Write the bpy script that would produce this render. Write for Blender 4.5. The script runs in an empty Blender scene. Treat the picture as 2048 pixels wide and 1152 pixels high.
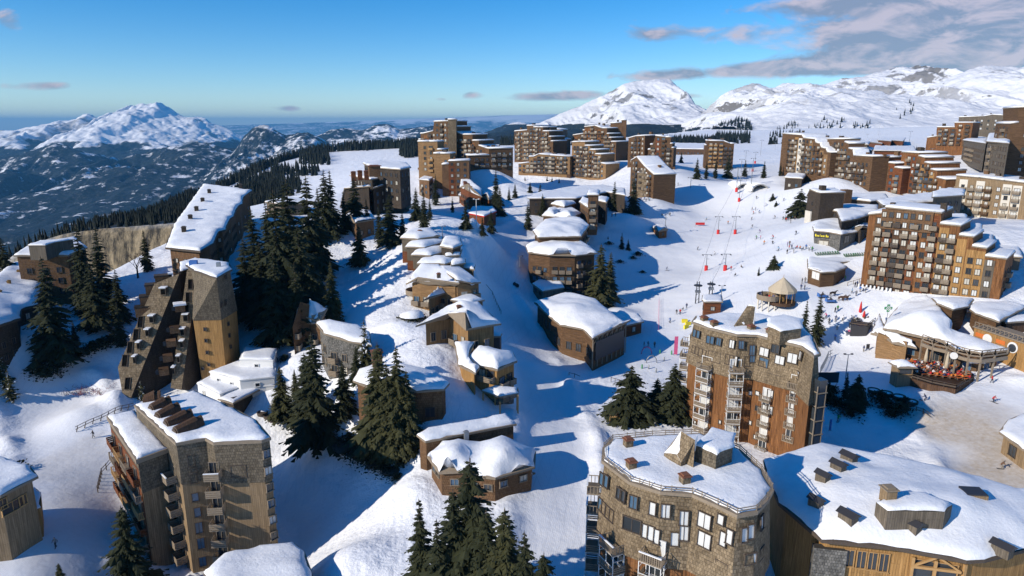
import bpy, bmesh, math, random
import numpy as np
from mathutils import Vector, Matrix, noise, geometry
R = math.radians
random.seed(7)
np.random.seed(7)
scene = bpy.context.scene
COL = scene.collection

# ------------------------------------------------------------------ camera
F, PITCH, CAMZ = 1365.0, R(13.5), 60.0
SP, CP = math.sin(PITCH), math.cos(PITCH)
cam_d = bpy.data.cameras.new('camera')
cam_d.sensor_width = 36.0
cam_d.lens = 36.0 * F / 2048.0
cam_d.clip_start = 1.0
cam_d.clip_end = 120000.0
cam = bpy.data.objects.new('camera', cam_d)
COL.objects.link(cam)
cam.location = (0, 0, CAMZ)
cam.rotation_euler = (math.pi / 2 - PITCH, 0, 0)
scene.camera = cam


def ray(u, v):
    s = (v - 576.0) / F
    return Vector(((u - 1024.0) / F, CP - s * SP, -(SP + s * CP)))


def at_depth(u, v, d):
    return Vector((0, 0, CAMZ)) + ray(u, v) * d


def at_z(u, v, z):
    r = ray(u, v)
    return Vector((0, 0, CAMZ)) + r * ((z - CAMZ) / r.z)


# ------------------------------------------------------------------ tagging
def tag(o, label=None, cat=None, group=None, kind=None):
    if label: o['label'] = label
    if cat: o['category'] = cat
    if group: o['group'] = group
    if kind: o['kind'] = kind
    return o


def empty(name, loc, label, cat, group=None, rz=0.0):
    o = bpy.data.objects.new(name, None)
    o.empty_display_size = 0.5
    o.location = loc
    o.rotation_euler = (0, 0, rz)
    COL.objects.link(o)
    return tag(o, label, cat, group)


def link(name, me, parent=None, loc=None, rz=None, scale=None):
    o = bpy.data.objects.new(name, me)
    COL.objects.link(o)
    if parent is not None:
        o.parent = parent
    if loc is not None: o.location = loc
    if rz is not None: o.rotation_euler = (0, 0, rz)
    if scale is not None: o.scale = scale
    return o


class MB:
    """collects shapes and links them as one mesh"""
    def __init__(self):
        self.v, self.f, self.m, self.mats, self.sm = [], [], [], [], []

    def mi(self, mat):
        if mat not in self.mats: self.mats.append(mat)
        return self.mats.index(mat)

    def add(self, vs, fs, mat, smooth=False):
        b = len(self.v)
        self.v.extend([tuple(p) for p in vs])
        k = self.mi(mat)
        for f in fs:
            self.f.append([i + b for i in f]); self.m.append(k); self.sm.append(smooth)

    def box(self, c, s, mat, rz=0.0, M=None):
        x, y, z = s[0] / 2, s[1] / 2, s[2] / 2
        ps = [Vector(p) for p in ((-x, -y, -z), (x, -y, -z), (x, y, -z), (-x, y, -z), (-x, -y, z), (x, -y, z), (x, y, z), (-x, y, z))]
        if rz: ps = [Matrix.Rotation(rz, 3, 'Z') @ p for p in ps]
        if M is not None: ps = [M @ p for p in ps]
        c = Vector(c)
        self.add([p + c for p in ps], [(0, 3, 2, 1), (4, 5, 6, 7), (0, 1, 5, 4), (1, 2, 6, 5), (2, 3, 7, 6), (3, 0, 4, 7)], mat)

    def bar(self, p, q, w, h, mat):
        p, q = Vector(p), Vector(q)
        d = q - p
        L = d.length
        if L < 1e-5: return
        d /= L
        up = Vector((0, 0, 1)) if abs(d.z) < 0.95 else Vector((1, 0, 0))
        a = d.cross(up).normalized(); b = a.cross(d)
        vs = []
        for e in (p, q):
            for i, j in ((-1, -1), (1, -1), (1, 1), (-1, 1)):
                vs.append(e + a * (i * w / 2) + b * (j * h / 2))
        self.add(vs, [(0, 1, 2, 3), (7, 6, 5, 4), (0, 4, 5, 1), (1, 5, 6, 2), (2, 6, 7, 3), (3, 7, 4, 0)], mat)

    def tube(self, p, q, r0, r1, mat, n=8, smooth=True, cap=True):
        p, q = Vector(p), Vector(q)
        d = (q - p).normalized()
        up = Vector((0, 0, 1)) if abs(d.z) < 0.95 else Vector((1, 0, 0))
        a = d.cross(up).normalized(); b = a.cross(d)
        vs = []
        for e, r in ((p, r0), (q, r1)):
            for i in range(n):
                t = 2 * math.pi * i / n
                vs.append(e + a * (math.cos(t) * r) + b * (math.sin(t) * r))
        fs = [(i, i + n, (i + 1) % n + n, (i + 1) % n) for i in range(n)]
        self.add(vs, fs, mat, smooth)
        if cap:
            self.add(vs, [tuple(range(n)), tuple(range(2 * n - 1, n - 1, -1))], mat)

    def lathe(self, c, prof, mat, n=16, smooth=True):
        c = Vector(c); vs = []
        for r, z in prof:
            for i in range(n):
                t = 2 * math.pi * i / n
                vs.append(c + Vector((math.cos(t) * r, math.sin(t) * r, z)))
        fs = []
        for k in range(len(prof) - 1):
            for i in range(n):
                j = (i + 1) % n
                fs.append((k * n + i, k * n + j, (k + 1) * n + j, (k + 1) * n + i))
        self.add(vs, fs, mat, smooth)

    def poly(self, pts, mat):
        self.add(pts, [tuple(range(len(pts)))], mat)

    def prism(self, poly, z0, z1, mat, cap=True, z0f=None, z1f=None):
        n = len(poly)
        lo = [(p[0], p[1], z0f(p[0], p[1]) if z0f else z0) for p in poly]
        hi = [(p[0], p[1], z1f(p[0], p[1]) if z1f else z1) for p in poly]
        fs = [(i, (i + 1) % n, (i + 1) % n + n, i + n) for i in range(n)]
        self.add(lo + hi, fs, mat)
        if cap:
            self.add(hi, [tuple(range(n))], mat)
            self.add(lo, [tuple(range(n - 1, -1, -1))], mat)

    def mesh(self, name):
        me = bpy.data.meshes.new(name)
        me.from_pydata(self.v, [], self.f)
        for m in self.mats: me.materials.append(m)
        me.polygons.foreach_set('material_index', self.m)
        me.polygons.foreach_set('use_smooth', self.sm)
        me.update()
        return me

    def build(self, name, parent=None, **k):
        return link(name, self.mesh(name), parent, **k)


# ------------------------------------------------------------------ materials
class NT:
    def __init__(self, name):
        self.mat = bpy.data.materials.new(name)
        self.mat.use_nodes = True
        self.t = self.mat.node_tree
        self.b = self.t.nodes['Principled BSDF']
        self.out = self.t.nodes['Material Output']

    def n(self, kind, **k):
        nd = self.t.nodes.new(kind)
        for a, b in k.items(): setattr(nd, a, b)
        return nd

    def set(self, sock, val):
        if hasattr(val, 'is_output') or isinstance(val, bpy.types.NodeSocket): self.t.links.new(val, sock)
        elif val is not None:
            sock.default_value = val

    def math(self, op, a, b=None, clamp=False):
        nd = self.n('ShaderNodeMath', operation=op); nd.use_clamp = clamp
        self.set(nd.inputs[0], a)
        if b is not None: self.set(nd.inputs[1], b)
        return nd.outputs[0]

    def vmath(self, op, a, b=None):
        nd = self.n('ShaderNodeVectorMath', operation=op)
        self.set(nd.inputs[0], a)
        if b is not None: self.set(nd.inputs[1], b)
        return nd.outputs['Value'] if op in ('DOT_PRODUCT', 'LENGTH') else nd.outputs[0]

    def noise(self, vec, scale, detail=4, rough=0.55, dist=0.0):
        nd = self.n('ShaderNodeTexNoise')
        if vec is not None: self.set(nd.inputs['Vector'], vec)
        nd.inputs['Scale'].default_value = scale
        nd.inputs['Detail'].default_value = detail
        nd.inputs['Roughness'].default_value = rough
        nd.inputs['Distortion'].default_value = dist
        return nd.outputs['Fac']

    def ramp(self, fac, stops):
        nd = self.n('ShaderNodeValToRGB')
        self.set(nd.inputs[0], fac)
        e = nd.color_ramp.elements
        while len(e) < len(stops): e.new(0.5)
        for k, (p, c) in enumerate(stops):
            e[k].position = p
            e[k].color = (c, c, c, 1) if isinstance(c, (int, float)) else (*c, 1)
        return nd.outputs[0]

    def mix(self, fac, a, b, mode='MIX'):
        nd = self.n('ShaderNodeMix', data_type='RGBA', blend_type=mode)
        self.set(nd.inputs[0], fac)
        for s, v in ((nd.inputs[6], a), (nd.inputs[7], b)):
            if isinstance(v, tuple): v = (*v[:3], 1)
            self.set(s, v)
        return nd.outputs[2]

    def pos(self):
        return self.n('ShaderNodeNewGeometry').outputs['Position']

    def wall_uv(self):
        """(metres along the wall, height) for any upright wall"""
        g = self.n('ShaderNodeNewGeometry')
        t = self.vmath('NORMALIZE', self.vmath('CROSS_PRODUCT', g.outputs['True Normal'], (0, 0, 1)))
        u = self.vmath('DOT_PRODUCT', g.outputs['Position'], t)
        sp = self.n('ShaderNodeSeparateXYZ'); self.set(sp.inputs[0], g.outputs['Position'])
        cb = self.n('ShaderNodeCombineXYZ')
        self.set(cb.inputs[0], u); self.set(cb.inputs[1], sp.outputs[2])
        return cb.outputs[0], g.outputs['Position']

    def bump(self, h, strength=0.3, dist=0.05):
        nd = self.n('ShaderNodeBump')
        nd.inputs['Strength'].default_value = strength
        nd.inputs['Distance'].default_value = dist
        self.set(nd.inputs['Height'], h)
        self.t.links.new(nd.outputs[0], self.b.inputs['Normal'])
        return nd.outputs[0]

    def color(self, c):
        if isinstance(c, tuple): c = (*c[:3], 1)
        self.set(self.b.inputs['Base Color'], c)

    def rough(self, r): self.set(self.b.inputs['Roughness'], r)


def plain(name, c, rough=0.6, metal=0.0, var=0.12, spec=0.3):
    m = NT(name)
    f = m.noise(m.pos(), 1.7, 3)
    a = tuple(x * (1 - var) for x in c); b = tuple(min(1, x * (1 + var)) for x in c)
    m.color(m.mix(f, a, b)); m.rough(rough)
    m.b.inputs['Metallic'].default_value = metal
    m.b.inputs['Specular IOR Level'].default_value = spec
    return m.mat


def wood(name, c1, c2, kind='v', step=0.22, dark=0.5, stain=None):
    """boards (v upright, h level) or shingles (s); weathered with streaks"""
    m = NT(name)
    uv, P = m.wall_uv()
    if kind == 's':
        br = m.n('ShaderNodeTexBrick')
        m.set(br.inputs['Vector'], uv)
        br.inputs['Scale'].default_value = 1.0
        br.inputs['Brick Width'].default_value = step * .8
        br.inputs['Row Height'].default_value = step
        br.inputs['Mortar Size'].default_value = 0.022
        br.inputs['Mortar Smooth'].default_value = 0.4
        br.inputs['Color1'].default_value = (*c1, 1)
        br.inputs['Color2'].default_value = (*c2, 1)
        br.inputs['Mortar'].default_value = (*[x * 0.35 for x in c1], 1)
        col = br.outputs['Color']; hgt = br.outputs['Fac']
        big = m.noise(P, 0.35, 4)
        fine = m.noise(uv, 3.0, 3)
        col = m.mix(m.math('MULTIPLY', m.ramp(big, [(0.35, 0.0), (0.7, 1.0)]), 0.45), col, tuple(x * dark for x in c1))
        col = m.mix(m.math('MULTIPLY', m.ramp(fine, [(0.45, 0.0), (0.75, 1.0)]), 0.35), col, tuple(min(1, x * 1.5) for x in c2))
        st = m.n('ShaderNodeMapping'); m.set(st.inputs[0], uv); st.inputs['Scale'].default_value = (1.5, 0.12, 1)
        stk = m.noise(st.outputs[0], 1.4, 5, 0.65)
        col = m.mix(m.ramp(stk, [(0.5, 0.0), (0.78, 0.7)]), col, tuple(x * 0.3 for x in c1))
        m.bump(m.math('SUBTRACT', 1.0, hgt), 0.6, 0.04)
    else:
        br = m.n('ShaderNodeTexBrick')
        mp = m.n('ShaderNodeMapping')
        m.set(mp.inputs[0], uv)
        if kind == 'v': mp.inputs['Rotation'].default_value = (0, 0, math.pi / 2)
        m.set(br.inputs['Vector'], mp.outputs[0])
        br.inputs['Scale'].default_value = 1.0
        br.inputs['Brick Width'].default_value = 3.6
        br.inputs['Row Height'].default_value = step
        br.inputs['Mortar Size'].default_value = 0.014
        br.inputs['Color1'].default_value = (*c1, 1)
        br.inputs['Color2'].default_value = (*c2, 1)
        br.inputs['Mortar'].default_value = (*[x * 0.3 for x in c1], 1)
        st = m.n('ShaderNodeMapping'); m.set(st.inputs[0], uv)
        st.inputs['Scale'].default_value = (2.4, 0.16, 1) if kind == 'v' else (0.3, 2.4, 1)
        streak = m.noise(st.outputs[0], 1.6, 5, 0.65)
        big = m.noise(P, 0.22, 4)
        col = m.mix(m.ramp(streak, [(0.40, 0.0), (0.66, 0.92)]), br.outputs['Color'], tuple(x * dark for x in c1))
        col = m.mix(m.math('MULTIPLY', m.ramp(big, [(0.4, 0.0), (0.66, 1.0)]), 0.5), col, stain or tuple(x * 0.6 for x in c2))
        m.bump(m.math('SUBTRACT', 1.0, br.outputs['Fac']), 0.5, 0.03)
    m.color(col); m.rough(0.85)
    m.b.inputs['Specular IOR Level'].default_value = 0.15
    return m.mat


def glass(name, c, rough=0.08):
    m = NT(name)
    f = m.noise(m.pos(), 0.35, 2)
    m.color(m.mix(f, tuple(x * 0.6 for x in c), tuple(x * 1.4 for x in c)))
    m.rough(rough)
    m.b.inputs['Specular IOR Level'].default_value = 0.6
    return m.mat


def make_snow(name, tint=(0.86, 0.88, 0.92), lump=0.5, fine=1.0):
    m = NT(name)
    P = m.pos()
    a = m.noise(P, 0.35, 5, 0.6)
    b = m.noise(P, 2.6 * fine, 5, 0.65)
    c = m.noise(P, 14.0, 2)
    h = m.math('ADD', m.math('MULTIPLY', a, 1.0), m.math('ADD', m.math('MULTIPLY', b, 0.35), m.math('MULTIPLY', c, 0.04)))
    m.bump(h, lump, 0.5)
    d = m.ramp(m.noise(P, 0.5, 6, 0.72), [(0.46, 0.0), (0.72, 1.0)])
    m.color(m.mix(m.math('MULTIPLY', d, .45), m.mix(a, tuple(x * 0.95 for x in tint), tuple(min(0.92, x * 1.03) for x in tint)), (0.66, 0.68, 0.71)))
    m.rough(0.6)
    m.b.inputs['Specular IOR Level'].default_value = 0.25
    return m.mat


MSNOW = make_snow('roof snow', lump=0.42)
SH_GREY = wood('grey shingles', (0.11, 0.09, 0.065), (0.205, 0.17, 0.122), 's', 0.44)
SH_TAN = wood('tan shingles', (0.15, 0.112, 0.07), (0.30, 0.23, 0.148), 's', 0.44)
SH_DARK = wood('dark shingles', (0.055, 0.044, 0.034), (0.08, 0.062, 0.048), 's', 0.42)
SH_BROWN = wood('brown shingles', (0.15, 0.085, 0.045), (0.205, 0.12, 0.065), 's', 0.42)
PL_ORANGE = wood('orange boards', (0.20, 0.088, 0.036), (0.31, 0.145, 0.058), 'v', 0.3, 0.28)
PL_AMBER = wood('amber boards', (0.38, 0.215, 0.08), (0.48, 0.275, 0.105), 'v', 0.3, 0.5)
PL_TAN = wood('tan boards', (0.28, 0.195, 0.11), (0.37, 0.265, 0.16), 'v', 0.28, 0.6)
PL_HONEY = wood('honey boards', (0.30, 0.175, 0.075), (0.39, 0.235, 0.11), 'v', 0.28, 0.5)
PL_GREY = wood('grey boards', (0.15, 0.125, 0.095), (0.20, 0.165, 0.125), 'v', 0.28, 0.55)
PL_DARK = wood('dark brown boards', (0.10, 0.058, 0.036), (0.14, 0.08, 0.048), 'v', 0.3, 0.5)
HP_RUST = wood('rust red level boards', (0.17, 0.06, 0.028), (0.25, 0.095, 0.04), 'h', 0.3, 0.45)
HP_BROWN = wood('brown level boards', (0.125, 0.072, 0.038), (0.19, 0.11, 0.058), 'h', 0.3, 0.5)
HP_TAN = wood('tan level boards', (0.27, 0.16, 0.075), (0.35, 0.215, 0.105), 'h', 0.3, 0.55)
TRIM = plain('grey timber trim', (0.25, 0.20, 0.145), 0.8, var=0.25)
TRIM_DK = plain('dark timber trim', (0.085, 0.065, 0.05), 0.8, var=0.25)
TRIM_AM = plain('amber timber trim', (0.40, 0.24, 0.10), 0.8, var=0.25)
WHITE = plain('white paint', (0.72, 0.72, 0.70), 0.6, var=0.05)
CREAM = plain('cream render', (0.62, 0.58, 0.5), 0.8, var=0.08)
CONCRETE = plain('concrete', (0.36, 0.35, 0.33), 0.85, var=0.15)
DARK = plain('dark metal', (0.035, 0.035, 0.04), 0.5)
STEEL = plain('steel', (0.28, 0.30, 0.32), 0.45, metal=0.6)
RED = plain('red padding', (0.55, 0.03, 0.03), 0.6)
ORANGE = plain('orange paint', (0.62, 0.17, 0.04), 0.6)
BLUE = plain('blue paint', (0.06, 0.16, 0.42), 0.6)
GREEN = plain('green paint', (0.05, 0.26, 0.10), 0.6)
YELLOW = plain('yellow fabric', (0.75, 0.62, 0.04), 0.7)
PINK = plain('pink paint', (0.6, 0.10, 0.22), 0.7)
CANVAS = plain('beige canvas', (0.50, 0.42, 0.30), 0.9)
RUSTCAP = plain('rusty chimney cap', (0.20, 0.085, 0.05), 0.8, var=0.3)
STONE = wood('grey rubble stone', (0.09, 0.088, 0.082), (0.24, 0.23, 0.21), 's', 0.38)
GL_DARK = glass('dark window glass', (0.035, 0.042, 0.05))
GL_BLUE = glass('blue window glass', (0.07, 0.13, 0.20))
CURTAIN = plain('white curtain behind glass', (0.50, 0.48, 0.42), 0.25, var=0.3)
CURTAIN_W = plain('bright white blind', (0.60, 0.61, 0.60), 0.2, var=0.15)
GLASSES = [GL_DARK, GL_DARK, CURTAIN, GL_BLUE]
HAZE = 4.2e-5
# ------------------------------------------------------------------ the lie of the land
CTRL = []                                   # (x, y, z) known ground points


def cz(u, v, z):
    p = at_z(u, v, z); CTRL.append((p.x, p.y, z))


def cd(u, v, d):
    p = at_depth(u, v, d); CTRL.append(tuple(p))


for q in [(-120, 1200, 0), (110, 1085, 1), (300, 1140, -6), (700, 1130, -1), (850, 1010, 2), (1000, 1100, 2), (1120, 1120, 2),
          (1120, 960, 2.5), (1300, 860, 3), (1150, 860, 3), (1300, 1300, 1), (600, 900, -3), (720, 950, -3), (560, 830, 1),
          (600, 1000, -6), (520, 1120, -10), (420, 1200, -13), (520, 792, 4), (680, 840, 6), (790, 925, 2), (850, 830, 9), (960, 830, 7), (1040, 800, 4), (920, 700, 15),
          (870, 655, 16.5), (700, 800, 9), (760, 860, 7), (1060, 720, 6), (1010, 620, 9.5), (985, 560, 13), (1000, 500, 17), (980, 470, 21), (1100, 690, 4.5),
          (850, 590, 18), (820, 640, 15.5), (760, 700, 13), (700, 640, 14), (700, 560, 17), (760, 480, 24), (850, 545, 22), (900, 470, 28),
          (960, 450, 27), (700, 460, 27), (565, 770, 4.5), (500, 700, 8), (400, 790, 3), (290, 790, 2), (150, 800, 1), (60, 800, 2),
          (200, 850, 1), (150, 718, 6.5), (60, 738, 7), (180, 672, 10.5), (220, 620, 12), (280, 540, 18), (330, 540, 19), (240, 560, 17),
          (500, 640, 12), (560, 640, 13), (540, 560, 18), (480, 520, 20), (110, 660, 12.5), (0, 775, 5), (0, 712, 10.5), (40, 692, 12), (0, 560, 18),
          (150, 950, 0.5), (0, 950, 1), (640, 720, 9), (600, 460, 25), (1120, 570, 8), (1150, 645, 6), (1230, 690, 4), (1200, 600, 5.5), (1070, 520, 13),
          (1668, 690, 4), (1740, 700, 5.5), (1700, 780, 4), (1850, 790, 5.5), (1990, 790, 7), (1960, 850, 5), (2060, 950, 4),
          (1800, 870, 3), (2120, 700, 11), (2100, 620, 16), (1660, 850, 3), (1250, 760, 3.2), (1180, 740, 3.5), (1700, 1100, 2), (2000, 1200, 2),
          (1250, 402, 22), (1140, 420, 23), (880, 500, 25.5)]:
    cz(*q)
for q in [(520, 385, 600), (600, 368, 650), (640, 335, 800), (680, 303, 1000), (720, 335, 750), (760, 335, 620), (650, 392, 430), (250, 450, 300), (820, 290, 1100),
          (1000, 385, 384), (1200, 322, 560), (1000, 320, 650),
          (1480, 378, 400), (1520, 302, 800), (1900, 272, 700), (1750, 292, 650), (2000, 300, 450), (2150, 300, 400), (1300, 300, 800), (1100, 295, 900),
          (1700, 432, 260), (1660, 490, 220), (1640, 560, 200), (1738, 604, 186),
          (1620, 600, 185), (1540, 600, 190), (1500, 500, 250), (1412, 539, 248), (1438, 467, 292), (1420, 600, 205), (1330, 540, 250),
          (1300, 640, 200), (1230, 480, 275), (1320, 430, 320), (1350, 400, 350), (1900, 470, 215), (2048, 460, 215), (1560, 420, 310), (1400, 430, 330), (1500, 300, 900), (1610, 499, 215), (1690, 502, 214), (1640, 437, 238), (1720, 440, 236), (1630, 563, 204), (1800, 255, 1200), (1600, 262, 1500),
          (1037, 349, 460), (1140, 349, 447), (1144, 356, 449), (1212, 356, 429), (1029, 323, 490), (1106, 323, 471), (1146, 320, 502), (1250, 320, 480), (1257, 331, 430), (1347, 334, 405), (1262, 393, 350),
          (1308, 393, 331), (1412, 336, 480), (1466, 336, 478), (838, 341, 398), (992, 339, 376), (884, 393, 343), (938, 393, 343), (1565, 349, 361), (1662, 350, 325), (1655, 385, 333), (1746, 387, 303),
          (1806, 389, 299), (1892, 401, 282), (1920, 436, 258), (2000, 607, 169)]:
    cd(*q)
_C = np.array(CTRL)


def _tps(P, V, lam):
    n = len(P)
    r2 = ((P[:, None, :] - P[None, :, :]) ** 2).sum(-1)
    K = 0.5 * r2 * np.log(r2 + 1e-9) + lam * np.eye(n)
    A = np.zeros((n + 3, n + 3)); A[:n, :n] = K
    A[:n, n] = 1; A[:n, n + 1:] = P; A[n, :n] = 1; A[n + 1:, :n] = P.T
    return np.linalg.solve(A, np.concatenate([V, np.zeros(3)]))


_S = 100.0
_P = _C[:, :2] / _S
_W = _tps(_P, _C[:, 2], 0.004)
EDGE_Y = [-200, 0, 120, 175, 300, 450, 600, 915, 1020, 1200, 1500, 2000]
EDGE_X = [-165, -160, -158, -160, -190, -238, -282, -300, -285, -200, -20, 300]


def _vn(x, y, s, seed=0):
    """smooth value noise on arrays"""
    x = np.asarray(x) / s + seed * 17.3; y = np.asarray(y) / s - seed * 9.1
    xi, yi = np.floor(x), np.floor(y); fx, fy = x - xi, y - yi
    fx = fx * fx * (3 - 2 * fx); fy = fy * fy * (3 - 2 * fy)
    def h(a, b):
        q = np.sin(a * 127.1 + b * 311.7 + seed * 3.7) * 43758.5453
        return q - np.floor(q)
    return (h(xi, yi) * (1 - fx) + h(xi + 1, yi) * fx) * (1 - fy) + (h(xi, yi + 1) * (1 - fx) + h(xi + 1, yi + 1) * fx) * fy


def fbm(x, y, s, o=5, seed=0, gain=0.5):
    r, a = 0, 1.0
    for k in range(o):
        r = r + a * (_vn(x, y, s, seed + k) - 0.5); s /= 2.03; a *= gain
    return r


def ridged(x, y, s, o=6, seed=0, gain=0.5):
    r, a = 0, 1.0
    for k in range(o):
        r = r + a * (1 - np.abs(2 * _vn(x, y, s, seed + k) - 1)); s /= 2.07; a *= gain
    return r


def height(x, y):
    x = np.asarray(x, float); y = np.asarray(y, float)
    sh = x.shape
    X, Y = x.ravel(), y.ravel()
    Xc = np.clip(X, -420, 700); Yc = np.clip(Y, 20, 1500)
    Q = np.stack([Xc, Yc], 1) / _S
    z = np.empty(len(Q))
    for i in range(0, len(Q), 40000):
        q = Q[i:i + 40000]
        r2 = ((q[:, None, :] - _P[None, :, :]) ** 2).sum(-1)
        z[i:i + 40000] = (0.5 * r2 * np.log(r2 + 1e-9)) @ _W[:-3] + _W[-3] + q @ _W[-2:]
    z = np.clip(z, -8, 140)
    # right hand hillside keeps climbing, left side falls to the valley
    t = np.maximum(0, np.interp(Y, EDGE_Y, EDGE_X) - X + 6 * fbm(X, Y, 40, 3, 5))
    fall = np.where(t < 30, t * t / 60 * 1.0, (t - 15) * 1.0)
    fall = 620 * (1 - np.exp(-fall / 620))
    back = np.maximum(0, Y - 1080 - np.maximum(0, X) * 1.9)
    fall2 = 430 * (1 - np.exp(-(back * 0.55) / 430))
    z = z - np.maximum(fall, fall2)
    gy = np.clip((Y - 188) / 22, 0, 1) * np.clip((283 - Y) / 9, 0, 1)
    gy = gy * gy * (3 - 2 * gy)
    gx = np.clip((-118 - X) / 26, 0, 1); gx = gx * gx * (3 - 2 * gx)
    z = z - 46 * gy * gx
    near = np.exp(-np.maximum(0, Y - 500) / 300)
    z = z + (fbm(X, Y, 22, 3, 2) * 0.9 + fbm(X, Y, 5, 2, 9) * 0.16) * near * 0.8
    far = np.clip((t - 60) / 400, 0, 1)
    z = z + far * fbm(X, Y, 500, 6, 3) * 130
    for bx, by, br, bh in MOUNDS:
        z = z + bh * np.exp(-((X - bx) ** 2 + (Y - by) ** 2) / (br * br))
    for pts, w_, hh in BANKS:
        k = (Y < 330) & (np.abs(X) < 220)
        d = dist_path(X[k], Y[k], pts)
        zz = z[k]
        zz += hh * np.exp(-((d - w_) / 1.6) ** 2) * np.clip(.5 + 1.6 * fbm(X[k], Y[k], 7, 3, 12), 0, 1.5)
        z[k] = zz
    return z.reshape(sh)


MOUNDS = []
BANKS = []


def mound(u, v, z, r, h):
    p = at_z(u, v, z); MOUNDS.append((p.x, p.y, r, h))


mound(170, 830, 2, 7, 3.0); mound(240, 800, 2, 3.5, 2.2); mound(690, 1095, 2, 6, 2.6); mound(820, 980, 3, 5, 2.2)
mound(1260, 430, 21, 9, 3.0); mound(1240, 620, 6, 5, 2); mound(960, 455, 27, 5, 2.5); mound(1080, 745, 5, 5, 1.6); mound(780, 660, 15, 6, 2)
mound(560, 780, 5, 8, 3.0); mound(600, 740, 7, 6, 2.0)


def hz(x, y): return float(height(np.array([x]), np.array([y]))[0])


# a coarse table for quick ray hits
_gx = np.arange(-330, 460, 2.0); _gy = np.arange(40, 1200, 2.0)
_GX, _GY = np.meshgrid(_gx, _gy)
_GZ = height(_GX, _GY)


def gz(x, y):
    i = (x - _gx[0]) / 2.0; j = (y - _gy[0]) / 2.0
    i = min(max(i, 0), len(_gx) - 1.001); j = min(max(j, 0), len(_gy) - 1.001)
    a, b = int(i), int(j); fx, fy = i - a, j - b
    return float((_GZ[b, a] * (1 - fx) + _GZ[b, a + 1] * fx) * (1 - fy) + (_GZ[b + 1, a] * (1 - fx) + _GZ[b + 1, a + 1] * fx) * fy)


def ground(u, v):
    """first ground point seen at photograph position (u, v)"""
    r = ray(u, v); d = 45.0
    while d < 1400:
        x, y, z = r.x * d, r.y * d, CAMZ + r.z * d
        if z < gz(x, y):
            lo, hi = d - max(0.6, d * 0.004), d
            for _ in range(12):
                m = (lo + hi) / 2
                if CAMZ + r.z * m < gz(r.x * m, r.y * m): hi = m
                else: lo = m
            return Vector((r.x * hi, r.y * hi, gz(r.x * hi, r.y * hi)))
        d += max(0.6, d * 0.004)
    return Vector((r.x * 1000, r.y * 1000, gz(r.x * 1000, r.y * 1000)))


# ------------------------------------------------------------------ snow ground sheet
def axis(lo, hi, step, far_lo, far_hi, g=1.07):
    a = list(np.arange(lo, hi + 0.01, step))
    s = step
    while a[-1] < far_hi: s *= g; a.append(a[-1] + s)
    s = step; b = [lo]
    while b[-1] > far_lo: s *= g; b.append(b[-1] - s)
    return np.array(b[:0:-1] + a)


def dist_path(X, Y, pts):
    best = np.full(X.shape, 1e9)
    for (x0, y0), (x1, y1) in zip(pts[:-1], pts[1:]):
        dx, dy = x1 - x0, y1 - y0
        t = np.clip(((X - x0) * dx + (Y - y0) * dy) / (dx * dx + dy * dy + 1e-9), 0, 1)
        best = np.minimum(best, np.hypot(X - x0 - t * dx, Y - y0 - t * dy))
    return best


def sheet(name, xs, ys, zf, mat, attrs=None):
    X, Y = np.meshgrid(xs, ys)
    Z = zf(X, Y)
    ny, nx = X.shape
    co = np.stack([X, Y, Z], -1).reshape(-1, 3)
    i = np.arange(ny - 1)[:, None] * nx + np.arange(nx - 1)[None, :]
    q = np.stack([i, i + 1, i + 1 + nx, i + nx], -1).reshape(-1, 4)
    me = bpy.data.meshes.new(name)
    me.vertices.add(len(co)); me.vertices.foreach_set('co', co.ravel())
    me.loops.add(q.size); me.loops.foreach_set('vertex_index', q.ravel().astype(np.int32))
    me.polygons.add(len(q)); me.polygons.foreach_set('loop_start', np.arange(0, q.size, 4, dtype=np.int32))
    me.polygons.foreach_set('loop_total', np.full(len(q), 4, np.int32))
    me.update(calc_edges=True)
    me.polygons.foreach_set('use_smooth', np.ones(len(q), bool))
    for k, f in (attrs or {}).items():
        a = me.attributes.new(k, 'FLOAT', 'POINT')
        a.data.foreach_set('value', f(X, Y, Z).astype(np.float32).ravel())
    me.materials.append(mat)
    return link(name, me)


def pxpath(pts): return [tuple(ground(u, v))[:2] for u, v in pts]


ROADS = [pxpath([(1120, 1120), (1115, 980), (1110, 860), (1075, 760), (1040, 680), (1010, 610), (985, 560), (985, 510), (1000, 475), (1060, 455)]),
         pxpath([(60, 1140), (130, 1040), (150, 950), (140, 880), (110, 800), (60, 760)]),
         pxpath([(2048, 1010), (2000, 940), (1950, 880), (1960, 830), (2048, 800)])]
SLOPE = pxpath([(1400, 640), (1430, 560), (1445, 480), (1470, 410), (1500, 345)])
DIRT = pxpath([(2060, 1000), (2010, 930), (1970, 880), (1935, 848)])
BANKS += [(ROADS[0], 7.5, 1.5), (ROADS[1], 9.5, 1.3), (ROADS[2], 9.0, 1.0)]
_GZ = height(_GX, _GY)
DIRT2 = pxpath([(200, 1130), (230, 900), (150, 930)])
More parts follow.
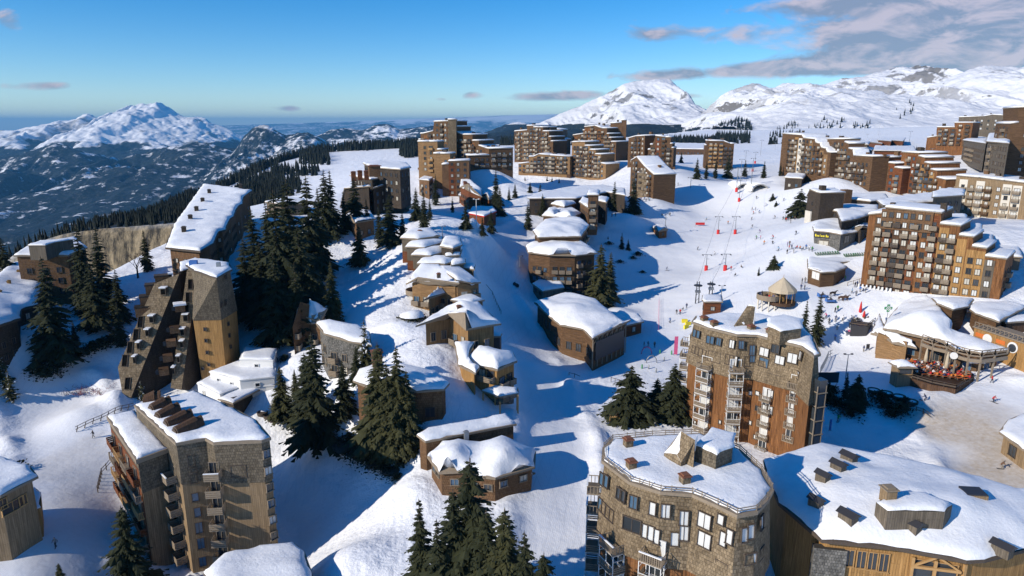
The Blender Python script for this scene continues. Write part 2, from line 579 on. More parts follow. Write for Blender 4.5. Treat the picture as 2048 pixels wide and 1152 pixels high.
# ------------------------------------------------------------------ ground material
def ground_material():
    m = NT('ground snow')
    P = m.pos()
    at = lambda k: m.n('ShaderNodeAttribute', attribute_name=k).outputs['Fac']
    a = m.noise(P, 0.16, 6, 0.55); b = m.noise(P, 1.3, 5, 0.6); c = m.noise(P, 6.0, 3)
    w = m.n('ShaderNodeTexWave', wave_type='BANDS', bands_direction='X')
    mp = m.n('ShaderNodeMapping'); m.set(mp.inputs[0], P); mp.inputs['Rotation'].default_value = (0, 0, R(12))
    m.set(w.inputs[0], mp.outputs[0]); w.inputs['Scale'].default_value = 1.1; w.inputs['Distortion'].default_value = 5.0
    w.inputs['Detail'].default_value = 3; w.inputs['Detail Scale'].default_value = 0.6
    groom = at('groom')
    rough = m.math('SUBTRACT', 1.0, m.math('MULTIPLY', groom, 0.75))
    h = m.math('ADD', m.math('MULTIPLY', m.math('ADD', m.math('MULTIPLY', b, 0.34), m.math('MULTIPLY', a, 2.6)), rough),
               m.math('ADD', m.math('MULTIPLY', m.math('MULTIPLY', w.outputs['Fac'], groom), 0.012), m.math('MULTIPLY', c, 0.05)))
    m.bump(h, 0.55, 0.9)
    snow = m.mix(a, (0.80, 0.83, 0.88), (0.88, 0.90, 0.93))
    snow = m.mix(m.math('MULTIPLY', groom, 0.5), snow, (0.77, 0.79, 0.82))
    tr = m.math('MULTIPLY', m.math('MULTIPLY', m.ramp(w.outputs['Fac'], [(0.35, 1.0), (0.6, 0.0)]), groom), 0.14)
    snow = m.mix(tr, snow, (0.58, 0.60, 0.64))
    trk = None
    for ang, sc, ds in ((14, .15, 4.0), (-8, .19, 4.5)):
        mq = m.n('ShaderNodeMapping'); m.set(mq.inputs[0], P); mq.inputs['Rotation'].default_value = (0, 0, R(ang))
        wt = m.n('ShaderNodeTexWave', wave_type='BANDS', bands_direction='X', wave_profile='SIN'); m.set(wt.inputs[0], mq.outputs[0])
        wt.inputs['Scale'].default_value = sc; wt.inputs['Distortion'].default_value = ds; wt.inputs['Detail'].default_value = 2; wt.inputs['Detail Scale'].default_value = .35
        k = m.ramp(wt.outputs['Fac'], [(0.0, 1.0), (0.05, 0.0)])
        trk = k if trk is None else m.math('MAXIMUM', trk, k)
    trk = m.math('MULTIPLY', trk, m.ramp(m.noise(P, .03, 3), [(.42, 0.0), (.6, 1.0)]))
    snow = m.mix(m.math('MULTIPLY', trk, .22), snow, (0.45, 0.48, 0.54))
    blot = m.ramp(m.noise(P, .055, 6, .7), [(.48, 0.0), (.7, 1.0)])
    snow = m.mix(m.math('MULTIPLY', blot, .22), snow, (0.66, 0.67, 0.68))
    d = m.math('MULTIPLY', at('dirt'), m.ramp(b, [(0.25, 0.55), (0.7, 1.0)]))
    snow = m.mix(d, snow, (0.43, 0.345, 0.24))
    f = at('forest')
    fn = m.noise(P, 0.0022, 6, 0.6)
    fn2 = m.noise(P, 0.11, 3, 0.7)
    fm = m.math('MULTIPLY', f, m.ramp(fn, [(0.555, 1.0), (0.60, 0.1)]))
    fm = m.math('MULTIPLY', fm, m.ramp(fn2, [(0.3, 0.95), (0.62, 1.0)]), True)
    fm = m.math('MAXIMUM', fm, at('rock'))
    cl = m.n('ShaderNodeMapping'); m.set(cl.inputs[0], P); cl.inputs['Scale'].default_value = (.35, .35, .05)
    dark = m.mix(fn2, (0.006, 0.012, 0.014), (0.020, 0.028, 0.028))
    dark = m.mix(at('rock'), dark, m.mix(m.ramp(m.noise(cl.outputs[0], 1.0, 6, .75), [(.4, 0.0), (.62, 1.0)]), (0.03, 0.026, 0.02), (0.33, 0.26, 0.16)))
    m.color(m.mix(fm, snow, dark))
    m.rough(0.65); m.b.inputs['Specular IOR Level'].default_value = 0.2
    return m.mat


def groom_attr(X, Y, Z):
    g = np.zeros(X.shape)
    k = (np.abs(X) < 330) & (Y > 30) & (Y < 700)
    x, y = X[k], Y[k]
    v = np.zeros(x.shape)
    for p, w in zip(ROADS, (8.5, 11, 10)):
        v = np.maximum(v, np.clip(1.4 - dist_path(x, y, p) / w, 0, 1))
    v = np.maximum(v, np.clip(1.6 - dist_path(x, y, SLOPE) / 45, 0, 1))
    g[k] = v
    return g


def dirt_attr(X, Y, Z):
    g = np.zeros(X.shape)
    k = (np.abs(X) < 330) & (Y > 30) & (Y < 400)
    x, y = X[k], Y[k]
    n = fbm(x, y, 9, 4, 4)
    g[k] = np.maximum(np.clip(1.4 - dist_path(x, y, DIRT) / 9.5 + n * 0.7, 0, 0.9), np.clip(0.9 - dist_path(x, y, DIRT2) / 9 + n * 0.5, 0, 0.28))
    return g


def edge_t(X, Y): return np.interp(Y, EDGE_Y, EDGE_X) - X


def forest_attr(X, Y, Z):
    e = np.clip((np.maximum(edge_t(X, Y), (Y - 1080 - np.maximum(0, X) * 1.9)) - 12) / 25, 0, 1)
    fl = np.clip((-126 - (Y - 285) * .18 - X) / 10, 0, 1) * np.clip((Y - 281) / 6, 0, 1) * np.clip((640 - Y) / 60, 0, 1)
    return np.maximum(e, fl)


def rock_attr(X, Y, Z):
    n = fbm(X, Y, 14, 3, 8)
    return np.clip(1.5 - np.abs(Y - 279 + 3 * n) / 6, 0, 1) * np.clip((-112 - X + 10 * n) / 8, 0, 1) * np.clip((230 + X) / 15, 0, 1)


ground_o = sheet('ground', axis(-200, 190, 1.1, -26000, 26000, 1.05), axis(52, 420, 1.1, -300, 42000, 1.05), height, ground_material(),
                 {'groom': groom_attr, 'dirt': dirt_attr, 'forest': forest_attr, 'rock': rock_attr})
tag(ground_o, kind='structure')


# ------------------------------------------------------------------ mountains
def mountain_material(name, forest_hi, forest_lo, rockiness, fscale=0.004, snowfield=0.5, rock=(0.065, 0.06, 0.055), white=1.0):
    """snow and bare rock by steepness, conifer forest below the tree line"""
    m = NT(name)
    P = m.pos()
    g = m.n('ShaderNodeNewGeometry')
    sp = m.n('ShaderNodeSeparateXYZ'); m.set(sp.inputs[0], P)
    sn = m.n('ShaderNodeSeparateXYZ'); m.set(sn.inputs[0], g.outputs['Normal'])
    st = m.n('ShaderNodeMapping'); m.set(st.inputs[0], P); st.inputs['Scale'].default_value = (1, 1, 3.5); st.inputs['Rotation'].default_value = (0.25, 0.12, 0)
    n1 = m.noise(st.outputs[0], fscale * 3, 7, 0.68)
    n2 = m.noise(P, fscale, 5, 0.6)
    n3 = m.noise(P, fscale * 9, 4, 0.7)
    n4 = m.noise(P, fscale * 50, 2, 0.6)
    steep = m.math('SUBTRACT', 1.0, sn.outputs[2])
    rk = m.ramp(m.math('ADD', m.math('MULTIPLY', steep, 1.15), m.math('MULTIPLY', m.math('SUBTRACT', n1, 0.5), 1.5)), [(rockiness, 0.0), (rockiness + 0.09, 0.9)])
    rk = m.math('MAXIMUM', rk, m.n('ShaderNodeAttribute', attribute_name='rocky').outputs['Fac'])
    snow = m.mix(n3, tuple(x * white for x in (0.66, 0.68, 0.72)), tuple(min(.92, x * white) for x in (0.80, 0.81, 0.84)))
    c = m.mix(rk, snow, m.mix(n1, rock, tuple(x * 1.8 for x in rock)))
    alt = m.math('ADD', sp.outputs[2], m.math('MULTIPLY', m.math('SUBTRACT', n2, 0.5), (forest_hi - forest_lo) * 2.2))
    fl = m.math('DIVIDE', m.math('SUBTRACT', forest_hi, alt), max(1.0, (forest_hi - forest_lo) * 0.5), True)
    hole = m.ramp(m.math('ADD', m.math('MULTIPLY', n2, 0.4), m.math('MULTIPLY', n3, 0.6)), [(snowfield, 1.0), (snowfield + 0.06, 0.0)])
    fl = m.math('MULTIPLY', m.ramp(fl, [(0.35, 0.0), (0.6, 1.0)]), hole)
    fl = m.math('MULTIPLY', fl, m.ramp(n4, [(0.28, 0.94), (0.5, 1.0)]))
    c = m.mix(fl, c, m.mix(n4, (0.006, 0.011, 0.014), (0.018, 0.026, 0.028)))
    m.bump(m.math('ADD', n3, m.math('MULTIPLY', n4, 0.3)), 0.35, 0.03 / fscale)
    m.color(c); m.rough(0.7); m.b.inputs['Specular IOR Level'].default_value = 0.1
    return m.mat


def mountain(name, prof, d, front, back, base, seed, amp, mat, nx=300, ny=150, wob=0.0, smooth_ridge=0.0, scale=None, power=1.0, rgh=0.13, rockx=((0, 1), (.5, .5))):
    pu = np.array([p[0] for p in prof], float); pv = np.array([p[1] for p in prof], float)
    pz = []; px = []
    for u, v in prof:
        p = at_depth(u, v, d); px.append(p.x); pz.append(p.z)
    yr0 = d * CP
    yr0 = at_depth(1024, np.mean(pv), d).y
    px = np.array(px); pz = np.array(pz)
    sc = scale or front * 0.55
    xs = np.linspace(px[0], px[-1], nx)
    t = np.concatenate([np.linspace(-front, 0, int(ny * 0.75))[:-1], np.linspace(0, back, ny - int(ny * 0.75) + 1)])
    ys = yr0 + t

    def zf(X, Y):
        yr = yr0 + wob * fbm(X, X * 0, sc * 1.6, 3, seed + 31)
        T = Y - yr
        e = np.where(T < 0, 1 + T / front, 1 - T / back)
        e = np.clip(e, 0, 1)
        hx = np.interp(X + (fbm(X, Y, sc * 0.7, 4, seed + 5) * sc * 0.35) * (1 - e), px, pz)
        rg = ridged(X + 0.25 * Y, Y * 0.55, sc, 7, seed, 0.52) - 0.95
        rough = fbm(X, Y, sc * 0.12, 5, seed + 11, 0.6)
        H = hx - base
        gul = np.minimum(ridged(X + .15 * Y, Y * .22, sc * .42, 4, seed + 3, .5) - 1.05, .12)
        rg = np.minimum(rg - .38, .1)
        z = base + H * e ** power + amp * .85 * gul * np.clip(e * 2, 0, 1) * np.clip((1 - e) * 6, 0, 1) + amp * rg * np.clip(e * 1.6, 0, 1) * np.clip((1 - e) * 3.2 + 0.05, 0, 1) + amp * rgh * rough * np.clip(e * 3, 0, 1)
        ex = np.minimum(X - px[0], px[-1] - X) / (px[-1] - px[0])
        return z - (1 - np.clip(e * 12, 0, 1)) * 40
    def rocky(X, Y, Z):
        e = np.clip(1 + (Y - yr0) / front, 0, 1)
        k = ridged(X + .15 * Y, Y * .22, sc * .42, 4, seed + 3, .5)
        n = fbm(X, Y, sc * .16, 5, seed + 51, .65)
        return np.clip(((1.02 - k) * 2.2 + n * 2.2 - .18) * 3, 0, .92) * np.clip((e - .22) * 3, 0, 1) * np.interp((X - px[0]) / (px[-1] - px[0]), rockx[0], rockx[1])
    o = sheet(name, xs, ys, zf, mat, {'rocky': rocky})
    return tag(o, kind='structure')


M_HIGH = mountain_material('high alpine snow and rock', -120, -260, 0.66, 0.0022, 0.62, white=1.16)
M_MID = mountain_material('forested hills with snowfields', 190, -100, 0.9, 0.0012, 0.505, white=1.1)
M_FOOT = mountain_material('dark forested foothills', 60, -250, 0.95, 0.0011, 0.525, white=1.1)
M_PEAK = mountain_material('near peak snow and rock', 62, 45, 0.47, 0.004, 0.6, (0.06, 0.056, 0.052))
M_RIGHT = mountain_material('right slopes snow and rock', 52, 30, 0.46, 0.0045, 0.47, (0.075, 0.066, 0.055))
mountain('mountain', [(-260, 290), (-120, 270), (0, 262), (40, 262), (100, 247), (140, 240), (160, 231), (173, 229), (186, 236), (200, 238), (232, 240), (262, 222), (275, 212), (283, 219), (298, 207), (318, 208), (335, 207), (352, 216), (365, 227), (395, 236), (420, 240), (455, 255), (500, 275), (560, 300), (640, 330)], 9000, 3000, 900, -420, 3, 150, M_HIGH, 460, 220, 500, rgh=.34, rockx=((0, 1), (.6, .6)))
mountain('hills', [(-300, 330), (-150, 322), (0, 318), (60, 300), (100, 289), (125, 287), (150, 294), (190, 312), (225, 328), (270, 312), (330, 298), (400, 284), (430, 288), (480, 300), (540, 315), (640, 345)], 5600, 1700, 1400, -420, 12, 190, M_FOOT, 320, 160, 250)
mountain('hills', [(-300, 470), (-100, 430), (0, 405), (100, 385), (190, 392), (260, 372), (330, 365), (420, 372), (520, 380), (640, 400)], 4300, 1300, 700, -460, 21, 70, M_FOOT, 240, 100, 200)
mountain('mountain', [(430, 330), (465, 300), (490, 268), (505, 256), (522, 250), (540, 250), (556, 262), (575, 272), (600, 266), (618, 265), (640, 275), (670, 300), (720, 330)], 5200, 1100, 900, -380, 33, 120, mountain_material('pointed hill', 110, -160, 0.75, 0.0022, 0.52), 200, 120, 100)
mountain('hills', [(540, 300), (590, 280), (640, 268), (668, 258), (690, 254), (712, 259), (735, 257), (760, 250), (785, 250), (805, 258), (835, 254), (870, 253), (905, 257), (950, 263), (1000, 266), (1060, 268), (1150, 275)], 7000, 1700, 1400, -350, 44, 160, M_MID, 320, 140, 250)
mountain('mountain', [(900, 290), (950, 272), (985, 258), (1010, 248), (1035, 243), (1060, 246), (1110, 265), (1160, 280)], 5200, 900, 900, -100, 61, 90, M_PEAK, 140, 90, 60)
mountain('mountain', [(860, 318), (930, 292), (965, 279), (1000, 266), (1040, 254), (1080, 244), (1120, 228), (1160, 212), (1195, 196), (1225, 180), (1245, 169), (1262, 164), (1285, 161), (1310, 159), (1338, 158), (1346, 164), (1356, 178), (1372, 198), (1392, 212), (1416, 220), (1450, 216), (1500, 230), (1600, 262)], 3300, 1000, 450, 18, 7, 80, M_PEAK, 420, 220, 60, scale=460, rgh=.10, power=1.15, rockx=((0, .42, .5, .66, .72, 1), (.05, .1, .8, 1.0, 1.0, .6)))
mountain('mountain', [(1330, 262), (1380, 232), (1412, 222), (1425, 208), (1445, 190), (1465, 178), (1488, 168), (1505, 166), (1525, 174), (1545, 176), (1565, 166), (1590, 170), (1640, 170), (1680, 158), (1720, 152), (1760, 143), (1782, 136), (1800, 137), (1812, 134), (1824, 131), (1834, 142), (1840, 152), (1846, 166), (1852, 178), (1864, 184), (1900, 200), (2000, 210)], 2700, 1150, 260, 38, 14, 72, M_RIGHT, 460, 240, 60, scale=400, power=0.85, rgh=.12, rockx=((0, .3, .6, .75, 1), (.35, .5, .8, 1, .6)))
mountain('mountain', [(1700, 215), (1760, 202), (1820, 188), (1860, 174), (1890, 158), (1925, 142), (1955, 134), (2000, 133), (2050, 135), (2150, 140), (2300, 150), (2500, 190)], 2300, 1000, 260, 42, 25, 55, M_RIGHT, 360, 210, 60, scale=400, power=0.85, rgh=.17)
mountain('hills', [(-900, 300), (-200, 275), (100, 264), (480, 250), (700, 243), (1010, 231), (1300, 224), (1700, 228), (2400, 250), (3200, 300)], 30000, 6000, 4000, -500, 71, 60, M_MID, 160, 60, 0)

# ------------------------------------------------------------------ sky, clouds, sun, air
SUN_AZ = R(30)                     # shadows run to +x, this much away from the camera
SUN_EL = R(26)
w = bpy.data.worlds.new('World'); scene.world = w; w.use_nodes = True
nt = w.node_tree; bg = nt.nodes['Background']
sky = nt.nodes.new('ShaderNodeTexSky'); sky.sky_type = 'NISHITA'; sky.sun_disc = False
sdir = Vector((-math.cos(SUN_AZ) * math.cos(SUN_EL), -math.sin(SUN_AZ) * math.cos(SUN_EL), math.sin(SUN_EL)))
sky.sun_elevation = SUN_EL
sky.sun_rotation = math.atan2(sdir.x, sdir.y)
sky.altitude = 1800; sky.air_density = 1.0; sky.dust_density = 0.05; sky.ozone_density = 3.6


class WN(NT):
    def __init__(self, t): self.t = t


W = WN(nt)
gen = W.n('ShaderNodeTexCoord').outputs['Generated']
sep = W.n('ShaderNodeSeparateXYZ'); W.set(sep.inputs[0], gen)
az = W.math('ARCTAN2', sep.outputs[0], sep.outputs[1]); el = W.math('ARCSINE', sep.outputs[2])


def azel(u, v):
    r = ray(u, v).normalized(); return math.atan2(r.x, r.y), math.asin(r.z)


def blob(u, v, su, sv, k):
    a, e = azel(u, v)
    p = W.math('POWER', W.math('DIVIDE', W.math('SUBTRACT', az, a), su / F), 2.0)
    q = W.math('POWER', W.math('DIVIDE', W.math('SUBTRACT', el, e), sv / F), 2.0)
    return W.math('MULTIPLY', W.math('EXPONENT', W.math('MULTIPLY', W.math('ADD', p, q), -1.0)), k)


acc = None
for b in [(1960, 60, 190, 62, 1.0), (2120, 20, 330, 75, 1.0), (1780, 95, 110, 26, .7), (1560, 138, 180, 14, .85), (1330, 152, 120, 11, .7), (1720, 128, 190, 14, .7),
          (1420, 66, 190, 20, .55), (1310, 70, 55, 14, .35), (1660, 10, 180, 16, .6), (1100, 194, 100, 11, .85), (1180, 186, 60, 8, .5), (1380, 192, 26, 6, .5),
          (940, 190, 26, 9, .75), (580, 217, 24, 6, .72), (680, 166, 14, 5, .5), (885, 199, 16, 5, .6), (110, 171, 38, 9, .85), (20, 172, 40, 8, .6), (15, 40, 24, 22, .75), (1010, 235, 50, 4, .45)]:
    q = blob(*b); acc = q if acc is None else W.math('ADD', acc, q)
mp = W.n('ShaderNodeMapping'); W.set(mp.inputs[0], gen); mp.inputs['Scale'].default_value = (1, 1, 2.6)
cn = W.noise(mp.outputs[0], 13.0, 7, 0.58, 0.6)
cn2 = W.noise(W.vmath('ADD', mp.outputs[0], (-0.01, 0.0, 0.028)), 13.0, 7, 0.58, 0.6)
cov = W.ramp(W.math('ADD', W.math('MULTIPLY', acc, 0.75), W.math('MULTIPLY', W.math('SUBTRACT', cn, 0.5), 1.15)), [(0.30, 0.0), (0.62, 0.86)])
lit = W.ramp(W.math('ADD', 0.5, W.math('MULTIPLY', W.math('SUBTRACT', cn, cn2), 3.5)), [(0.25, 0.0), (0.9, 1.0)])
ccol = W.mix(lit, (1.9, 2.1, 2.7), (4.3, 3.7, 4.0))
hs = W.n('ShaderNodeHueSaturation'); W.set(hs.inputs['Color'], sky.outputs[0]); hs.inputs['Saturation'].default_value = 1.4; hs.inputs['Hue'].default_value = 0.503; hs.inputs['Value'].default_value = 1.0
W.set(bg.inputs['Color'], W.mix(cov, hs.outputs[0], ccol))
bg.inputs['Strength'].default_value = 0.14

sd = bpy.data.lights.new('sun', 'SUN'); sd.energy = 4.7; sd.angle = R(0.5); sd.color = (1.0, 0.90, 0.76)
so = bpy.data.objects.new('sun', sd); COL.objects.link(so)
so.rotation_euler = (-sdir).to_track_quat('-Z', 'Y').to_euler()
so.location = (-200, -100, 300)

if HAZE:
    hm = bpy.data.materials.new('mountain air'); hm.use_nodes = True
    t = hm.node_tree; t.nodes.remove(t.nodes['Principled BSDF'])
    pv = t.nodes.new('ShaderNodeVolumePrincipled')
    pv.inputs['Color'].default_value = (0.15, 0.50, 0.92, 1)
    pv.inputs['Density'].default_value = HAZE
    pv.inputs['Anisotropy'].default_value = 0.0
    t.links.new(pv.outputs[0], t.nodes['Material Output'].inputs['Volume'])
    hb = MB(); hb.box((0, 21500, -175), (110000, 52000, 1210), hm)
    tag(hb.build('haze'), kind='stuff')

scene.view_settings.view_transform = 'Standard'
scene.view_settings.look = 'None'
scene.view_settings.gamma = 1.0
scene.view_settings.use_curve_mapping = False
scene.view_settings.exposure = 0.12
scene.render.engine = 'CYCLES'
scene.cycles.max_bounces = 5
scene.cycles.diffuse_bounces = 3
scene.cycles.glossy_bounces = 2
scene.cycles.transmission_bounces = 2
scene.cycles.volume_bounces = 0
scene.cycles.use_adaptive_sampling = True
scene.cycles.adaptive_threshold = 0.015
scene.cycles.use_denoising = True
# ------------------------------------------------------------------ building kit
def ccw(p):
    a = sum(p[i][0] * p[(i + 1) % len(p)][1] - p[(i + 1) % len(p)][0] * p[i][1] for i in range(len(p)))
    return a > 0


def inset(poly, d):
    """offset a CCW polygon inwards by d"""
    n = len(poly); out = []
    for i in range(n):
        p0, p1, p2 = (Vector(poly[(i + k) % n][:2]) for k in (-1, 0, 1))
        e1 = (p1 - p0); e2 = (p2 - p1)
        e1 = e1.normalized() if e1.length > 1e-6 else Vector((1, 0)); e2 = e2.normalized() if e2.length > 1e-6 else e1
        n1 = Vector((-e1.y, e1.x)); n2 = Vector((-e2.y, e2.x))
        b = n1 + n2
        if b.length < 1e-4: b = n1
        b.normalize()
        k = max(0.45, b.dot(n1))
        out.append((p1.x + b.x * d / k, p1.y + b.y * d / k))
    return out


def pdist(px, py, poly):
    best = 1e9
    n = len(poly)
    for i in range(n):
        ax, ay = poly[i][0], poly[i][1]; bx, by = poly[(i + 1) % n][0], poly[(i + 1) % n][1]
        dx, dy = bx - ax, by - ay
        t = ((px - ax) * dx + (py - ay) * dy) / (dx * dx + dy * dy + 1e-12)
        t = 0 if t < 0 else 1 if t > 1 else t
        best = min(best, math.hypot(px - ax - t * dx, py - ay - t * dy))
    return best


def inside(px, py, poly):
    c = False; n = len(poly); j = n - 1
    for i in range(n):
        xi, yi, xj, yj = poly[i][0], poly[i][1], poly[j][0], poly[j][1]
        if (yi > py) != (yj > py) and px < (xj - xi) * (py - yi) / (yj - yi) + xi: c = not c
        j = i
    return c


class Surf:
    """piecewise linear height over an outline with optional inner points"""
    def __init__(self, outline, inner=()):
        P = [Vector((p[0], p[1])) for p in outline] + [Vector((p[0], p[1])) for p in inner]
        Z = [p[2] for p in outline] + [p[2] for p in inner]
        n = len(outline)
        self.const = Z[0] if max(Z) - min(Z) < 1e-4 else None
        self.tri = []; self.lo, self.hi = min(Z), max(Z)
        A = np.array([[p.x, p.y, 1] for p in P]); self.pl = np.linalg.lstsq(A, np.array(Z), rcond=None)[0]
        if self.const is None:
            r = geometry.delaunay_2d_cdt(P, [(i, (i + 1) % n) for i in range(n)], [], 0, 1e-5)
            V, T, O = r[0], r[2], r[3]
            zz = [Z[o[0]] if o else 0 for o in O]
            for t in T:
                self.tri.append([(V[i].x, V[i].y, zz[i]) for i in t])

    def __call__(self, x, y):
        if self.const is not None: return self.const
        best = None; bd = -1e9
        for a, b, c in self.tri:
            d = (b[1] - c[1]) * (a[0] - c[0]) + (c[0] - b[0]) * (a[1] - c[1])
            if abs(d) < 1e-9: continue
            l1 = ((b[1] - c[1]) * (x - c[0]) + (c[0] - b[0]) * (y - c[1])) / d
            l2 = ((c[1] - a[1]) * (x - c[0]) + (a[0] - c[0]) * (y - c[1])) / d
            l3 = 1 - l1 - l2
            m = min(l1, l2, l3)
            if m > bd: bd = m; best = l1 * a[2] + l2 * b[2] + l3 * c[2]
            if m >= -1e-6: break
        if best is None: best = float(self.pl @ np.array([x, y, 1]))
        return min(max(best, self.lo - .15), self.hi + .15)


def snow_mesh(name, poly, zf, th=0.7, rim=0.9, step=1.2, lump=0.12, mat=None, off=Vector((0, 0, 0)), seed=0, ragged=0.3):
    """a rounded blanket of snow lying on a roof"""
    n = len(poly); ring = []
    for i in range(n):
        a, b = Vector(poly[i][:2]), Vector(poly[(i + 1) % n][:2])
        k = max(1, int((b - a).length / step))
        e = (b - a).normalized() if (b - a).length > 1e-6 else Vector((1, 0)); nn = Vector((-e.y, e.x))
        for j in range(k):
            q = a.lerp(b, j / k)
            if j: q = q + nn * (ragged * 0.5 + ragged * noise.noise(Vector((q.x * 0.8 + seed, q.y * 0.8, seed))))
            ring.append(q)
    m = len(ring)
    pts = list(ring); kind = [0] * m
    xs = [p.x for p in ring]; ys = [p.y for p in ring]
    for dd in (0.10, 0.32, 0.7):
        rr = dd * rim / 0.9
        ins = inset([(p.x, p.y) for p in ring], rr)
        for q in ins:
            if inside(q[0], q[1], ring) and pdist(q[0], q[1], ring) > rr * 0.8:
                pts.append(Vector(q)); kind.append(1)
    g = step * 1.15
    x = min(xs)
    while x < max(xs):
        y = min(ys)
        while y < max(ys):
            q = (x + random.uniform(-.2, .2) * g, y + random.uniform(-.2, .2) * g)
            if inside(q[0], q[1], ring) and pdist(q[0], q[1], ring) > rim * 0.95: pts.append(Vector(q)); kind.append(1)
            y += g
        x += g
    r = geometry.delaunay_2d_cdt(pts, [(i, (i + 1) % m) for i in range(m)], [], 1, 1e-5)
    V, T = r[0], r[2]
    vs = []
    for p in V:
        d = pdist(p.x, p.y, ring)
        t = min(1.0, d / rim); prof = math.sqrt(max(0.0, 1 - (1 - t) ** 2))
        nz = noise.noise(Vector((p.x * 0.35 + seed, p.y * 0.35, 3.1))) + 0.4 * noise.noise(Vector((p.x * 1.1, p.y * 1.1, seed)))
        vs.append((p.x - off.x, p.y - off.y, zf(p.x, p.y) + th * prof * (.78 + .5 * noise.noise(Vector((p.x * .22 + seed, p.y * .22, 9.0)))) + lump * nz * t - off.z + 0.004))
    k0 = len(vs)
    # skirt down to the roof so that the blanket is solid
    me = bpy.data.meshes.new(name)
    fs = [tuple(t) if ((vs[t[1]][0] - vs[t[0]][0]) * (vs[t[2]][1] - vs[t[0]][1]) - (vs[t[2]][0] - vs[t[0]][0]) * (vs[t[1]][1] - vs[t[0]][1])) > 0 else tuple(t[::-1]) for t in T]
    me.from_pydata(vs, [], fs)
    me.materials.append(mat or MSNOW)
    me.polygons.foreach_set('use_smooth', [True] * len(me.polygons))
    me.update()
    return me


_wc = {}


def window_mesh(w, h, gl, fr, split):
    """(frame mesh, pane mesh): x along the wall, -y outwards"""
    k = (round(w, 1), round(h, 1), gl.name, fr.name, split)
    if k not in _wc:
        a = MB(); f = 0.09
        a.box((0, -0.07, h / 2 - f / 2), (w + .06, 0.22, f), fr); a.box((0, -0.08, -h / 2 + f / 2), (w + .14, 0.26, f), fr)
        for s in (-1, 1): a.box((s * (w / 2 - f / 2), -0.06, 0), (f, 0.2, h - 2 * f), fr)
        if split: a.box((0, -0.025, 0), (0.07, 0.10, h - 2 * f), fr)
        b = MB(); b.box((0, -0.002, 0), (w - 2 * f, 0.03, h - 2 * f), gl)
        c = MB(); c.v = a.v + b.v; c.f = a.f + [[i + len(a.v) for i in q] for q in b.f]; c.mats = a.mats + b.mats
        c.m = a.m + [i + len(a.mats) for i in b.m]; c.sm = a.sm + b.sm
        _wc[k] = (a.mesh('window'), b.mesh('pane'), c.mesh('window'))
    return _wc[k]


_bc = {}


def balcony_mesh(w, d, style, mat, snow=False):
    k = (round(w, 1), round(d, 1), style, mat.name, snow)
    if k not in _bc:
        m = MB()
        m.box((0, -d / 2, -0.09), (w, d, 0.18), mat)
        if style == 'board':
            for z in (0.22, 0.55, 0.88):
                m.box((0, -d + .04, z), (w, 0.07, 0.26), mat)
                for s in (-1, 1): m.box((s * (w / 2 - .035), -d / 2 + .04, z), (0.07, d - .1, 0.26), mat)
        elif style == 'slat':
            m.box((0, -d + .04, 1.0), (w, 0.1, 0.09), mat)
            for s in (-1, 1): m.box((s * (w / 2 - .04), -d / 2 + .05, 1.0), (0.08, d - .12, 0.09), mat)
            nn = max(4, int(w / 0.26))
            for i in range(nn + 1): m.box((-w / 2 + .04 + (w - .08) * i / nn, -d + .04, 0.47), (0.09, 0.05, 0.95), mat)
            for s in (-1, 1):
                for i in range(1, 4): m.box((s * (w / 2 - .03), -d * i / 4, 0.47), (0.05, 0.09, 0.95), mat)
        elif style == 'bay':      # glazed white framed bay over a slatted rail
            for z in (0.25, 0.52, 0.8): m.box((0, -d + .04, z), (w, 0.06, 0.17), mat)
            for s in (-1, 1):
                for z in (0.25, 0.52, 0.8): m.box((s * (w / 2 - .03), -d / 2 + .04, z), (0.06, d - .1, 0.17), mat)
                m.box((s * (w / 2 - .04), -d + .06, 1.3), (0.09, 0.09, 2.6), WHITE)
                m.box((s * (w / 2 - .04), -d / 2, 2.55), (0.08, d - .2, 0.09), WHITE)
                m.box((s * (w / 2 - .04), -d / 2, 1.75), (0.06, d - .2, 0.06), WHITE)
            m.box((0, -d + .06, 2.55), (w - .2, 0.09, 0.09), WHITE); m.box((0, -d + .06, 1.02), (w - .2, 0.08, 0.07), WHITE)
            m.box((0, -d + .06, 1.8), (0.08, 0.08, 1.45), WHITE)
        if snow:
            m.box((0, -d + .04, 1.08), (w, 0.2, 0.10), MSNOW)
        _bc[k] = m.mesh('balcony')
    return _bc[k]


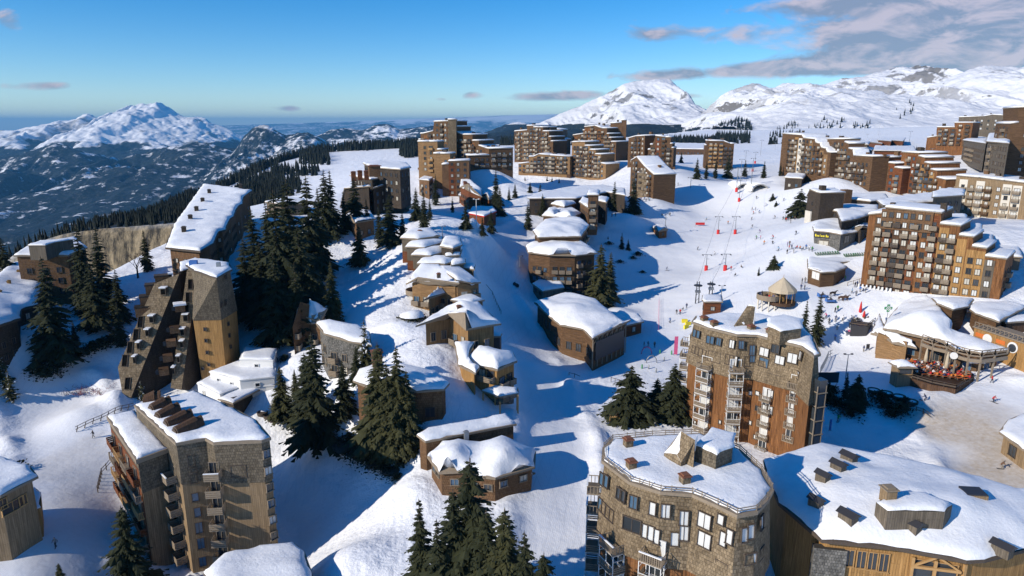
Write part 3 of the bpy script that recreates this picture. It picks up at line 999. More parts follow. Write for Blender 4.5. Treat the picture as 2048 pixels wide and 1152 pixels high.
class Bld:
    """one building: an Empty at its foot that parents walls, roof, windows, balconies"""
    def __init__(s, name, label, cat='building', at=None, group=None):
        s.root = empty(name, at, label, cat, group)
        s.o = Vector(at); s.nw = s.nb = 0; s.xw = None; s.xb = None; s.walls = {}

    def part(s, name, mb, parent=None, label=None):
        off = s.o if parent is None else Vector((0, 0, 0))
        mb.v = [(p[0] - s.o.x, p[1] - s.o.y, p[2] - s.o.z) for p in mb.v]
        o = mb.build(name, parent or s.root)
        if label: o['label'] = label
        return o

    def wall(s, poly, bands, zf=None, label=None):
        """bands: (z0, z1, inset0, inset1, material); the top band follows zf when z1 is None"""
        if not ccw(poly): poly = poly[::-1]
        mb = MB(); n = len(poly)
        for z0, z1, i0, i1, mat in bands:
            lo = inset(poly, i0) if i0 else poly; hi = inset(poly, i1) if i1 else poly
            vs = [(p[0], p[1], z0) for p in lo] + [(p[0], p[1], zf(p[0], p[1]) if z1 is None else z1) for p in hi]
            mb.add(vs, [(i, (i + 1) % n, (i + 1) % n + n, i + n) for i in range(n)], mat)
            mb.add(vs, [tuple(range(n, 2 * n))], mat)
            mb.add(vs, [tuple(range(n - 1, -1, -1))], mat)
        return s.part('wall', mb, label=label)

    def roof(s, outline, inner=(), over=0.5, th=0.35, snow=0.7, mat=TRIM, rim=0.9, step=1.2, lump=0.12, seed=None, bare=0.0, smat=None, zf=None, ragged=0.3):
        if not ccw(outline): outline = outline[::-1]
        zf = zf or Surf(outline, inner)
        big = inset(outline, -over) if over else [p[:2] for p in outline]
        mb = MB()
        n = len(big)
        P = [Vector(p[:2]) for p in big] + [Vector((p[0], p[1])) for p in inner]
        if zf.const is None:
            x = min(p[0] for p in big)
            while x < max(p[0] for p in big):
                y = min(p[1] for p in big)
                while y < max(p[1] for p in big):
                    if inside(x, y, big) and pdist(x, y, big) > .3: P.append(Vector((x, y)))
                    y += 1.1
                x += 1.1
        r = geometry.delaunay_2d_cdt(P, [(i, (i + 1) % n) for i in range(n)], [], 1, 1e-5)
        top = [(p.x, p.y, zf(p.x, p.y) + th) for p in r[0]]; bot = [(p.x, p.y, zf(p.x, p.y)) for p in r[0]]
        mb.add(top, [tuple(t) for t in r[2]], mat)
        mb.add(bot, [tuple(t[::-1]) for t in r[2]], mat)
        mb.prism(big, 0, 0, mat, cap=False, z0f=zf, z1f=lambda x, y: zf(x, y) + th)
        ro = s.part('roof', mb)
        if snow:
            sp = inset(big, 0.06 + bare)
            me = snow_mesh('roof_snow', sp, lambda x, y: zf(x, y) + th - 0.01, snow, rim, step, lump, smat, s.o, seed if seed is not None else random.random() * 50, ragged)
            link('roof_snow', me, ro)
        s.lastroof = ro
        return zf

    def window(s, c, rz, w, h, gl, fr=TRIM_DK, split=None, tilt=0.0, sub=False, name='window'):
        if split is None: split = w > 1.0
        f, p, both = window_mesh(w, h, gl, fr, split)
        loc = Vector(c) - s.o
        if s.nw >= 100:
            if s.xw is None: s.xw = []
            s.xw.append((both, loc, rz, tilt)); return
        s.nw += 1
        o = link(name, f if sub else both, s.root, loc); o.rotation_euler = (tilt, 0, rz)
        if sub: link('pane', p, o)
        return o

    def balcony(s, c, rz, w, d, style='board', mat=TRIM, snow=False):
        me = balcony_mesh(w, d, style, mat, snow)
        loc = Vector(c) - s.o
        if s.nb >= 100:
            if s.xb is None: s.xb = []
            s.xb.append((me, loc, rz, 0.0)); return
        s.nb += 1
        o = link('balcony', me, s.root, loc, rz)
        return o

    def finish(s):
        for lst, nm in ((s.xw, 'windows'), (s.xb, 'balconies')):
            if not lst: continue
            mb = MB()
            for me, loc, rz, tl in lst:
                M = Matrix.Translation(loc) @ Matrix.Rotation(rz, 4, 'Z') @ Matrix.Rotation(tl, 4, 'X')
                vs = [M @ v.co for v in me.vertices]
                b = len(mb.v); mb.v.extend([tuple(v) for v in vs])
                for p in me.polygons:
                    mb.f.append([i + b for i in p.vertices]); mb.m.append(mb.mi(me.materials[p.material_index])); mb.sm.append(False)
            o = mb.build(nm, s.root); o['kind'] = 'stuff'
        s.xw = s.xb = None
        return s

    def edge(s, p, q):
        p, q = Vector(p[:2]), Vector(q[:2]); d = q - p
        return p, d, math.atan2(d.y, d.x), Vector((d.y, -d.x)).normalized()

    def facade(s, p, q, z0, z1, bay=3.2, st=2.8, w=1.3, h=1.5, cols=None, bal=0.5, bw=2.4, bd=1.1, style='board', bmat=TRIM, gl=GLASSES, fr=TRIM_DK,
               skip=0.05, seed=1, first=1.6, margin=0.6, sub=False, snow=0.0, topskip=0.4, wide=True):
        """rows of windows and stacks of balconies on the wall from p to q (outside on its right)"""
        P, d, rz, nrm = s.edge(p, q)
        L = d.length
        rng = random.Random(seed)
        n = max(1, int((L - 2 * margin) / bay)) if cols is None else len(cols)
        rows = max(1, int((z1 - z0 - topskip) / st))
        if cols is None: cols = ['b' if rng.random() < bal else 'w' for _ in range(n)]
        for i in range(n):
            t = (margin + (L - 2 * margin) * (i + 0.5) / n) / L
            c = P + d * t + nrm * 0.015
            for r in range(rows):
                z = z0 + r * st + first
                if cols[i] == 'b' :
                    g = rng.choice(gl)
                    s.window((c.x, c.y, z - .1), rz, min(bw * .8, 2.0) if wide else w, 2.0, g, fr, sub=sub)
                    s.balcony((c.x, c.y, z - 1.15), rz, bw, bd, style, bmat, snow and rng.random() < snow)
                elif rng.random() > skip:
                    s.window((c.x, c.y, z), rz, w, h, rng.choice(gl), fr, sub=sub)
        return rows

    def on_wall(s, p, q, u, v, push=0.015):
        """where the sight line through (u, v) meets the upright wall p-q"""
        P, d, rz, nrm = s.edge(p, q)
        r = ray(u, v); k = (P.x * nrm.x + P.y * nrm.y) / (r.x * nrm.x + r.y * nrm.y)
        c = Vector((0, 0, CAMZ)) + r * k
        return Vector((c.x + nrm.x * push, c.y + nrm.y * push, c.z)), rz, k

    def wins_px(s, p, q, lst, fr=TRIM_DK, sub=True, tilt=0.0, push=0.015):
        """windows given as (u, v, width m, height m, glass)"""
        for u, v, w, h, gl in lst:
            c, rz, k = s.on_wall(p, q, u, v, push)
            s.window(c, rz, w, h, gl, fr, tilt=tilt, sub=sub)

    def chimney(s, x, y, z, w=0.9, h=1.4, mat=SH_GREY, cap=RUSTCAP, rz=0.3, name='chimney', parent=None):
        m = MB(); m.box((x, y, z + h / 2), (w, w, h), mat, rz)
        m.box((x, y, z + h + .06), (w * 1.25, w * 1.25, .12), cap, rz)
        m.box((x, y, z + h + .22), (w * .8, w * .8, .2), cap, rz)
        return s.part(name, m)


def XY(pts, z):
    """photograph outline at height z -> plan outline, counter-clockwise"""
    out = []
    for p in pts:
        zz = p[2] if len(p) > 2 else z
        q = at_z(p[0], p[1], zz); out.append((q.x, q.y, zz))
    return out if ccw(out) else out[::-1]


def P3(pts, z=0):
    return [tuple(at_z(p[0], p[1], p[2] if len(p) > 2 else z)) for p in pts]


def centre(poly): return sum(p[0] for p in poly) / len(poly), sum(p[1] for p in poly) / len(poly)


def facing(p, q):
    """does the outside of wall p-q look towards the camera"""
    d = Vector((q[0] - p[0], q[1] - p[1])); n = Vector((d.y, -d.x))
    m = Vector(((p[0] + q[0]) / 2, (p[1] + q[1]) / 2))
    return n.dot(-m) / (n.length * m.length + 1e-9)


def simple_building(name, label, cat, outline, z, zb, wallmat, inner=(), low=None, lowh=0, over=0.5, snow=0.7, th=0.35, group=None, fac=None, seed=1, chim=(), trim=TRIM,
                    rim=0.9, step=1.2, lump=0.2, minlen=2.0, minface=0.08, wallin=0.0, edges=None, smat=None, bare=0.0, fit=None):
    """a walled block under a snowy roof, windows on every wall that can be seen; fit = height of the eaves above the ground in front"""
    if fit:
        f_ = max(outline, key=lambda p: p[1]); z0 = f_[2] if len(f_) > 2 else z
        lo = ground(f_[0], f_[1]).z; hi = lo + 30
        for _ in range(30):
            m_ = (lo + hi) / 2; q_ = at_z(f_[0], f_[1], m_)
            if m_ - gz(q_.x, q_.y) > fit: hi = m_
            else: lo = m_
        dz = hi - z0
        outline = [(p[0], p[1], (p[2] if len(p) > 2 else z) + dz) for p in outline]; inner = [(p[0], p[1], p[2] + dz) for p in inner]
        z += dz; zb = z - fit - 3; chim = [(c[0], c[1], *([c[2] + dz] if len(c) > 2 else []), *c[3:]) for c in chim]
    ol = XY(outline, z); inn = P3(inner, z) if inner else ()
    cx, cy = centre(ol)
    b = Bld(name, label, cat, (cx, cy, zb), group)
    zf = Surf(ol, inn)
    wp = inset(ol, over * 0.2 + wallin) if over else [p[:2] for p in ol]
    bands = []
    if low is not None: bands = [(zb - 2, zb + lowh, -0.003, -0.003, low), (zb + lowh, None, 0, 0, wallmat)]
    else: bands = [(zb - 2, None, 0, 0, wallmat)]
    b.wall(wp, bands, zf)
    b.roof(ol, inn, over, th, snow, trim, rim, step, lump, seed * 1.7, bare, smat, zf)
    if fac is not None:
        n = len(wp)
        for i in range(n):
            p, q = wp[i], wp[(i + 1) % n]
            L = math.hypot(q[0] - p[0], q[1] - p[1])
            if L < minlen or facing(p, q) < minface: continue
            f = dict(fac)
            if edges and i in edges: f.update(edges[i])
            zt = min(zf(p[0], p[1]), zf(q[0], q[1]))
            ze = max(zb, max(gz(p[0], p[1]), gz((p[0] + q[0]) / 2, (p[1] + q[1]) / 2)) + .1)
            if zt - ze < 1.5: continue
            if zt - ze < 2.9: f['first'] = (zt - ze) / 2 + .05; f['h'] = min(f.get('h', 1.5), (zt - ze) * .6); f['bal'] = 0; f['topskip'] = 0
            b.facade(p, q, ze, zt, seed=seed * 13 + i, **f)
    for c in chim:
        q = at_z(c[0], c[1], c[2]) if len(c) > 2 else at_z(c[0], c[1], z)
        b.chimney(q.x, q.y, zf(q.x, q.y) + 0.2, *c[3:])
    b.zf, b.wp, b.ol = zf, wp, ol
    return b
# ================================================================== near buildings
_a, _b, _c = CURTAIN_W, GL_BLUE, GL_DARK

# ---- F: shingled apartment tower, bottom of the picture right of the middle
zF = 19.0
olF = P3([(1204, 926), (1206, 901), (1224, 884), (1304, 876), (1400, 872), (1480, 905), (1524, 946), (1546, 985), (1536, 1004), (1514, 1029), (1474, 1036), (1434, 1016), (1384, 994), (1321, 989), (1259, 969)], zF)
olF = olF if ccw(olF) else olF[::-1]
bF = Bld('apartment_tower', 'nearest shingled apartment tower with curved front and roof snow guards, cut by the bottom edge', 'apartment tower', (*centre(olF), 0))
zf = Surf(olF)
wF = inset(olF, 0.35)
bF.wall(wF, [(-8, 9.8, -0.35, -0.35, PL_ORANGE), (9.8, None, -0.75, 0.0, SH_TAN)], zf)
bF.roof(olF, (), 0.1, 0.4, 0.55, TRIM, 1.2, 1.0, 0.14, 2.0, 0.25)


def edge_at(poly, u, v):
    """index of the visible wall hit by the sight line"""
    best = None
    n = len(poly)
    r = ray(u, v)
    for i in range(n):
        p, q = Vector(poly[i][:2]), Vector(poly[(i + 1) % n][:2])
        d = q - p; nr = Vector((d.y, -d.x)).normalized()
        den = r.x * nr.x + r.y * nr.y
        if den > -1e-4: continue
        k = (p.x * nr.x + p.y * nr.y) / den
        x, y = r.x * k, r.y * k
        t = ((x - p.x) * d.x + (y - p.y) * d.y) / d.length_squared
        if -0.02 <= t <= 1.02 and k > 0 and (best is None or k < best[0]): best = (k, i)
    return best[1] if best else None


def px_windows(b, poly, lst, fr=TRIM_DK, tilt=0.0, sub=True, push=0.02):
    n = len(poly)
    for u, v, w, h, gl in lst:
        i = edge_at(poly, u, v)
        if i is None: continue
        c, rz, k = b.on_wall(poly[i], poly[(i + 1) % n], u, v, push)
        b.window(c, rz, w, h, gl, fr, tilt=tilt, sub=sub)


def zb(x, y, ox, oy): return (ox + x / 4.0, oy + y / 4.0)


mF = inset(olF, 0.0)
wmid = inset(olF, 0.35 - 0.42)
shF = [(720, 375, .9, 1.7, _b), (758, 395, .9, 1.7, _b), (855, 490, .85, 1.6, _c), (893, 515, .85, 1.6, _c), (972, 560, 1.1, 1.7, GL_BLUE), (1125, 612, .9, 1.7, _a), (1228, 632, 1.1, 1.8, _a),
       (1375, 688, 1.1, 1.9, _a), (1375, 808, 1.1, 1.9, _a), (1540, 708, 1.7, 1.9, _a), (1540, 862, 1.7, 1.9, _a), (1672, 700, .9, 1.3, _a), (1300, 855, 1.0, 1.8, _a),
       (708, 575, .9, 1.7, _b), (735, 605, .9, 1.7, _b), (768, 640, .9, 1.7, _c), (800, 668, .9, 1.7, _c), (1065, 790, .8, 1.8, _a), (1110, 808, .9, 1.9, _a), (1158, 835, .8, 1.9, _a),
       (1690, 855, .9, 1.8, _a), (1742, 838, .9, 1.8, _a), (1858, 822, .9, 1.8, _a), (1910, 795, .9, 1.8, _a), (1995, 720, .9, 1.8, _a), (960, 740, 2.4, 1.8, _c)]
px_windows(bF, wmid, [(*zb(x, y, 1024, 864), w, h, g) for x, y, w, h, g in shF], TRIM_DK, -0.075)
loF = inset(olF, 0.35 - 0.35)
px_windows(bF, loF, [(*zb(x, y, 1024, 864), w, h, g) for x, y, w, h, g in
                     [(1452, 1075, .8, .8, _c), (1370, 1050, .8, .8, _c), (1600, 1085, 1.2, 1.6, _a), (1680, 1085, 1.6, 1.6, _a), (1905, 1010, 1.6, 1.4, _a), (1990, 965, 1.2, 1.6, _c), (1930, 1130, 1.0, 1.4, _c)]])


def bay_stack(b, poly, u, v, rows, st=2.75, w=2.5, d=1.5, mat=TRIM, top=None, rows_up=0, snow=False, push=0.0, gl=(_a, _c, _a), door=True, style='bay'):
    i = edge_at(poly, u, v)
    if i is None: return
    n = len(poly)
    c, rz, k = b.on_wall(poly[i], poly[(i + 1) % n], u, v, 0.01)
    for r in range(rows):
        z = c.z - r * st
        if door: b.window((c.x, c.y, z + 1.2), rz, w - .5, 2.2, gl[r % len(gl)], WHITE, sub=True)
        b.balcony((c.x, c.y, z), rz, w, d, 'slat' if r == 0 and style == 'bay' else style, mat, snow and r == 0)


bay_stack(bF, loF, 1238, 1090, 4, w=3.0, d=1.9, snow=True)
bay_stack(bF, loF, 1312, 1112, 4, w=2.8, d=1.8, snow=True)
# bays on the left flank, seen edge-on
iL = edge_at(loF, 1212, 1000) or 0
pL = min(loF, key=lambda p: at_depth(1024, 576, 1).dot(Vector((0, 0, 0))) + p[0] / p[1])
for r in range(8):
    z = 14.5 - r * 2.75
    rzL = math.atan2(loF[0][1] - loF[-1][1], loF[0][0] - loF[-1][0])
    k = loF.index(pL); nx = loF[(k + 1) % len(loF)]
    e0, d0, rz0, n0 = bF.edge(loF[k - 1], pL)
    c = Vector(pL) - d0.normalized() * 1.7
    bF.window((c.x + n0.x * .02, c.y + n0.y * .02, z + 1.2), rz0, 2.2, 2.2, (_c, _a)[r % 2], WHITE, sub=True)
    bF.balcony((c.x, c.y, z), rz0, 2.9, 1.8, 'slat' if r < 2 else 'bay', TRIM, r < 2)
for u, v in ((1256, 893), (1262, 938), (1369, 967)):
    q = at_z(u, v, zF + .6); bF.chimney(q.x, q.y, zF + .3, 1.0, 1.3, SH_TAN)
# snow guard rails at the right hand roof edge
mb = MB()
e = inset(olF, 0.1)
for i in range(len(e)):
    p, q = e[i], e[(i + 1) % len(e)]
    for k in range(2):
        mb.bar((p[0], p[1], zF + .75 + k * .28), (q[0], q[1], zF + .75 + k * .28), .08, .08, TRIM)
    L = math.hypot(q[0] - p[0], q[1] - p[1])
    for j in range(int(L / 1.2)):
        t = j * 1.2 / L; mb.box((p[0] + (q[0] - p[0]) * t, p[1] + (q[1] - p[1]) * t, zF + .75), (.08, .08, .9), TRIM)
bF.part('snow_guard', mb)
# box turret and pitched snow wedge on the roof
tp = XY([(1391, 890), (1433, 908), (1466, 892), (1468, 868), (1425, 858)], 22.0)
mb = MB(); mb.prism([p[:2] for p in tp], zF, 22.0, SH_GREY); tu = bF.part('roof_turret', mb)
link('roof_snow', snow_mesh('roof_snow', inset(tp, -.25), lambda x, y: 22.0, .55, .7, .8, .1, None, bF.o, 4), tu)
ol = P3([(1328, 906, 20.2), (1362, 926, 20.2), (1389, 912, 20.4), (1390, 880, 23.4), (1362, 862, 23.6)])
ol = ol if ccw(ol) else ol[::-1]
w2 = Surf(ol)
mb = MB(); mb.prism([p[:2] for p in ol], zF, 0, SH_TAN, z1f=w2); tu = bF.part('roof_gable', mb)
link('roof_snow', snow_mesh('roof_snow', ol, w2, .5, .7, .8, .1, None, bF.o, 6), tu)
bF.finish()

# ---- G: round fronted tower with white framed bays
zG = 23.0
olG = P3([(1384, 647), (1392, 636), (1440, 630), (1520, 634), (1570, 642), (1604, 652), (1626, 680), (1640, 712), (1628, 716), (1603, 696), (1568, 688), (1536, 680), (1514, 674), (1474, 673), (1416, 659)], zG)
olG = olG if ccw(olG) else olG[::-1]
bG = Bld('apartment_tower', 'tall round fronted tower, shingles over orange boards with white framed bays, beside the piste', 'apartment tower', (*centre(olG), 3))
zf = Surf(olG)
wG = inset(olG, 0.3)
bG.wall(wG, [(-2, 15.2, -0.55, -0.55, PL_ORANGE), (15.2, None, -1.0, 0.0, SH_TAN)], zf)
bG.roof(olG, (), 0.12, 0.4, 0.6, TRIM, 1.3, 1.1, 0.2, 9.0, 0.2)
shG = inset(olG, 0.3 - 0.5)
loG = inset(olG, 0.3 - 0.55)
Z3 = lambda L, ox=1024, oy=600: [(*zb(x, y, ox, oy), w, h, g) for x, y, w, h, g in L]
px_windows(bG, shG, Z3([(1462, 265, .9, 1.5, _b), (1492, 275, .9, 1.5, _b), (1572, 315, .9, 1.5, _b), (1602, 322, .9, 1.5, _b), (1655, 333, 1.1, 1.5, _b), (1760, 352, 1.1, 1.6, _a), (1832, 358, 1.1, 1.6, _b), (1920, 400, 1.1, 1.9, _b),
                        (1455, 395, .9, 1.5, _b), (1482, 405, .9, 1.5, _b), (1512, 420, .9, 1.5, _b), (1540, 430, .9, 1.5, _b), (1620, 455, 2.6, 2.0, _c), (1725, 475, .9, 1.9, _a), (1755, 482, .9, 1.9, _a), (1785, 488, .9, 1.9, _a),
                        (1878, 490, 1.0, 1.8, _b), (1920, 460, 1.1, 1.8, _b), (2018, 415, 1.9, 1.6, _a), (2015, 500, 1.9, 1.7, _b)]), TRIM_DK, -0.11)
px_windows(bG, shG, Z3([(95, 560, 1.8, 1.6, _a), (195, 545, 1.8, 1.8, _a), (60, 470, 1.6, 1.6, _c), (260, 525, 1.1, 1.6, _a)], 1536, 580), TRIM_DK, -0.11)
px_windows(bG, loG, Z3([(1465, 755, .7, .9, _a), (1465, 870, .7, .9, _c), (1467, 980, .7, .9, _a), (1910, 742, .9, .9, _a), (1965, 745, .9, .9, _a), (1970, 632, .9, .9, _b), (1915, 620, .9, .9, _c), (1962, 865, .8, 1.0, _c), (1905, 980, .8, .9, _a), (2025, 870, 1.2, 1.6, _a),
                        (1665, 975, .6, .8, _a), (1948, 1095, .8, .9, _a)]))
px_windows(bG, loG, Z3([(60, 710, 2.2, 1.6, _a), (215, 800, 1.4, 1.6, _a), (210, 920, 1.4, 1.6, _a), (240, 680, 1.3, 1.5, _a), (20, 830, 1.2, 1.6, _a), (15, 960, 1.2, 1.6, _a)], 1536, 580))
bay_stack(bG, loG, 1414, 736, 7, 2.45, 2.6, 1.7)
bay_stack(bG, loG, 1470, 742, 7, 2.45, 2.5, 1.5)
bay_stack(bG, loG, 1533, 800, 5, 2.45, 2.0, 1.0, style='slat')
bay_stack(bG, loG, 1590, 775, 5, 2.45, 2.0, 1.0, style='slat')
pL = min(loG, key=lambda p: p[0] / p[1]); k = loG.index(pL)
e0, d0, rz0, n0 = bG.edge(loG[k - 1], pL)
for r in range(8):
    z = 18.4 - r * 2.45
    c = Vector(pL) - d0.normalized() * 1.2
    bG.window((c.x + n0.x * .02, c.y + n0.y * .02, z + 1.2), rz0, 2.0, 2.1, (_a, _c)[r % 2], WHITE, sub=True)
    bG.balcony((c.x, c.y, z), rz0, 2.6, 1.7, 'slat' if r < 2 else 'bay', TRIM, r < 2)
pR = max(loG, key=lambda p: p[0] / p[1]); k = loG.index(pR); nxt = loG[(k + 1) % len(loG)]
for u, v in ((1408, 643), (1428, 652), (1502, 661), (1540, 668)):
    q = at_z(u, v, zG + .6); bG.chimney(q.x, q.y, zG + .3, 1.1, 1.1, SH_TAN)
tp = XY([(1537, 652), (1561, 662), (1603, 656), (1604, 640), (1566, 632), (1537, 638)], 25.6)
mb = MB(); mb.prism([p[:2] for p in tp], zG, 25.6, SH_TAN); tu = bG.part('roof_turret', mb)
link('roof_snow', snow_mesh('roof_snow', inset(tp, -.3), lambda x, y: 25.6, .6, .8, .9, .1, None, bG.o, 14), tu)
ol = P3([(1468, 651, 24.0), (1508, 649, 24.0), (1512, 612, 27.2), (1497, 608, 27.4)])
ol = ol if ccw(ol) else ol[::-1]
w2 = Surf(ol)
mb = MB(); mb.prism([p[:2] for p in ol], zG, 0, SH_TAN, z1f=w2); tu = bG.part('roof_gable', mb)
link('roof_snow', snow_mesh('roof_snow', ol, w2, .45, .7, .9, .1, None, bG.o, 16), tu)
# glazed stair strip on the right hand corner
kR = max(range(len(loG)), key=lambda i: loG[i][0] / loG[i][1]); pR = loG[kR]
mb = MB()
for r in range(6):
    z = 5 + r * 2.45
    mb.box((pR[0] - .2, pR[1] - 1.0, z + 1.1), (1.5, 1.5, 2.2), GL_DARK, .3); mb.box((pR[0] - .2, pR[1] - 1.0, z), (1.75, 1.75, .16), TRIM, .3)
for sx in (-.85, .85): mb.box((pR[0] - .2 + sx * .95, pR[1] - 1.0 + sx * .3 - .78, 11.5), (.14, .14, 14), TRIM, .3)
bG.part('stair_glazing', mb)
bG.finish()

# ---- A: long tower at the bottom left with five brown roof vents
zA = 14.0
olA = P3([(271, 815), (353, 891), (412, 881), (428, 890), (523, 886), (540, 880), (512, 846), (467, 822), (390, 787)], zA)
olA = olA if ccw(olA) else olA[::-1]
bA = Bld('apartment_tower', 'brown apartment tower with five curved brown roof vents and stacked balconies, bottom left', 'apartment tower', (*centre(olA), -10))
zf = Surf(olA)
wA = inset(olA, 0.15)
bA.wall(wA, [(-24, 7.6, 0, 0, PL_TAN), (7.6, None, -0.12, -0.12, SH_GREY)], zf)
bA.roof(olA, (), 0.15, 0.45, 0.55, TRIM, 1.0, 1.2, 0.12, 21.0, 0.1)
olN = P3([(217, 840), (275, 927), (335, 905), (268, 829)], 11.2)
olN = olN if ccw(olN) else olN[::-1]
wN = inset(olN, 0.2)
bA.wall(wN, [(-24, 6.2, 0, 0, PL_TAN), (6.2, None, -0.1, -0.1, SH_GREY)], Surf(olN))
bA.roof(olN, (), 0.2, 0.7, 0.5, TRIM, 0.9, 1.1, 0.1, 22.0, 0.1)
px_windows(bA, wA, [(*zb(x, y, 0, 864), w, h, g) for x, y, w, h, g in
                    [(1530, 225, 1.0, 1.9, _c), (1548, 300, .9, .8, _a), (1550, 370, .9, 1.6, _c), (1562, 520, 1.0, 1.5, _b), (1580, 640, 1.0, 1.7, _b), (1592, 765, 1.1, 2.0, _b), (1608, 890, 1.1, 2.0, _b), (1622, 1035, 1.1, 1.8, _b),
                     (1910, 310, 2.3, 2.0, _b)]])
for u0, v0, wd, nrow in ((352, 957, 2.2, 9), (430, 950, 2.2, 9)):
    i = edge_at(wA, u0 + 12, v0)
    c, rz, k = bA.on_wall(wA[i], wA[(i + 1) % len(wA)], u0, v0, 0.01)
    for r in range(nrow):
        z = c.z - r * 2.75
        bA.window((c.x, c.y, z + 1.15), rz, 1.5, 2.1, GL_DARK, TRIM, sub=True)
        bA.balcony((c.x, c.y, z), rz, wd, 1.7, 'board', TRIM, r == 0)
i = edge_at(wA, 532, 940)
if i is not None:
    p, q = wA[i], wA[(i + 1) % len(wA)]
    for r in range(7):
        x, y = (p[0] + q[0]) / 2, (p[1] + q[1]) / 2
        e0, d0, rz0, n0 = bA.edge(p, q)
        bA.window((x + n0.x * .15, y + n0.y * .15, 12 - r * 2.75), rz0, 1.2, 1.4, (_b, _a, _c)[r % 3], TRIM, sub=True)
# sunny left flank of the annexe with level balconies
k = max(range(len(wN)), key=lambda i: facing(wN[i], wN[(i + 1) % len(wN)]) if (wN[i][0] + wN[(i + 1) % len(wN)][0]) / 2 < centre(wN)[0] - 1 and abs(wN[i][1] - wN[(i + 1) % len(wN)][1]) > 4 else -9)
p, q = wN[k], wN[(k + 1) % len(wN)]
e0, d0, rz0, n0 = bA.edge(p, q)
mb = MB()
cc = (e0 + d0 / 2 + n0 * 0.06)
mb.box((cc.x, cc.y, -4), (d0.length - .4, .12, 28), HP_RUST, rz0); bA.part('cladding', mb)
for j in range(4):
    for r in range(6):
        c = e0 + d0 * ((j + .5) / 4) + n0 * .14
        z = 7.4 - r * 2.75
        bA.window((c.x, c.y, z + 1.1), rz0, 1.7, 2.0, (_c, _c, _a)[(j + r) % 3], TRIM)
        bA.balcony((c.x, c.y, z), rz0, d0.length / 4 - .5, .9, 'slat' if (j + r) % 3 else 'board', (HP_RUST, TRIM, TRIM_AM)[(j * 2 + r) % 3])
# roof vents: curved hoods
for u0, v0, u1, v1 in ((286, 800, 322, 795), (300, 818, 340, 806), (313, 834, 357, 819), (330, 848, 383, 832), (348, 864, 404, 846)):
    a = at_z(u0, v0, zA + .9); c = at_z(u1, v1, zA + .9); d = (c - a); L = d.length; d /= L; s = Vector((-d.y, d.x, 0))
    mb = MB(); nseg = 7; prof = [(math.cos(math.pi * i / nseg), math.sin(math.pi * i / nseg)) for i in range(nseg + 1)]
    for wv, h0, h1, ex in ((1.05, 1.0, 1.9, 0.0), (1.16, 1.35, 2.0, .9)):
        vs = []
        for e, h in ((a + d * (ex * .2), h0), (c - d * ex, h1)):
            for px, pz in prof: vs.append((e.x + s.x * px * wv, e.y + s.y * px * wv, zA + .35 + pz * h))
        n1 = nseg + 1
        mb.add(vs, [(i, i + 1, i + 1 + n1, i + n1) for i in range(nseg)], PL_DARK)
        mb.add(vs, [tuple(range(n1 - 1, -1, -1)), tuple(range(n1, 2 * n1))], TRIM_DK)
    bA.part('roof_vent', mb)
bA.finish()

# ---- S: wide low building under one snow field, bottom right
zS = 14.0
ol = P3([(1530, 925, 13.2), (1536, 955, 13.2), (1560, 1010, 13.2), (1645, 1083, 13.2), (1790, 1098, 13.2), (1930, 1124, 13), (1965, 1122, 13), (2110, 1086, 13), (2150, 1010, 13.6), (2048, 985, 14), (2030, 985, 14), (1960, 960, 14), (1800, 925, 14), (1700, 905, 14), (1640, 893, 14)])
ol = ol if ccw(ol) else ol[::-1]
inn = P3([(1760, 1000, 15.8), (1900, 1010, 15.8), (1660, 970, 15.2), (1980, 1040, 14.6), (1930, 1085, 13.8)])
bS = Bld('hotel_building', 'wide low yellow boarded building under a broad vented snow roof, bottom right', 'building', (*centre(ol), 2))
zf = Surf(ol, inn)
wS = inset(ol, 0.9)
bS.wall(wS, [(-6, None, 0, 0, PL_AMBER)], zf)
bS.roof(ol, inn, 0.25, 0.4, 0.75, TRIM_DK, 1.5, 1.2, 0.22, 33.0)
px_windows(bS, wS, [(*zb(x, y, 1536, 864), w, h, g) for x, y, w, h, g in [(650, 1005, 1.1, 2.3, _c), (745, 1018, 1.1, 2.4, _c), (835, 1030, 1.1, 2.4, _c), (925, 1042, 1.1, 2.5, _c)]], TRIM_AM)
# stone pier at the left corner
i = edge_at(wS, 1655, 1115); c, rz, k = bS.on_wall(wS[i], wS[(i + 1) % len(wS)], 1657, 1115, 0.0)
mb = MB(); mb.box((c.x, c.y, 3), (3.6, 1.0, 18), STONE, rz)
bS.part('stone_pier', mb)
# open timber porch on the right
i = edge_at(wS, 1870, 1135); 
mb = MB()
for u in (1822, 1868, 1925):
    c, rz, k = bS.on_wall(wS[edge_at(wS, u, 1135)], wS[(edge_at(wS, u, 1135) + 1) % len(wS)], u, 1135, 0.35); mb.box((c.x, c.y, 4), (.3, .3, 16.5), TRIM_AM, rz)
c0, rz, _ = bS.on_wall(wS[i], wS[(i + 1) % len(wS)], 1822, 1128, .4); c1, rz, _ = bS.on_wall(wS[i], wS[(i + 1) % len(wS)], 1920, 1140, .4)
mb.bar(c0, c1, .3, .3, TRIM_AM)
c2, rz, _ = bS.on_wall(wS[i], wS[(i + 1) % len(wS)], 1875, 1110, .4); mb.bar(c0, c2, .22, .22, TRIM_AM); mb.bar(c2, c1, .22, .22, TRIM_AM)
bS.part('timber_porch', mb)
c, rz, _ = bS.on_wall(wS[i], wS[(i + 1) % len(wS)], 1868, 1145, .05)
bS.window(c, rz, 4.5, 3.0, _c, TRIM_AM, sub=True)
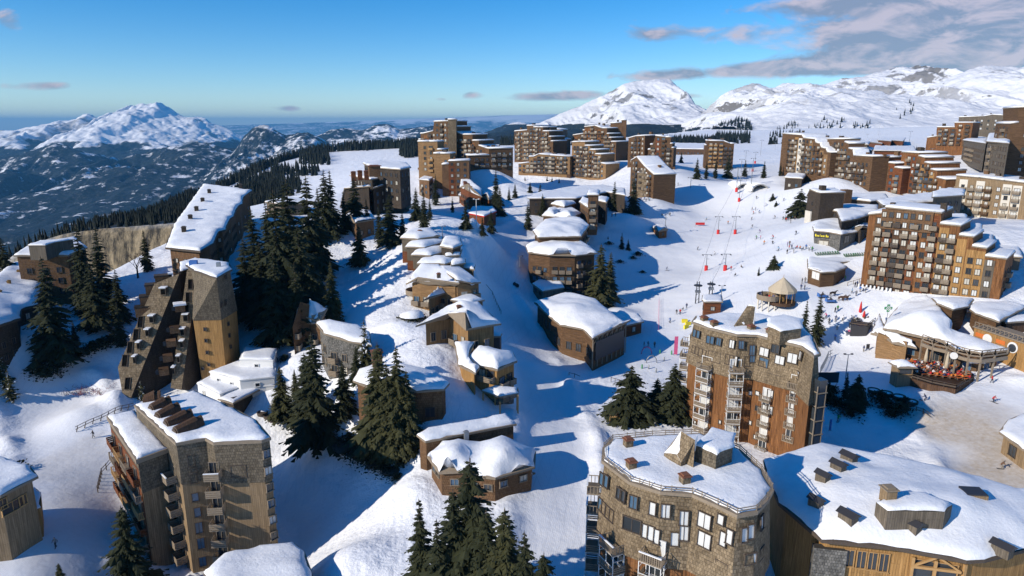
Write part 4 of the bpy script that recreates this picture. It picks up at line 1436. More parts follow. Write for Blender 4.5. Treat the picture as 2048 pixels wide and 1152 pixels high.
# little wooden vents poking out of the snow
for u, v, wd in ((1645, 960, 1.0), (1676, 938, 1.1), (1633, 996, 1.0), (1697, 1028, 1.2), (1826, 1043, 1.1), (2010, 1072, 1.2), (1698, 916, 1.2)):
    q = at_z(u, v, 15.8); x, y = q.x, q.y; z = zf(x, y) + .7
    mb = MB(); mb.box((x, y, z + .45), (wd, wd * 1.5, 1.2), PL_GREY, .5)
    M = Matrix.Rotation(.5, 3, 'Z')
    vs = [M @ Vector(p) + Vector((x, y, z + 1.05)) for p in ((-wd * .7, -wd * .95, 0), (wd * .7, -wd * .95, 0), (wd * .7, wd * .95, 0), (-wd * .7, wd * .95, 0), (0, -wd * .95, .5), (0, wd * .95, .5))]
    mb.add(vs, [(0, 4, 5, 3), (1, 2, 5, 4), (0, 1, 4), (2, 3, 5), (0, 3, 2, 1)], DARK)
    bS.part('roof_vent', mb)
q = at_z(1937, 990, 15.8); mb = MB(); mb.box((q.x, q.y, 15.6), (3.6, 1.8, 1.3), PL_TAN, -.1); mb.box((q.x + .5, q.y, 16.33), (2.4, 2.0, .16), DARK, -.1); bS.part('roof_vent', mb)
rp = P3([(1752, 1005, 17.2), (1775, 1022, 17.2), (1890, 1024, 17.2), (1905, 1010, 17.2), (1850, 985, 17.2), (1790, 984, 17.2)]); rp = rp if ccw(rp) else rp[::-1]
mb = MB(); mb.prism([p[:2] for p in rp], 13.5, 17.2, PL_GREY); tu = bS.part('roof_house', mb)
link('roof_snow', snow_mesh('roof_snow', inset(rp, .05), lambda x, y: 17.2, .5, .9, 1.0, .15, None, bS.o, 44), tu)
q = at_z(1775, 1000, 17.2); bS.chimney(q.x, q.y, 17.0, 1.3, 1.7, PL_TAN, TRIM, 0.1)
bS.finish()

# ---- a second snow roof cut by the bottom edge, lower left of the middle
b = simple_building('chalet', 'low building showing only a rounded snow roof at the bottom edge', 'building',
                    [(412, 1150), (450, 1118), (520, 1098), (585, 1092), (606, 1110), (620, 1150), (640, 1230), (430, 1240)], 1.5, -14, PL_GREY, over=.3, snow=1.2, rim=1.8, seed=5)
b.finish()
b = simple_building('wooden_lodge', 'wooden building with a half moon window in its wall, far left bottom', 'lodge',
                    [(-60, 1000), (0, 992), (66, 958), (52, 940), (0, 926), (-60, 930)], 11, -2, PL_TAN, over=.6, snow=.9, seed=6)
zf = b.zf
tp = XY([(-70, 1062), (0, 1052), (82, 1015), (82, 985), (70, 975), (0, 1010), (-70, 1020)], 6.0)
b.wall([p[:2] for p in tp], [(-3, 6.0, 0.5, 0, PL_AMBER)])
link('roof_snow', snow_mesh('roof_snow', tp, lambda x, y: 6.02, .35, .5, 1.0, .1, None, b.o, 6), b.root)
i = edge_at([p[:2] for p in tp], 35, 1075)
if i is not None:
    P = [p[:2] for p in tp]
    c, rz, k = b.on_wall(P[i], P[(i + 1) % len(P)], 37, 1074, .0)
    mb = MB()
    d = Vector((math.cos(rz), math.sin(rz), 0)); nr = Vector((math.sin(rz), -math.cos(rz), 0))
    for rr, mat, pu in ((2.05, TRIM_AM, .02), (1.85, GL_BLUE, .1)):
        pts = [c + d * (rr * math.cos(t)) + Vector((0, 0, rr * .8 * math.sin(t) + .5)) + nr * pu for t in [math.pi + math.pi * j / 14 for j in range(15)]]
        back = [p - nr * .4 for p in pts]
        n = len(pts)
        mb.add(pts + back, [tuple(range(n)), tuple(range(2 * n - 1, n - 1, -1))] + [(j, (j + 1) % n, (j + 1) % n + n, j + n) for j in range(n)], mat)
    b.part('half_moon_window', mb)
b.wins_px(tp[0], tp[0], [])if False else None
ww = b.wp
px_windows(b, ww, [(25, 1012, 3.2, 1.6, _c), (45, 1000, 1.2, 1.6, _c), (5, 1008, 1.2, 1.6, _c)], TRIM_AM)
b.finish()
# ================================================================== middle and far buildings
def zat(u, vg, v):
    """height seen at row v straight above the ground point at (u, vg)"""
    g = ground(u, vg); r = ray(u, v)
    return CAMZ + r.z * (g.y / r.y)


def slab(b, pl, pr, prof, zb, thick, mat, low=None, lowz=0, snow=0.55, sides=None, over=0.0, steps=True):
    """a block with a stepped or sloping roof line; pl, pr plan points left and right of its front, prof the roof line in picture points"""
    P, d, rz, nr = b.edge(pl, pr)
    nin = -nr
    top = []
    for u, v in prof:
        r = ray(u, v); den = r.x * nr.x + r.y * nr.y
        k = (P.x * nr.x + P.y * nr.y) / den
        top.append(Vector((r.x * k, r.y * k, CAMZ + r.z * k)))
    if steps:
        t2 = [top[0]]
        for p, q in zip(top[:-1], top[1:]):
            dz = q.z - p.z; L_ = math.hypot(q.x - p.x, q.y - p.y)
            if abs(dz) > 2.0 and L_ > 1.6:
                k = max(1, round(abs(dz) / 2.8))
                for j in range(k):
                    s0, s1 = p.lerp(q, j / k), p.lerp(q, (j + 1) / k); zz = max(s0.z, s1.z) if dz < 0 else s0.z
                    if dz > 0: t2 += [Vector((s0.x, s0.y, s1.z)), Vector((s1.x, s1.y, s1.z))]
                    else: t2 += [Vector((s1.x, s1.y, s0.z)), Vector((s1.x, s1.y, s1.z))]
            else: t2.append(q)
        top = t2
    mb = MB()
    a, c = top[0], top[-1]
    f = [Vector((a.x, a.y, zb))] + top + [Vector((c.x, c.y, zb))]
    n = len(f); back = [p + Vector((nin.x * thick, nin.y * thick, 0)) for p in f]
    mb.add(f, [tuple(range(n - 1, -1, -1))], mat)
    mb.add(f + back, [tuple(range(n, 2 * n))] + [(i, (i + 1) % n, (i + 1) % n + n, i + n) for i in range(n)], mat)
    b.part('wall', mb)
    ro = MB(); sn = MB()
    for i in range(len(top) - 1):
        p, q = top[i], top[i + 1]
        dd = q - p; L = math.hypot(dd.x, dd.y)
        if L < 0.8 or abs(dd.z) / L > 3: continue
        o = Vector((nr.x * .35, nr.y * .35, 0)); e = Vector((nin.x * (thick + .3), nin.y * (thick + .3), 0)); up = Vector((0, 0, .3))
        ex = dd.normalized() * .25
        ps = [p + o - ex, q + o + ex, q + e + ex, p + e - ex]
        ro.add([x + Vector((0, 0, .02)) for x in ps] + [x + up for x in ps], [(0, 3, 2, 1), (4, 5, 6, 7), (0, 1, 5, 4), (1, 2, 6, 5), (2, 3, 7, 6), (3, 0, 4, 7)], TRIM)
        if snow:
            g = 0.12; s2 = []
            for x in ps: s2.append(x)
            cx = sum(ps, Vector()) / 4
            lo = [x.lerp(cx, .02) + up + Vector((0, 0, .01)) for x in ps]; mid = [x.lerp(cx, .03) + up + Vector((0, 0, snow * .7)) for x in ps]; hi = [x.lerp(cx, .16) + up + Vector((0, 0, snow * 1.1)) for x in ps]
            vs = lo + mid + hi
            fs = [(j, (j + 1) % 4, (j + 1) % 4 + 4, j + 4) for j in range(4)] + [(j + 4, (j + 1) % 4 + 4, (j + 1) % 4 + 8, j + 8) for j in range(4)] + [(8, 9, 10, 11), (3, 2, 1, 0)]
            sn.add(vs, fs, MSNOW, True)
        if L > 5 and abs(dd.z) / L < .4:
            for _ in range(int(L / 5)):
                tt = random.random(); c_ = p.lerp(q, tt) + Vector((nin.x, nin.y, 0)) * (thick * random.uniform(.25, .75)); h_ = random.uniform(1.0, 2.6)
                ro.box((c_.x, c_.y, c_.z + h_ / 2), (random.uniform(.9, 2.4), random.uniform(.9, 2.0), h_), random.choice([SH_DARK, SH_BROWN, TRIM_DK]), rz)
    if ro.v:
        r = b.part('roof', ro)
        if sn.v: b.part('roof_snow', sn, r)
    return top, rz, nr


def grid(b, pl, pr, top, zb, st=2.8, bay=3.1, w=1.3, h=1.5, bal=0.5, bw=2.5, bd=1.0, bmat=TRIM, gl=GLASSES, seed=1, style='board', first=1.7, fr=TRIM_DK, cols=None, t0=0.0, t1=1.0, clad=None, cladp=0.35, snow=0.0, zmin=None, deep=True, cmap=None):
    """windows and balconies under a roof line"""
    P, d, rz, nr = b.edge(pl, pr); L = d.length
    rng = random.Random(seed)
    ts = [((p.x - P.x) * d.x + (p.y - P.y) * d.y) / d.length_squared for p in top]
    def ztop(t):
        z = -99
        for i in range(len(top) - 1):
            a, c = ts[i], ts[i + 1]
            if abs(c - a) < 1e-6: continue
            if min(a, c) - 1e-6 <= t <= max(a, c) + 1e-6: z = max(z, top[i].z + (top[i + 1].z - top[i].z) * (t - a) / (c - a))
        return z
    n = max(1, int(L * (t1 - t0) / bay))
    ub = L * (t1 - t0) / n
    for i in range(n):
        t = t0 + (t1 - t0) * (i + .5 + rng.uniform(-.08, .08)) / n
        zt = min(ztop(t - .42 * ub / L * 1.0), ztop(t + .42 * ub / L * 1.0))
        bm_ = rng.choice([bmat, bmat, TRIM_DK, HP_BROWN])
        kind = cols[i % len(cols)] if cols else ('b' if rng.random() < bal else 'w')
        c = P + d * t + nr * .015
        cm_ = [m_ for a_, b_, m_ in (cmap or ()) if a_ <= t < b_]
        if cm_ or (clad and rng.random() < cladp):
            mb = MB(); mb.box((P.x + d.x * t + nr.x * .02, P.y + d.y * t + nr.y * .02, (zb + zt - 1) / 2), (ub * (1.0 if cm_ else .96), .12, zt - (.35 if cm_ else 1) - zb), cm_[0] if cm_ else rng.choice(clad), rz)
            b.part('cladding', mb)
            c = c + nr * .075
        r = 0
        while zb + r * st + first + 1.0 < zt:
            z = zb + r * st + first; r += 1
            if zmin is not None and z < zmin: continue
            if kind == 'b' and rng.random() > .1:
                b.window((c.x, c.y, z - .1), rz, min(bw * .8, 2.0) if rng.random() < .7 else 1.2, 1.9, rng.choice(gl), fr)
                b.balcony((c.x, c.y, z - 1.15), rz, bw, bd, style, bm_, rng.random() < snow)
            elif rng.random() > .05:
                b.window((c.x, c.y, z), rz, w, h, rng.choice(gl), fr)


def plan(u, d): 
    p = at_depth(u, 400, d); r = ray(u, 400)
    return Vector((r.x * d, r.y * d))


GLM = [GL_DARK, CURTAIN, GL_DARK, CURTAIN_W, GL_BLUE]


def block(name, label, u0, d0, u1, d1, prof, vb, mat, thick=13, cat='apartment block', st=2.8, right=None, left=None, seed=1, clad=None, into=None, group=None, zb=None, snow=.55, steps=True, **g):
    pl, pr = plan(u0, d0), plan(u1, d1)
    if zb is None:
        r = ray((u0 + u1) / 2, vb); k = ((pl.y + pr.y) / 2) / r.y; zb = CAMZ + r.z * k
    b = into or Bld(name, label, cat, ((pl.x + pr.x) / 2, (pl.y + pr.y) / 2, zb), group)
    top, rz, nr = slab(b, pl, pr, prof, zb - 9, thick, mat, snow=snow, steps=steps)
    grid(b, pl, pr, top, zb, st=st, seed=seed, clad=clad, **g)
    nin = -nr
    gg = {k: v for k, v in g.items() if k in ('bmat', 'gl', 'w', 'h', 'style')}
    for side, on in (('r', right), ('l', left)):
        if not on: continue
        if side == 'r':
            p = Vector(top[-1].xy); q = p + Vector(nin.xy) * thick; zt = top[-1].z
        else:
            q = Vector(top[0].xy); p = q + Vector(nin.xy) * thick; zt = top[0].z
        b.facade(p, q, zb, zt, st=st, bal=.3, seed=seed + 50, **gg)
    return b


# ---- H: big orange stepped tower on the right
b = block('apartment_tower', 'tall orange timber apartment block stepping down to the right above the restaurant', 1738, 188, 2012, 167,
          [(1738, 430), (1771, 427), (1771, 416), (1882, 427), (1882, 449), (1920, 453), (1920, 472), (1946, 475), (1946, 494), (1972, 498), (1972, 514), (2012, 519)], 603, PL_ORANGE, 13, st=2.72,
          right=True, seed=4, cmap=[(0, .12, HP_BROWN), (.12, .2, HP_RUST), (.2, .34, PL_DARK), (.34, .42, HP_RUST), (.5, .56, HP_RUST), (.56, .66, PL_AMBER), (.72, .9, PL_AMBER), (.9, 1.01, PL_GREY)], bay=2.2, bal=.62, bw=1.9, bd=1.1, gl=[GL_DARK, CURTAIN, CURTAIN_W, GL_DARK, CURTAIN], w=1.25, h=1.6)
# white posts of the arcade
pl, pr = plan(1738, 188), plan(2012, 167)
mb = MB(); P, d, rz, nr = b.edge(pl, pr)
for j in range(9):
    c = P + d * (j * .033 + .01) + nr * .8; mb.tube((c.x, c.y, 8), (c.x, c.y, 16.2), .25, .25, WHITE, 8)
b.part('arcade_posts', mb)
mb = MB(); c = P + d * .3 + nr * .35
for f0, f1, zt, zl in ((.12, .52, 37.6, 32.2),):
    c = P + d * ((f0 + f1) / 2) + nr * .25
    mb.box((c.x, c.y, (zt + zl) / 2), (d.length * (f1 - f0), .5, zt - zl), SH_BROWN, rz)
b.part('cladding', mb)
for j in range(7):
    for r in range(2):
        c = P + d * (.145 + j * .056) + nr * .53
        b.window((c.x, c.y, 33.7 + r * 2.5), rz, 1.1, 1.5, GLM[(j + r) % 5])
b.finish()

# ---- I: long stepped complex behind
b = block('apartment_tower', 'timber tower with some pale cladding, left end of the stepped row at right', 1565, 362, 1662, 325,
          [(1565, 268), (1604, 271), (1608, 277), (1630, 279), (1632, 286), (1640, 288), (1643, 296), (1652, 298), (1655, 305), (1662, 306)], 348, HP_BROWN, 14, seed=11, clad=[CREAM, HP_TAN, PL_AMBER], cladp=.35, bay=2.9, bal=.6, gl=GLM, bmat=TRIM)
b.finish()
b = block('apartment_tower', 'broad brown apartment tower with long level balcony bands in the stepped row on the right', 1655, 334, 1746, 302,
          [(1655, 279), (1690, 279), (1690, 285), (1698, 288), (1698, 298), (1706, 300), (1708, 312), (1746, 314)], 384, HP_BROWN, 8, seed=12, clad=[HP_RUST, PL_DARK], cladp=.3, bay=2.6, bal=.85, bw=2.55, gl=GLM)
b.finish()
b = block('apartment_tower', 'rust brown apartment block with lower stepped roofs in the stepped row on the right', 1746, 312, 1806, 298,
          [(1746, 314), (1772, 316), (1772, 326), (1790, 328), (1790, 336), (1806, 338)], 386, HP_RUST, 13, seed=13, clad=[PL_DARK, HP_BROWN], cladp=.4, bay=2.7, bal=.65, gl=GLM)
b.finish()
b = block('apartment_tower', 'stepped timber tower with snow topped terraces at the right end of the stepped row', 1804, 304, 1892, 280,
          [(1804, 305), (1838, 307), (1838, 313), (1850, 316), (1850, 326), (1862, 328), (1862, 340), (1874, 342), (1874, 356), (1892, 360)], 394, PL_ORANGE, 14, seed=14, clad=[HP_BROWN, PL_AMBER, HP_RUST], cladp=.55, bay=2.6, bal=.65, gl=GLM)
b.finish()
# snow terraces stepping back behind them
for i, (nm, u0, v0, u1, v1, z) in enumerate([('a', 1608, 279, 1640, 276, 52), ('b', 1690, 289, 1735, 284, 50.2), ('c', 1700, 301, 1742, 297, 47.5), ('d', 1838, 318, 1882, 314, 44.3), ('e', 1843, 331, 1888, 328, 41.5), ('f', 1850, 344, 1892, 340, 38.6)]):
    lab = ['small snow capped penthouse on the left end of the stepped row', 'highest snow capped penthouse behind the broad banded tower', 'second snow capped penthouse below the highest behind the banded tower',
           'upper snow capped terrace roof behind the right end tower', 'middle snow capped terrace roof behind the right end tower', 'lowest snow capped terrace roof behind the right end tower'][i]
    ol = [(u0, v0), (u1, v0 + 1), (u1 + 4, v1 + 1), ((u0 + u1) / 2, v1 - 5), (u0 + 3, v1 - 1)]
    b = simple_building('penthouse', lab, 'building', ol, z, z - 7, PL_GREY, over=.5, snow=.8, rim=2.0, step=2.0, seed=60 + i, fac=dict(bay=3, bal=0)); b.finish()

# ---- J, K, L, M: upper right edge
b = block('apartment_tower', 'tall timber tower cut off by the right edge of the picture', 2021, 290, 2120, 285, [(2021, 248), (2036, 246), (2036, 216), (2120, 212)], 348, HP_BROWN, 16, seed=21, bay=2.8, bal=.6, gl=GLM, clad=[PL_ORANGE, HP_RUST], left=True)
b.finish()
b = block('terraced_building', 'brown terraced apartment house climbing to the right high on the slope', 1854, 470, 1946, 450,
          [(1854, 276), (1873, 273), (1873, 262), (1909, 255), (1909, 246), (1946, 246)], 292, PL_ORANGE, 16, seed=22, bay=3.4, bal=.75, gl=GLM, clad=[HP_BROWN, PL_DARK])
b.finish()
b = block('terraced_building', 'grey roofed block at the top of the slope behind the terraced house', 1918, 520, 2030, 500, [(1918, 235), (1968, 233), (1985, 230), (2020, 232), (2030, 240)], 262, PL_GREY, 18, seed=23, bay=4, bal=.2, gl=GLM)
b.finish()
for i, (ol, z, lab) in enumerate([([(1927, 281), (1972, 288), (1976, 278), (1955, 274)], 50, 'grey boarded house with a steep snow roof left of the tall edge tower'),
                                  ([(1975, 284), (2018, 288), (2022, 270), (1978, 268)], 53, 'grey boarded house with a broad snow roof right of its neighbour, upper right'),
                                  ([(1978, 298), (2020, 300), (2020, 290), (1982, 290)], 47, 'low grey house with snow roof below two steeper ones, upper right'),
                                  ([(1970, 320), (2018, 330), (2022, 318), (1975, 312)], 41, 'long low snow roof above the white fronted hotel'),
                                  ([(1966, 252), (1998, 254), (2012, 246), (1975, 244)], 60, 'small snow roof high on the slope near the tall edge tower')]):
    b = simple_building('mountain_house', lab, 'house', ol, z, z - 12, PL_GREY, over=.6, snow=.9, rim=2.0, step=2.0, seed=70 + i, fac=dict(bay=3.4, bal=.2, gl=GLM)); b.finish()
b = block('hotel_building', 'white fronted hotel with rows of balconies under a long snow roof, right edge', 1913, 262, 2060, 240, [(1913, 352), (1960, 356), (2010, 362), (2060, 368)], 448, PL_TAN, 16, seed=24, bay=2.9, bal=.9, bw=2.7, gl=[CURTAIN, CURTAIN_W, GL_DARK], clad=[CREAM], cladp=.8, left=True)
b.finish()
b = simple_building('hotel_building', 'dark gabled block with snow roof in front of the white fronted hotel', 'building', [(1768, 412), (1880, 404), (1908, 394), (1890, 384), (1800, 396), (1757, 403)], 34, 22, PL_GREY, over=.6, snow=.8, seed=75, fac=dict(bay=3, bal=.2)); b.finish()
b = simple_building('mountain_house', 'small boarded house on the snow roof behind the orange stepped tower', 'house', [(1866, 396), (1924, 392), (1927, 383), (1900, 380), (1868, 386)], 37.6, 28, PL_GREY, over=.6, snow=.8, seed=76, fac=dict(bay=3, bal=.2)); b.finish()
for i, (ol, z, lab) in enumerate([([(1900, 440), (1930, 444), (1932, 434), (1902, 432)], 33.2, 'stair roof with snow behind the orange tower, highest of four'),
                                  ([(1928, 464), (1960, 466), (1962, 452), (1930, 452)], 30.2, 'stair roof with snow behind the orange tower, second from the top of four'),
                                  ([(1948, 488), (1984, 486), (1984, 472), (1950, 474)], 27.4, 'stair roof with snow behind the orange tower, third from the top of four'),
                                  ([(1975, 512), (2042, 516), (2036, 498), (1985, 494)], 24.8, 'stair roof with snow behind the orange tower, lowest of four')]):
    b = simple_building('penthouse', lab, 'building', ol, z, z - 12, PL_GREY, over=.4, snow=.8, rim=1.5, seed=80 + i, group=None); b.finish()
for i, (ol, inn, z, h, mat, lab) in enumerate([
    ([(1704, 459), (1722, 463), (1740, 458), (1734, 449), (1712, 450)], [(1722, 453, 29)], 27.5, 4, SH_DARK, 'small dark gabled house tucked against the left side of the orange tower'),
    ([(1690, 398), (1740, 404), (1776, 400), (1770, 391), (1700, 390)], [], 33, 5, SH_DARK, 'low snow roofed sheds in front of the broad banded tower'),
    ([(1640, 396), (1668, 400), (1690, 395), (1680, 388), (1648, 388)], [], 33, 5, SH_BROWN, 'low brown shed with snow roof below the left end of the stepped row'),
    ([(1570, 356), (1604, 358), (1612, 350), (1576, 349)], [], 36, 4, SH_DARK, 'low dark arcade with snow roof at the foot of the leftmost stepped tower')]):
    b = simple_building('village_house', lab, 'house', ol, z, z - h, mat, inner=inn, over=.5, snow=.8, rim=1.4, seed=200 + i, fit=h, fac=dict(bay=2.6, bal=0)); b.finish()
# wooden chalets on the slope
for i, (ol, rd, z, vb, lab) in enumerate([([(1736, 285), (1764, 288), (1770, 280), (1742, 277)], [(1738, 281), (1766, 283)], 45, 0, 'small reddish log chalet, leftmost of three on the upper right slope'),
                                          ([(1756, 281), (1782, 283), (1788, 276), (1762, 274)], [(1758, 278), (1786, 279)], 47, 0, 'reddish log chalet in the middle of three on the upper right slope'),
                                          ([(1779, 281), (1806, 283), (1810, 276), (1784, 274)], [(1781, 278), (1808, 279)], 47, 0, 'reddish log chalet, rightmost of three on the upper right slope'),
                                          ([(1748, 302), (1830, 303), (1826, 293), (1752, 292)], [(1750, 297), (1828, 298)], 43, 0, 'long reddish chalet with a snow roof below the three log chalets')]):
    inn = [(u, v, z + 2.2) for u, v in [(1.0 * (ol[0][0] + ol[3][0]) / 2 + 6, (ol[0][1] + ol[3][1]) / 2), ((ol[1][0] + ol[2][0]) / 2 - 6, (ol[1][1] + ol[2][1]) / 2)]]
    b = simple_building('log_chalet', lab, 'chalet', ol, z, z - 5, HP_RUST, inner=inn, over=.8, snow=.5 if i == 3 else .25, rim=1.2, step=2.0, seed=90 + i, fac=dict(bay=3.5, bal=.3)); b.finish()

# ---- T: the cluster of towers in the middle distance
TG = [GL_DARK, CURTAIN, GL_DARK, GL_BLUE, CURTAIN]
b = block('castle_apartments', 'largest castle like timber apartment complex with a tall stair tower, left of the central peak', 838, 400, 992, 375,
          [(838, 292), (845, 268), (866, 263), (868, 244), (896, 243), (911, 265), (926, 270), (945, 282), (958, 292), (972, 297), (992, 299)], 338, HP_BROWN, 16, seed=31, bay=2.6, bal=.85, gl=TG, clad=[SH_BROWN, PL_ORANGE], cladp=.3)
block('', '', 896, 383, 912, 383, [(896, 240), (912, 240)], 330, SH_TAN, 7, into=b, seed=32, bay=9, bal=0, w=.9)
block('', '', 836, 366, 893, 362, [(836, 292), (858, 284), (875, 300), (893, 318)], 345, HP_TAN, 10, into=b, seed=33, bay=3.0, bal=.8, gl=TG, bmat=TRIM_AM)
block('', '', 868, 352, 900, 350, [(868, 318), (880, 308), (900, 320)], 352, HP_TAN, 9, into=b, seed=36, bay=3.0, bal=.8, gl=TG, bmat=TRIM_AM)
block('', '', 884, 343, 938, 343, [(884, 330), (897, 329), (897, 323), (938, 322)], 392, SH_BROWN, 11, into=b, seed=34, bay=3.2, bal=.45, gl=TG, clad=[HP_RUST], cladp=.5)
block('', '', 936, 366, 1026, 372, [(936, 312), (978, 311), (978, 298), (1026, 297)], 336, HP_BROWN, 12, into=b, seed=35, bay=2.9, bal=.8, gl=TG)
b.finish()
b = block('apartment_block', 'pointed timber apartment block with square stair tower, second from left of the tower cluster', 1029, 492, 1106, 470,
          [(1029, 263), (1054, 261), (1054, 252), (1067, 252), (1067, 265), (1079, 255), (1086, 263), (1098, 274), (1106, 292)], 322, HP_BROWN, 16, seed=41, bay=2.6, bal=.9, gl=TG, clad=[PL_DARK, SH_BROWN]); b.finish()
b = block('apartment_block', 'slim pale block with stepped snow terraces between two brown towers', 1104, 500, 1127, 496, [(1104, 258), (1120, 260), (1120, 278), (1127, 280)], 318, PL_GREY, 14, seed=42, bay=4, bal=.3, gl=TG); b.finish()
b = block('apartment_block', 'low wide timber block with a rounded shingled hump, foot of the tower cluster', 1037, 462, 1140, 446,
          [(1037, 328), (1058, 326), (1066, 314), (1078, 309), (1100, 311), (1140, 314)], 347, HP_TAN, 13, seed=43, bay=2.6, bal=.85, gl=TG, clad=[SH_TAN, PL_DARK]); b.finish()
b = block('apartment_block', 'broad brown tower with long balcony bands and dark stair tower, middle of the cluster', 1146, 504, 1232, 478,
          [(1146, 271), (1166, 268), (1172, 254), (1190, 252), (1204, 257), (1214, 268), (1222, 284), (1232, 296)], 318, HP_BROWN, 16, seed=44, bay=2.9, bal=.95, bw=2.8, gl=TG, clad=[PL_ORANGE]);
block('', '', 1221, 494, 1253, 492, [(1221, 247), (1243, 246), (1243, 241), (1253, 241)], 318, SH_BROWN, 12, into=b, seed=45, bay=8, bal=0)
b.finish()
b = block('apartment_block', 'timber tower with a steep snowy roof sloping down to the right, front of the cluster', 1144, 450, 1212, 428,
          [(1144, 285), (1160, 284), (1180, 300), (1202, 318), (1202, 327), (1212, 329)], 355, HP_TAN, 13, seed=46, bay=2.6, bal=.85, gl=TG, clad=[HP_BROWN, PL_DARK]); b.finish()
b = block('apartment_block', 'upright timber tower beside the rounded dark one, right part of the cluster', 1257, 430, 1290, 418, [(1257, 277), (1272, 273), (1290, 272)], 330, HP_BROWN, 13, seed=47, bay=2.6, bal=.8, gl=TG, clad=[PL_DARK]); b.finish()
b = block('apartment_block', 'dark timber tower with a bulging right side, right part of the cluster', 1296, 410, 1347, 405, [(1296, 310), (1305, 290), (1311, 272), (1331, 275), (1341, 288), (1347, 305)], 333, HP_BROWN, 14, seed=48, bay=2.7, bal=.85, gl=TG, clad=[PL_DARK, HP_RUST]); b.finish()
b = block('apartment_block', 'timber block with long ladder like snowy roof running down, beside the piste', 1262, 352, 1308, 330, [(1262, 322), (1274, 315), (1290, 334), (1308, 350)], 392, HP_BROWN, 12, seed=49, steps=False, bay=2.7, bal=.75, gl=TG)
block('', '', 1306, 334, 1334, 338, [(1306, 349), (1334, 350)], 392, SH_TAN, 12, into=b, seed=50, bay=3, bal=.2, gl=TG)
b.finish()
b = block('apartment_block', 'pale timber hotel with dark pitched roof behind the row of firs', 1410, 482, 1468, 478, [(1410, 300), (1416, 282), (1448, 283), (1460, 288), (1468, 294)], 335, HP_BROWN, 14, seed=51, bay=2.9, bal=.6, gl=TG, bmat=TRIM_AM); b.finish()
b = simple_building('mountain_house', 'low house with snow roofs left of the pale timber hotel', 'house', [(1346, 298), (1408, 299), (1412, 288), (1350, 287)], 44, 34, PL_DARK, fit=5, over=.6, snow=.9, step=2.5, rim=2, seed=95, fac=dict(bay=3, bal=.1)); b.finish()

# ---- U: dark red brown houses in the wood left of the castle
b = simple_building('timber_hotel', 'dark timber hotel with flat snow roof and three red chimneys above the wood', 'hotel', [(702, 352), (745, 360), (803, 350), (800, 341), (740, 345), (705, 346)], 40, 28, SH_DARK, over=.6, snow=.6, seed=101, step=2, fac=dict(bay=2.8, bal=.2, gl=TG),
                    chim=[(707, 352, 42, 1.6, 3.2, HP_RUST), (720, 350, 42, 1.6, 3.2, HP_RUST), (733, 350, 42, 1.6, 3.2, HP_RUST)]); b.finish()
b = simple_building('timber_hotel', 'brown block with a square chimney behind the dark timber hotel', 'hotel', [(728, 328), (745, 336), (800, 340), (820, 336), (812, 328), (760, 324)], 44, 32, SH_DARK, over=.5, snow=.6, seed=102, step=2, fac=dict(bay=2.8, bal=.1, gl=TG), chim=[(748, 328, 48, 3.4, 3.2, SH_BROWN)]); b.finish()
b = simple_building('timber_hotel', 'dark house with a broad tilted snow roof before the dark timber hotel', 'hotel', [(742, 392, 33), (818, 382, 33), (806, 360, 39), (746, 378, 37)], 34, 24, SH_DARK, over=.6, snow=.6, seed=103, step=2, fac=dict(bay=3, bal=.2, gl=TG)); b.finish()
b = simple_building('timber_hotel', 'dark house with a steep snow slope on its left, half hidden by firs', 'hotel', [(683, 415, 30), (738, 392, 32), (738, 374, 38), (690, 378, 37)], 34, 22, SH_DARK, over=.5, snow=.6, seed=104, step=2); b.finish()
b = simple_building('brown_chalet', 'small brown chalet with a snowy pitched roof beside the firs, left of the curved row', 'chalet', [(690, 436, 33), (712, 446, 33), (748, 440, 33), (738, 425, 33.5), (706, 423, 33.5)], 33, 25, SH_BROWN, inner=[(700, 430, 35), (735, 432, 35.2)], fit=6, over=.6, snow=.7, seed=105, fac=dict(bay=2.8, bal=.3), chim=[(715, 428, 34, .9, 1.6, SH_BROWN)]); b.finish()
b = simple_building('mountain_house', 'low grey house with flat snow roof mostly hidden behind firs', 'house', [(532, 405), (568, 410), (614, 408), (606, 399), (570, 397)], 33, 24, PL_GREY, fit=4.5, over=.5, snow=.6, seed=106, step=2, fac=dict(bay=3, bal=.1)); b.finish()
b = simple_building('timber_hotel', 'narrow dark tower with red brown shingles right of the dark timber hotel', 'hotel', [(838, 360), (858, 362), (866, 356), (848, 353)], 37, 22, SH_BROWN, fit=9, over=.3, snow=.5, seed=107, fac=dict(bay=2.8, bal=.3, gl=TG)); b.finish()
for i, (ol, inn, z, h, lab) in enumerate([([(921, 375, 31), (938, 384, 31), (962, 394, 29), (962, 380, 31), (940, 362, 33), (924, 357, 34)], [(935, 366, 35)], 31, 7, 'red brown chalet with a long snow roof at the foot of the castle complex'),
                                          ([(960, 394, 29), (978, 398, 29), (998, 398, 28), (990, 388, 29), (968, 385, 30)], [(975, 388, 31)], 29, 6, 'orange brown chalet with snow roof right of the red brown one'),
                                          ([(918, 392, 28), (945, 396, 28), (948, 386, 28), (922, 384, 28)], [(935, 388, 30)], 28, 5, 'small chalet with a rounded snow cap below the castle complex')]):
    b = simple_building('red_chalet', lab, 'chalet', ol, z, z - h, HP_RUST, inner=inn, over=.5, snow=.7, seed=110 + i, fit=h - 1.5, fac=dict(bay=3, bal=.3)); b.finish()
b = simple_building('ski_hut', 'long low hut with a red front edge and snow roof behind the white lamp pole', 'hut', [(938, 428), (968, 434), (992, 424), (985, 415), (945, 416)], 31.5, 27, HP_RUST, fit=3.2, over=.3, snow=.6, seed=115, trim=RED); b.finish()

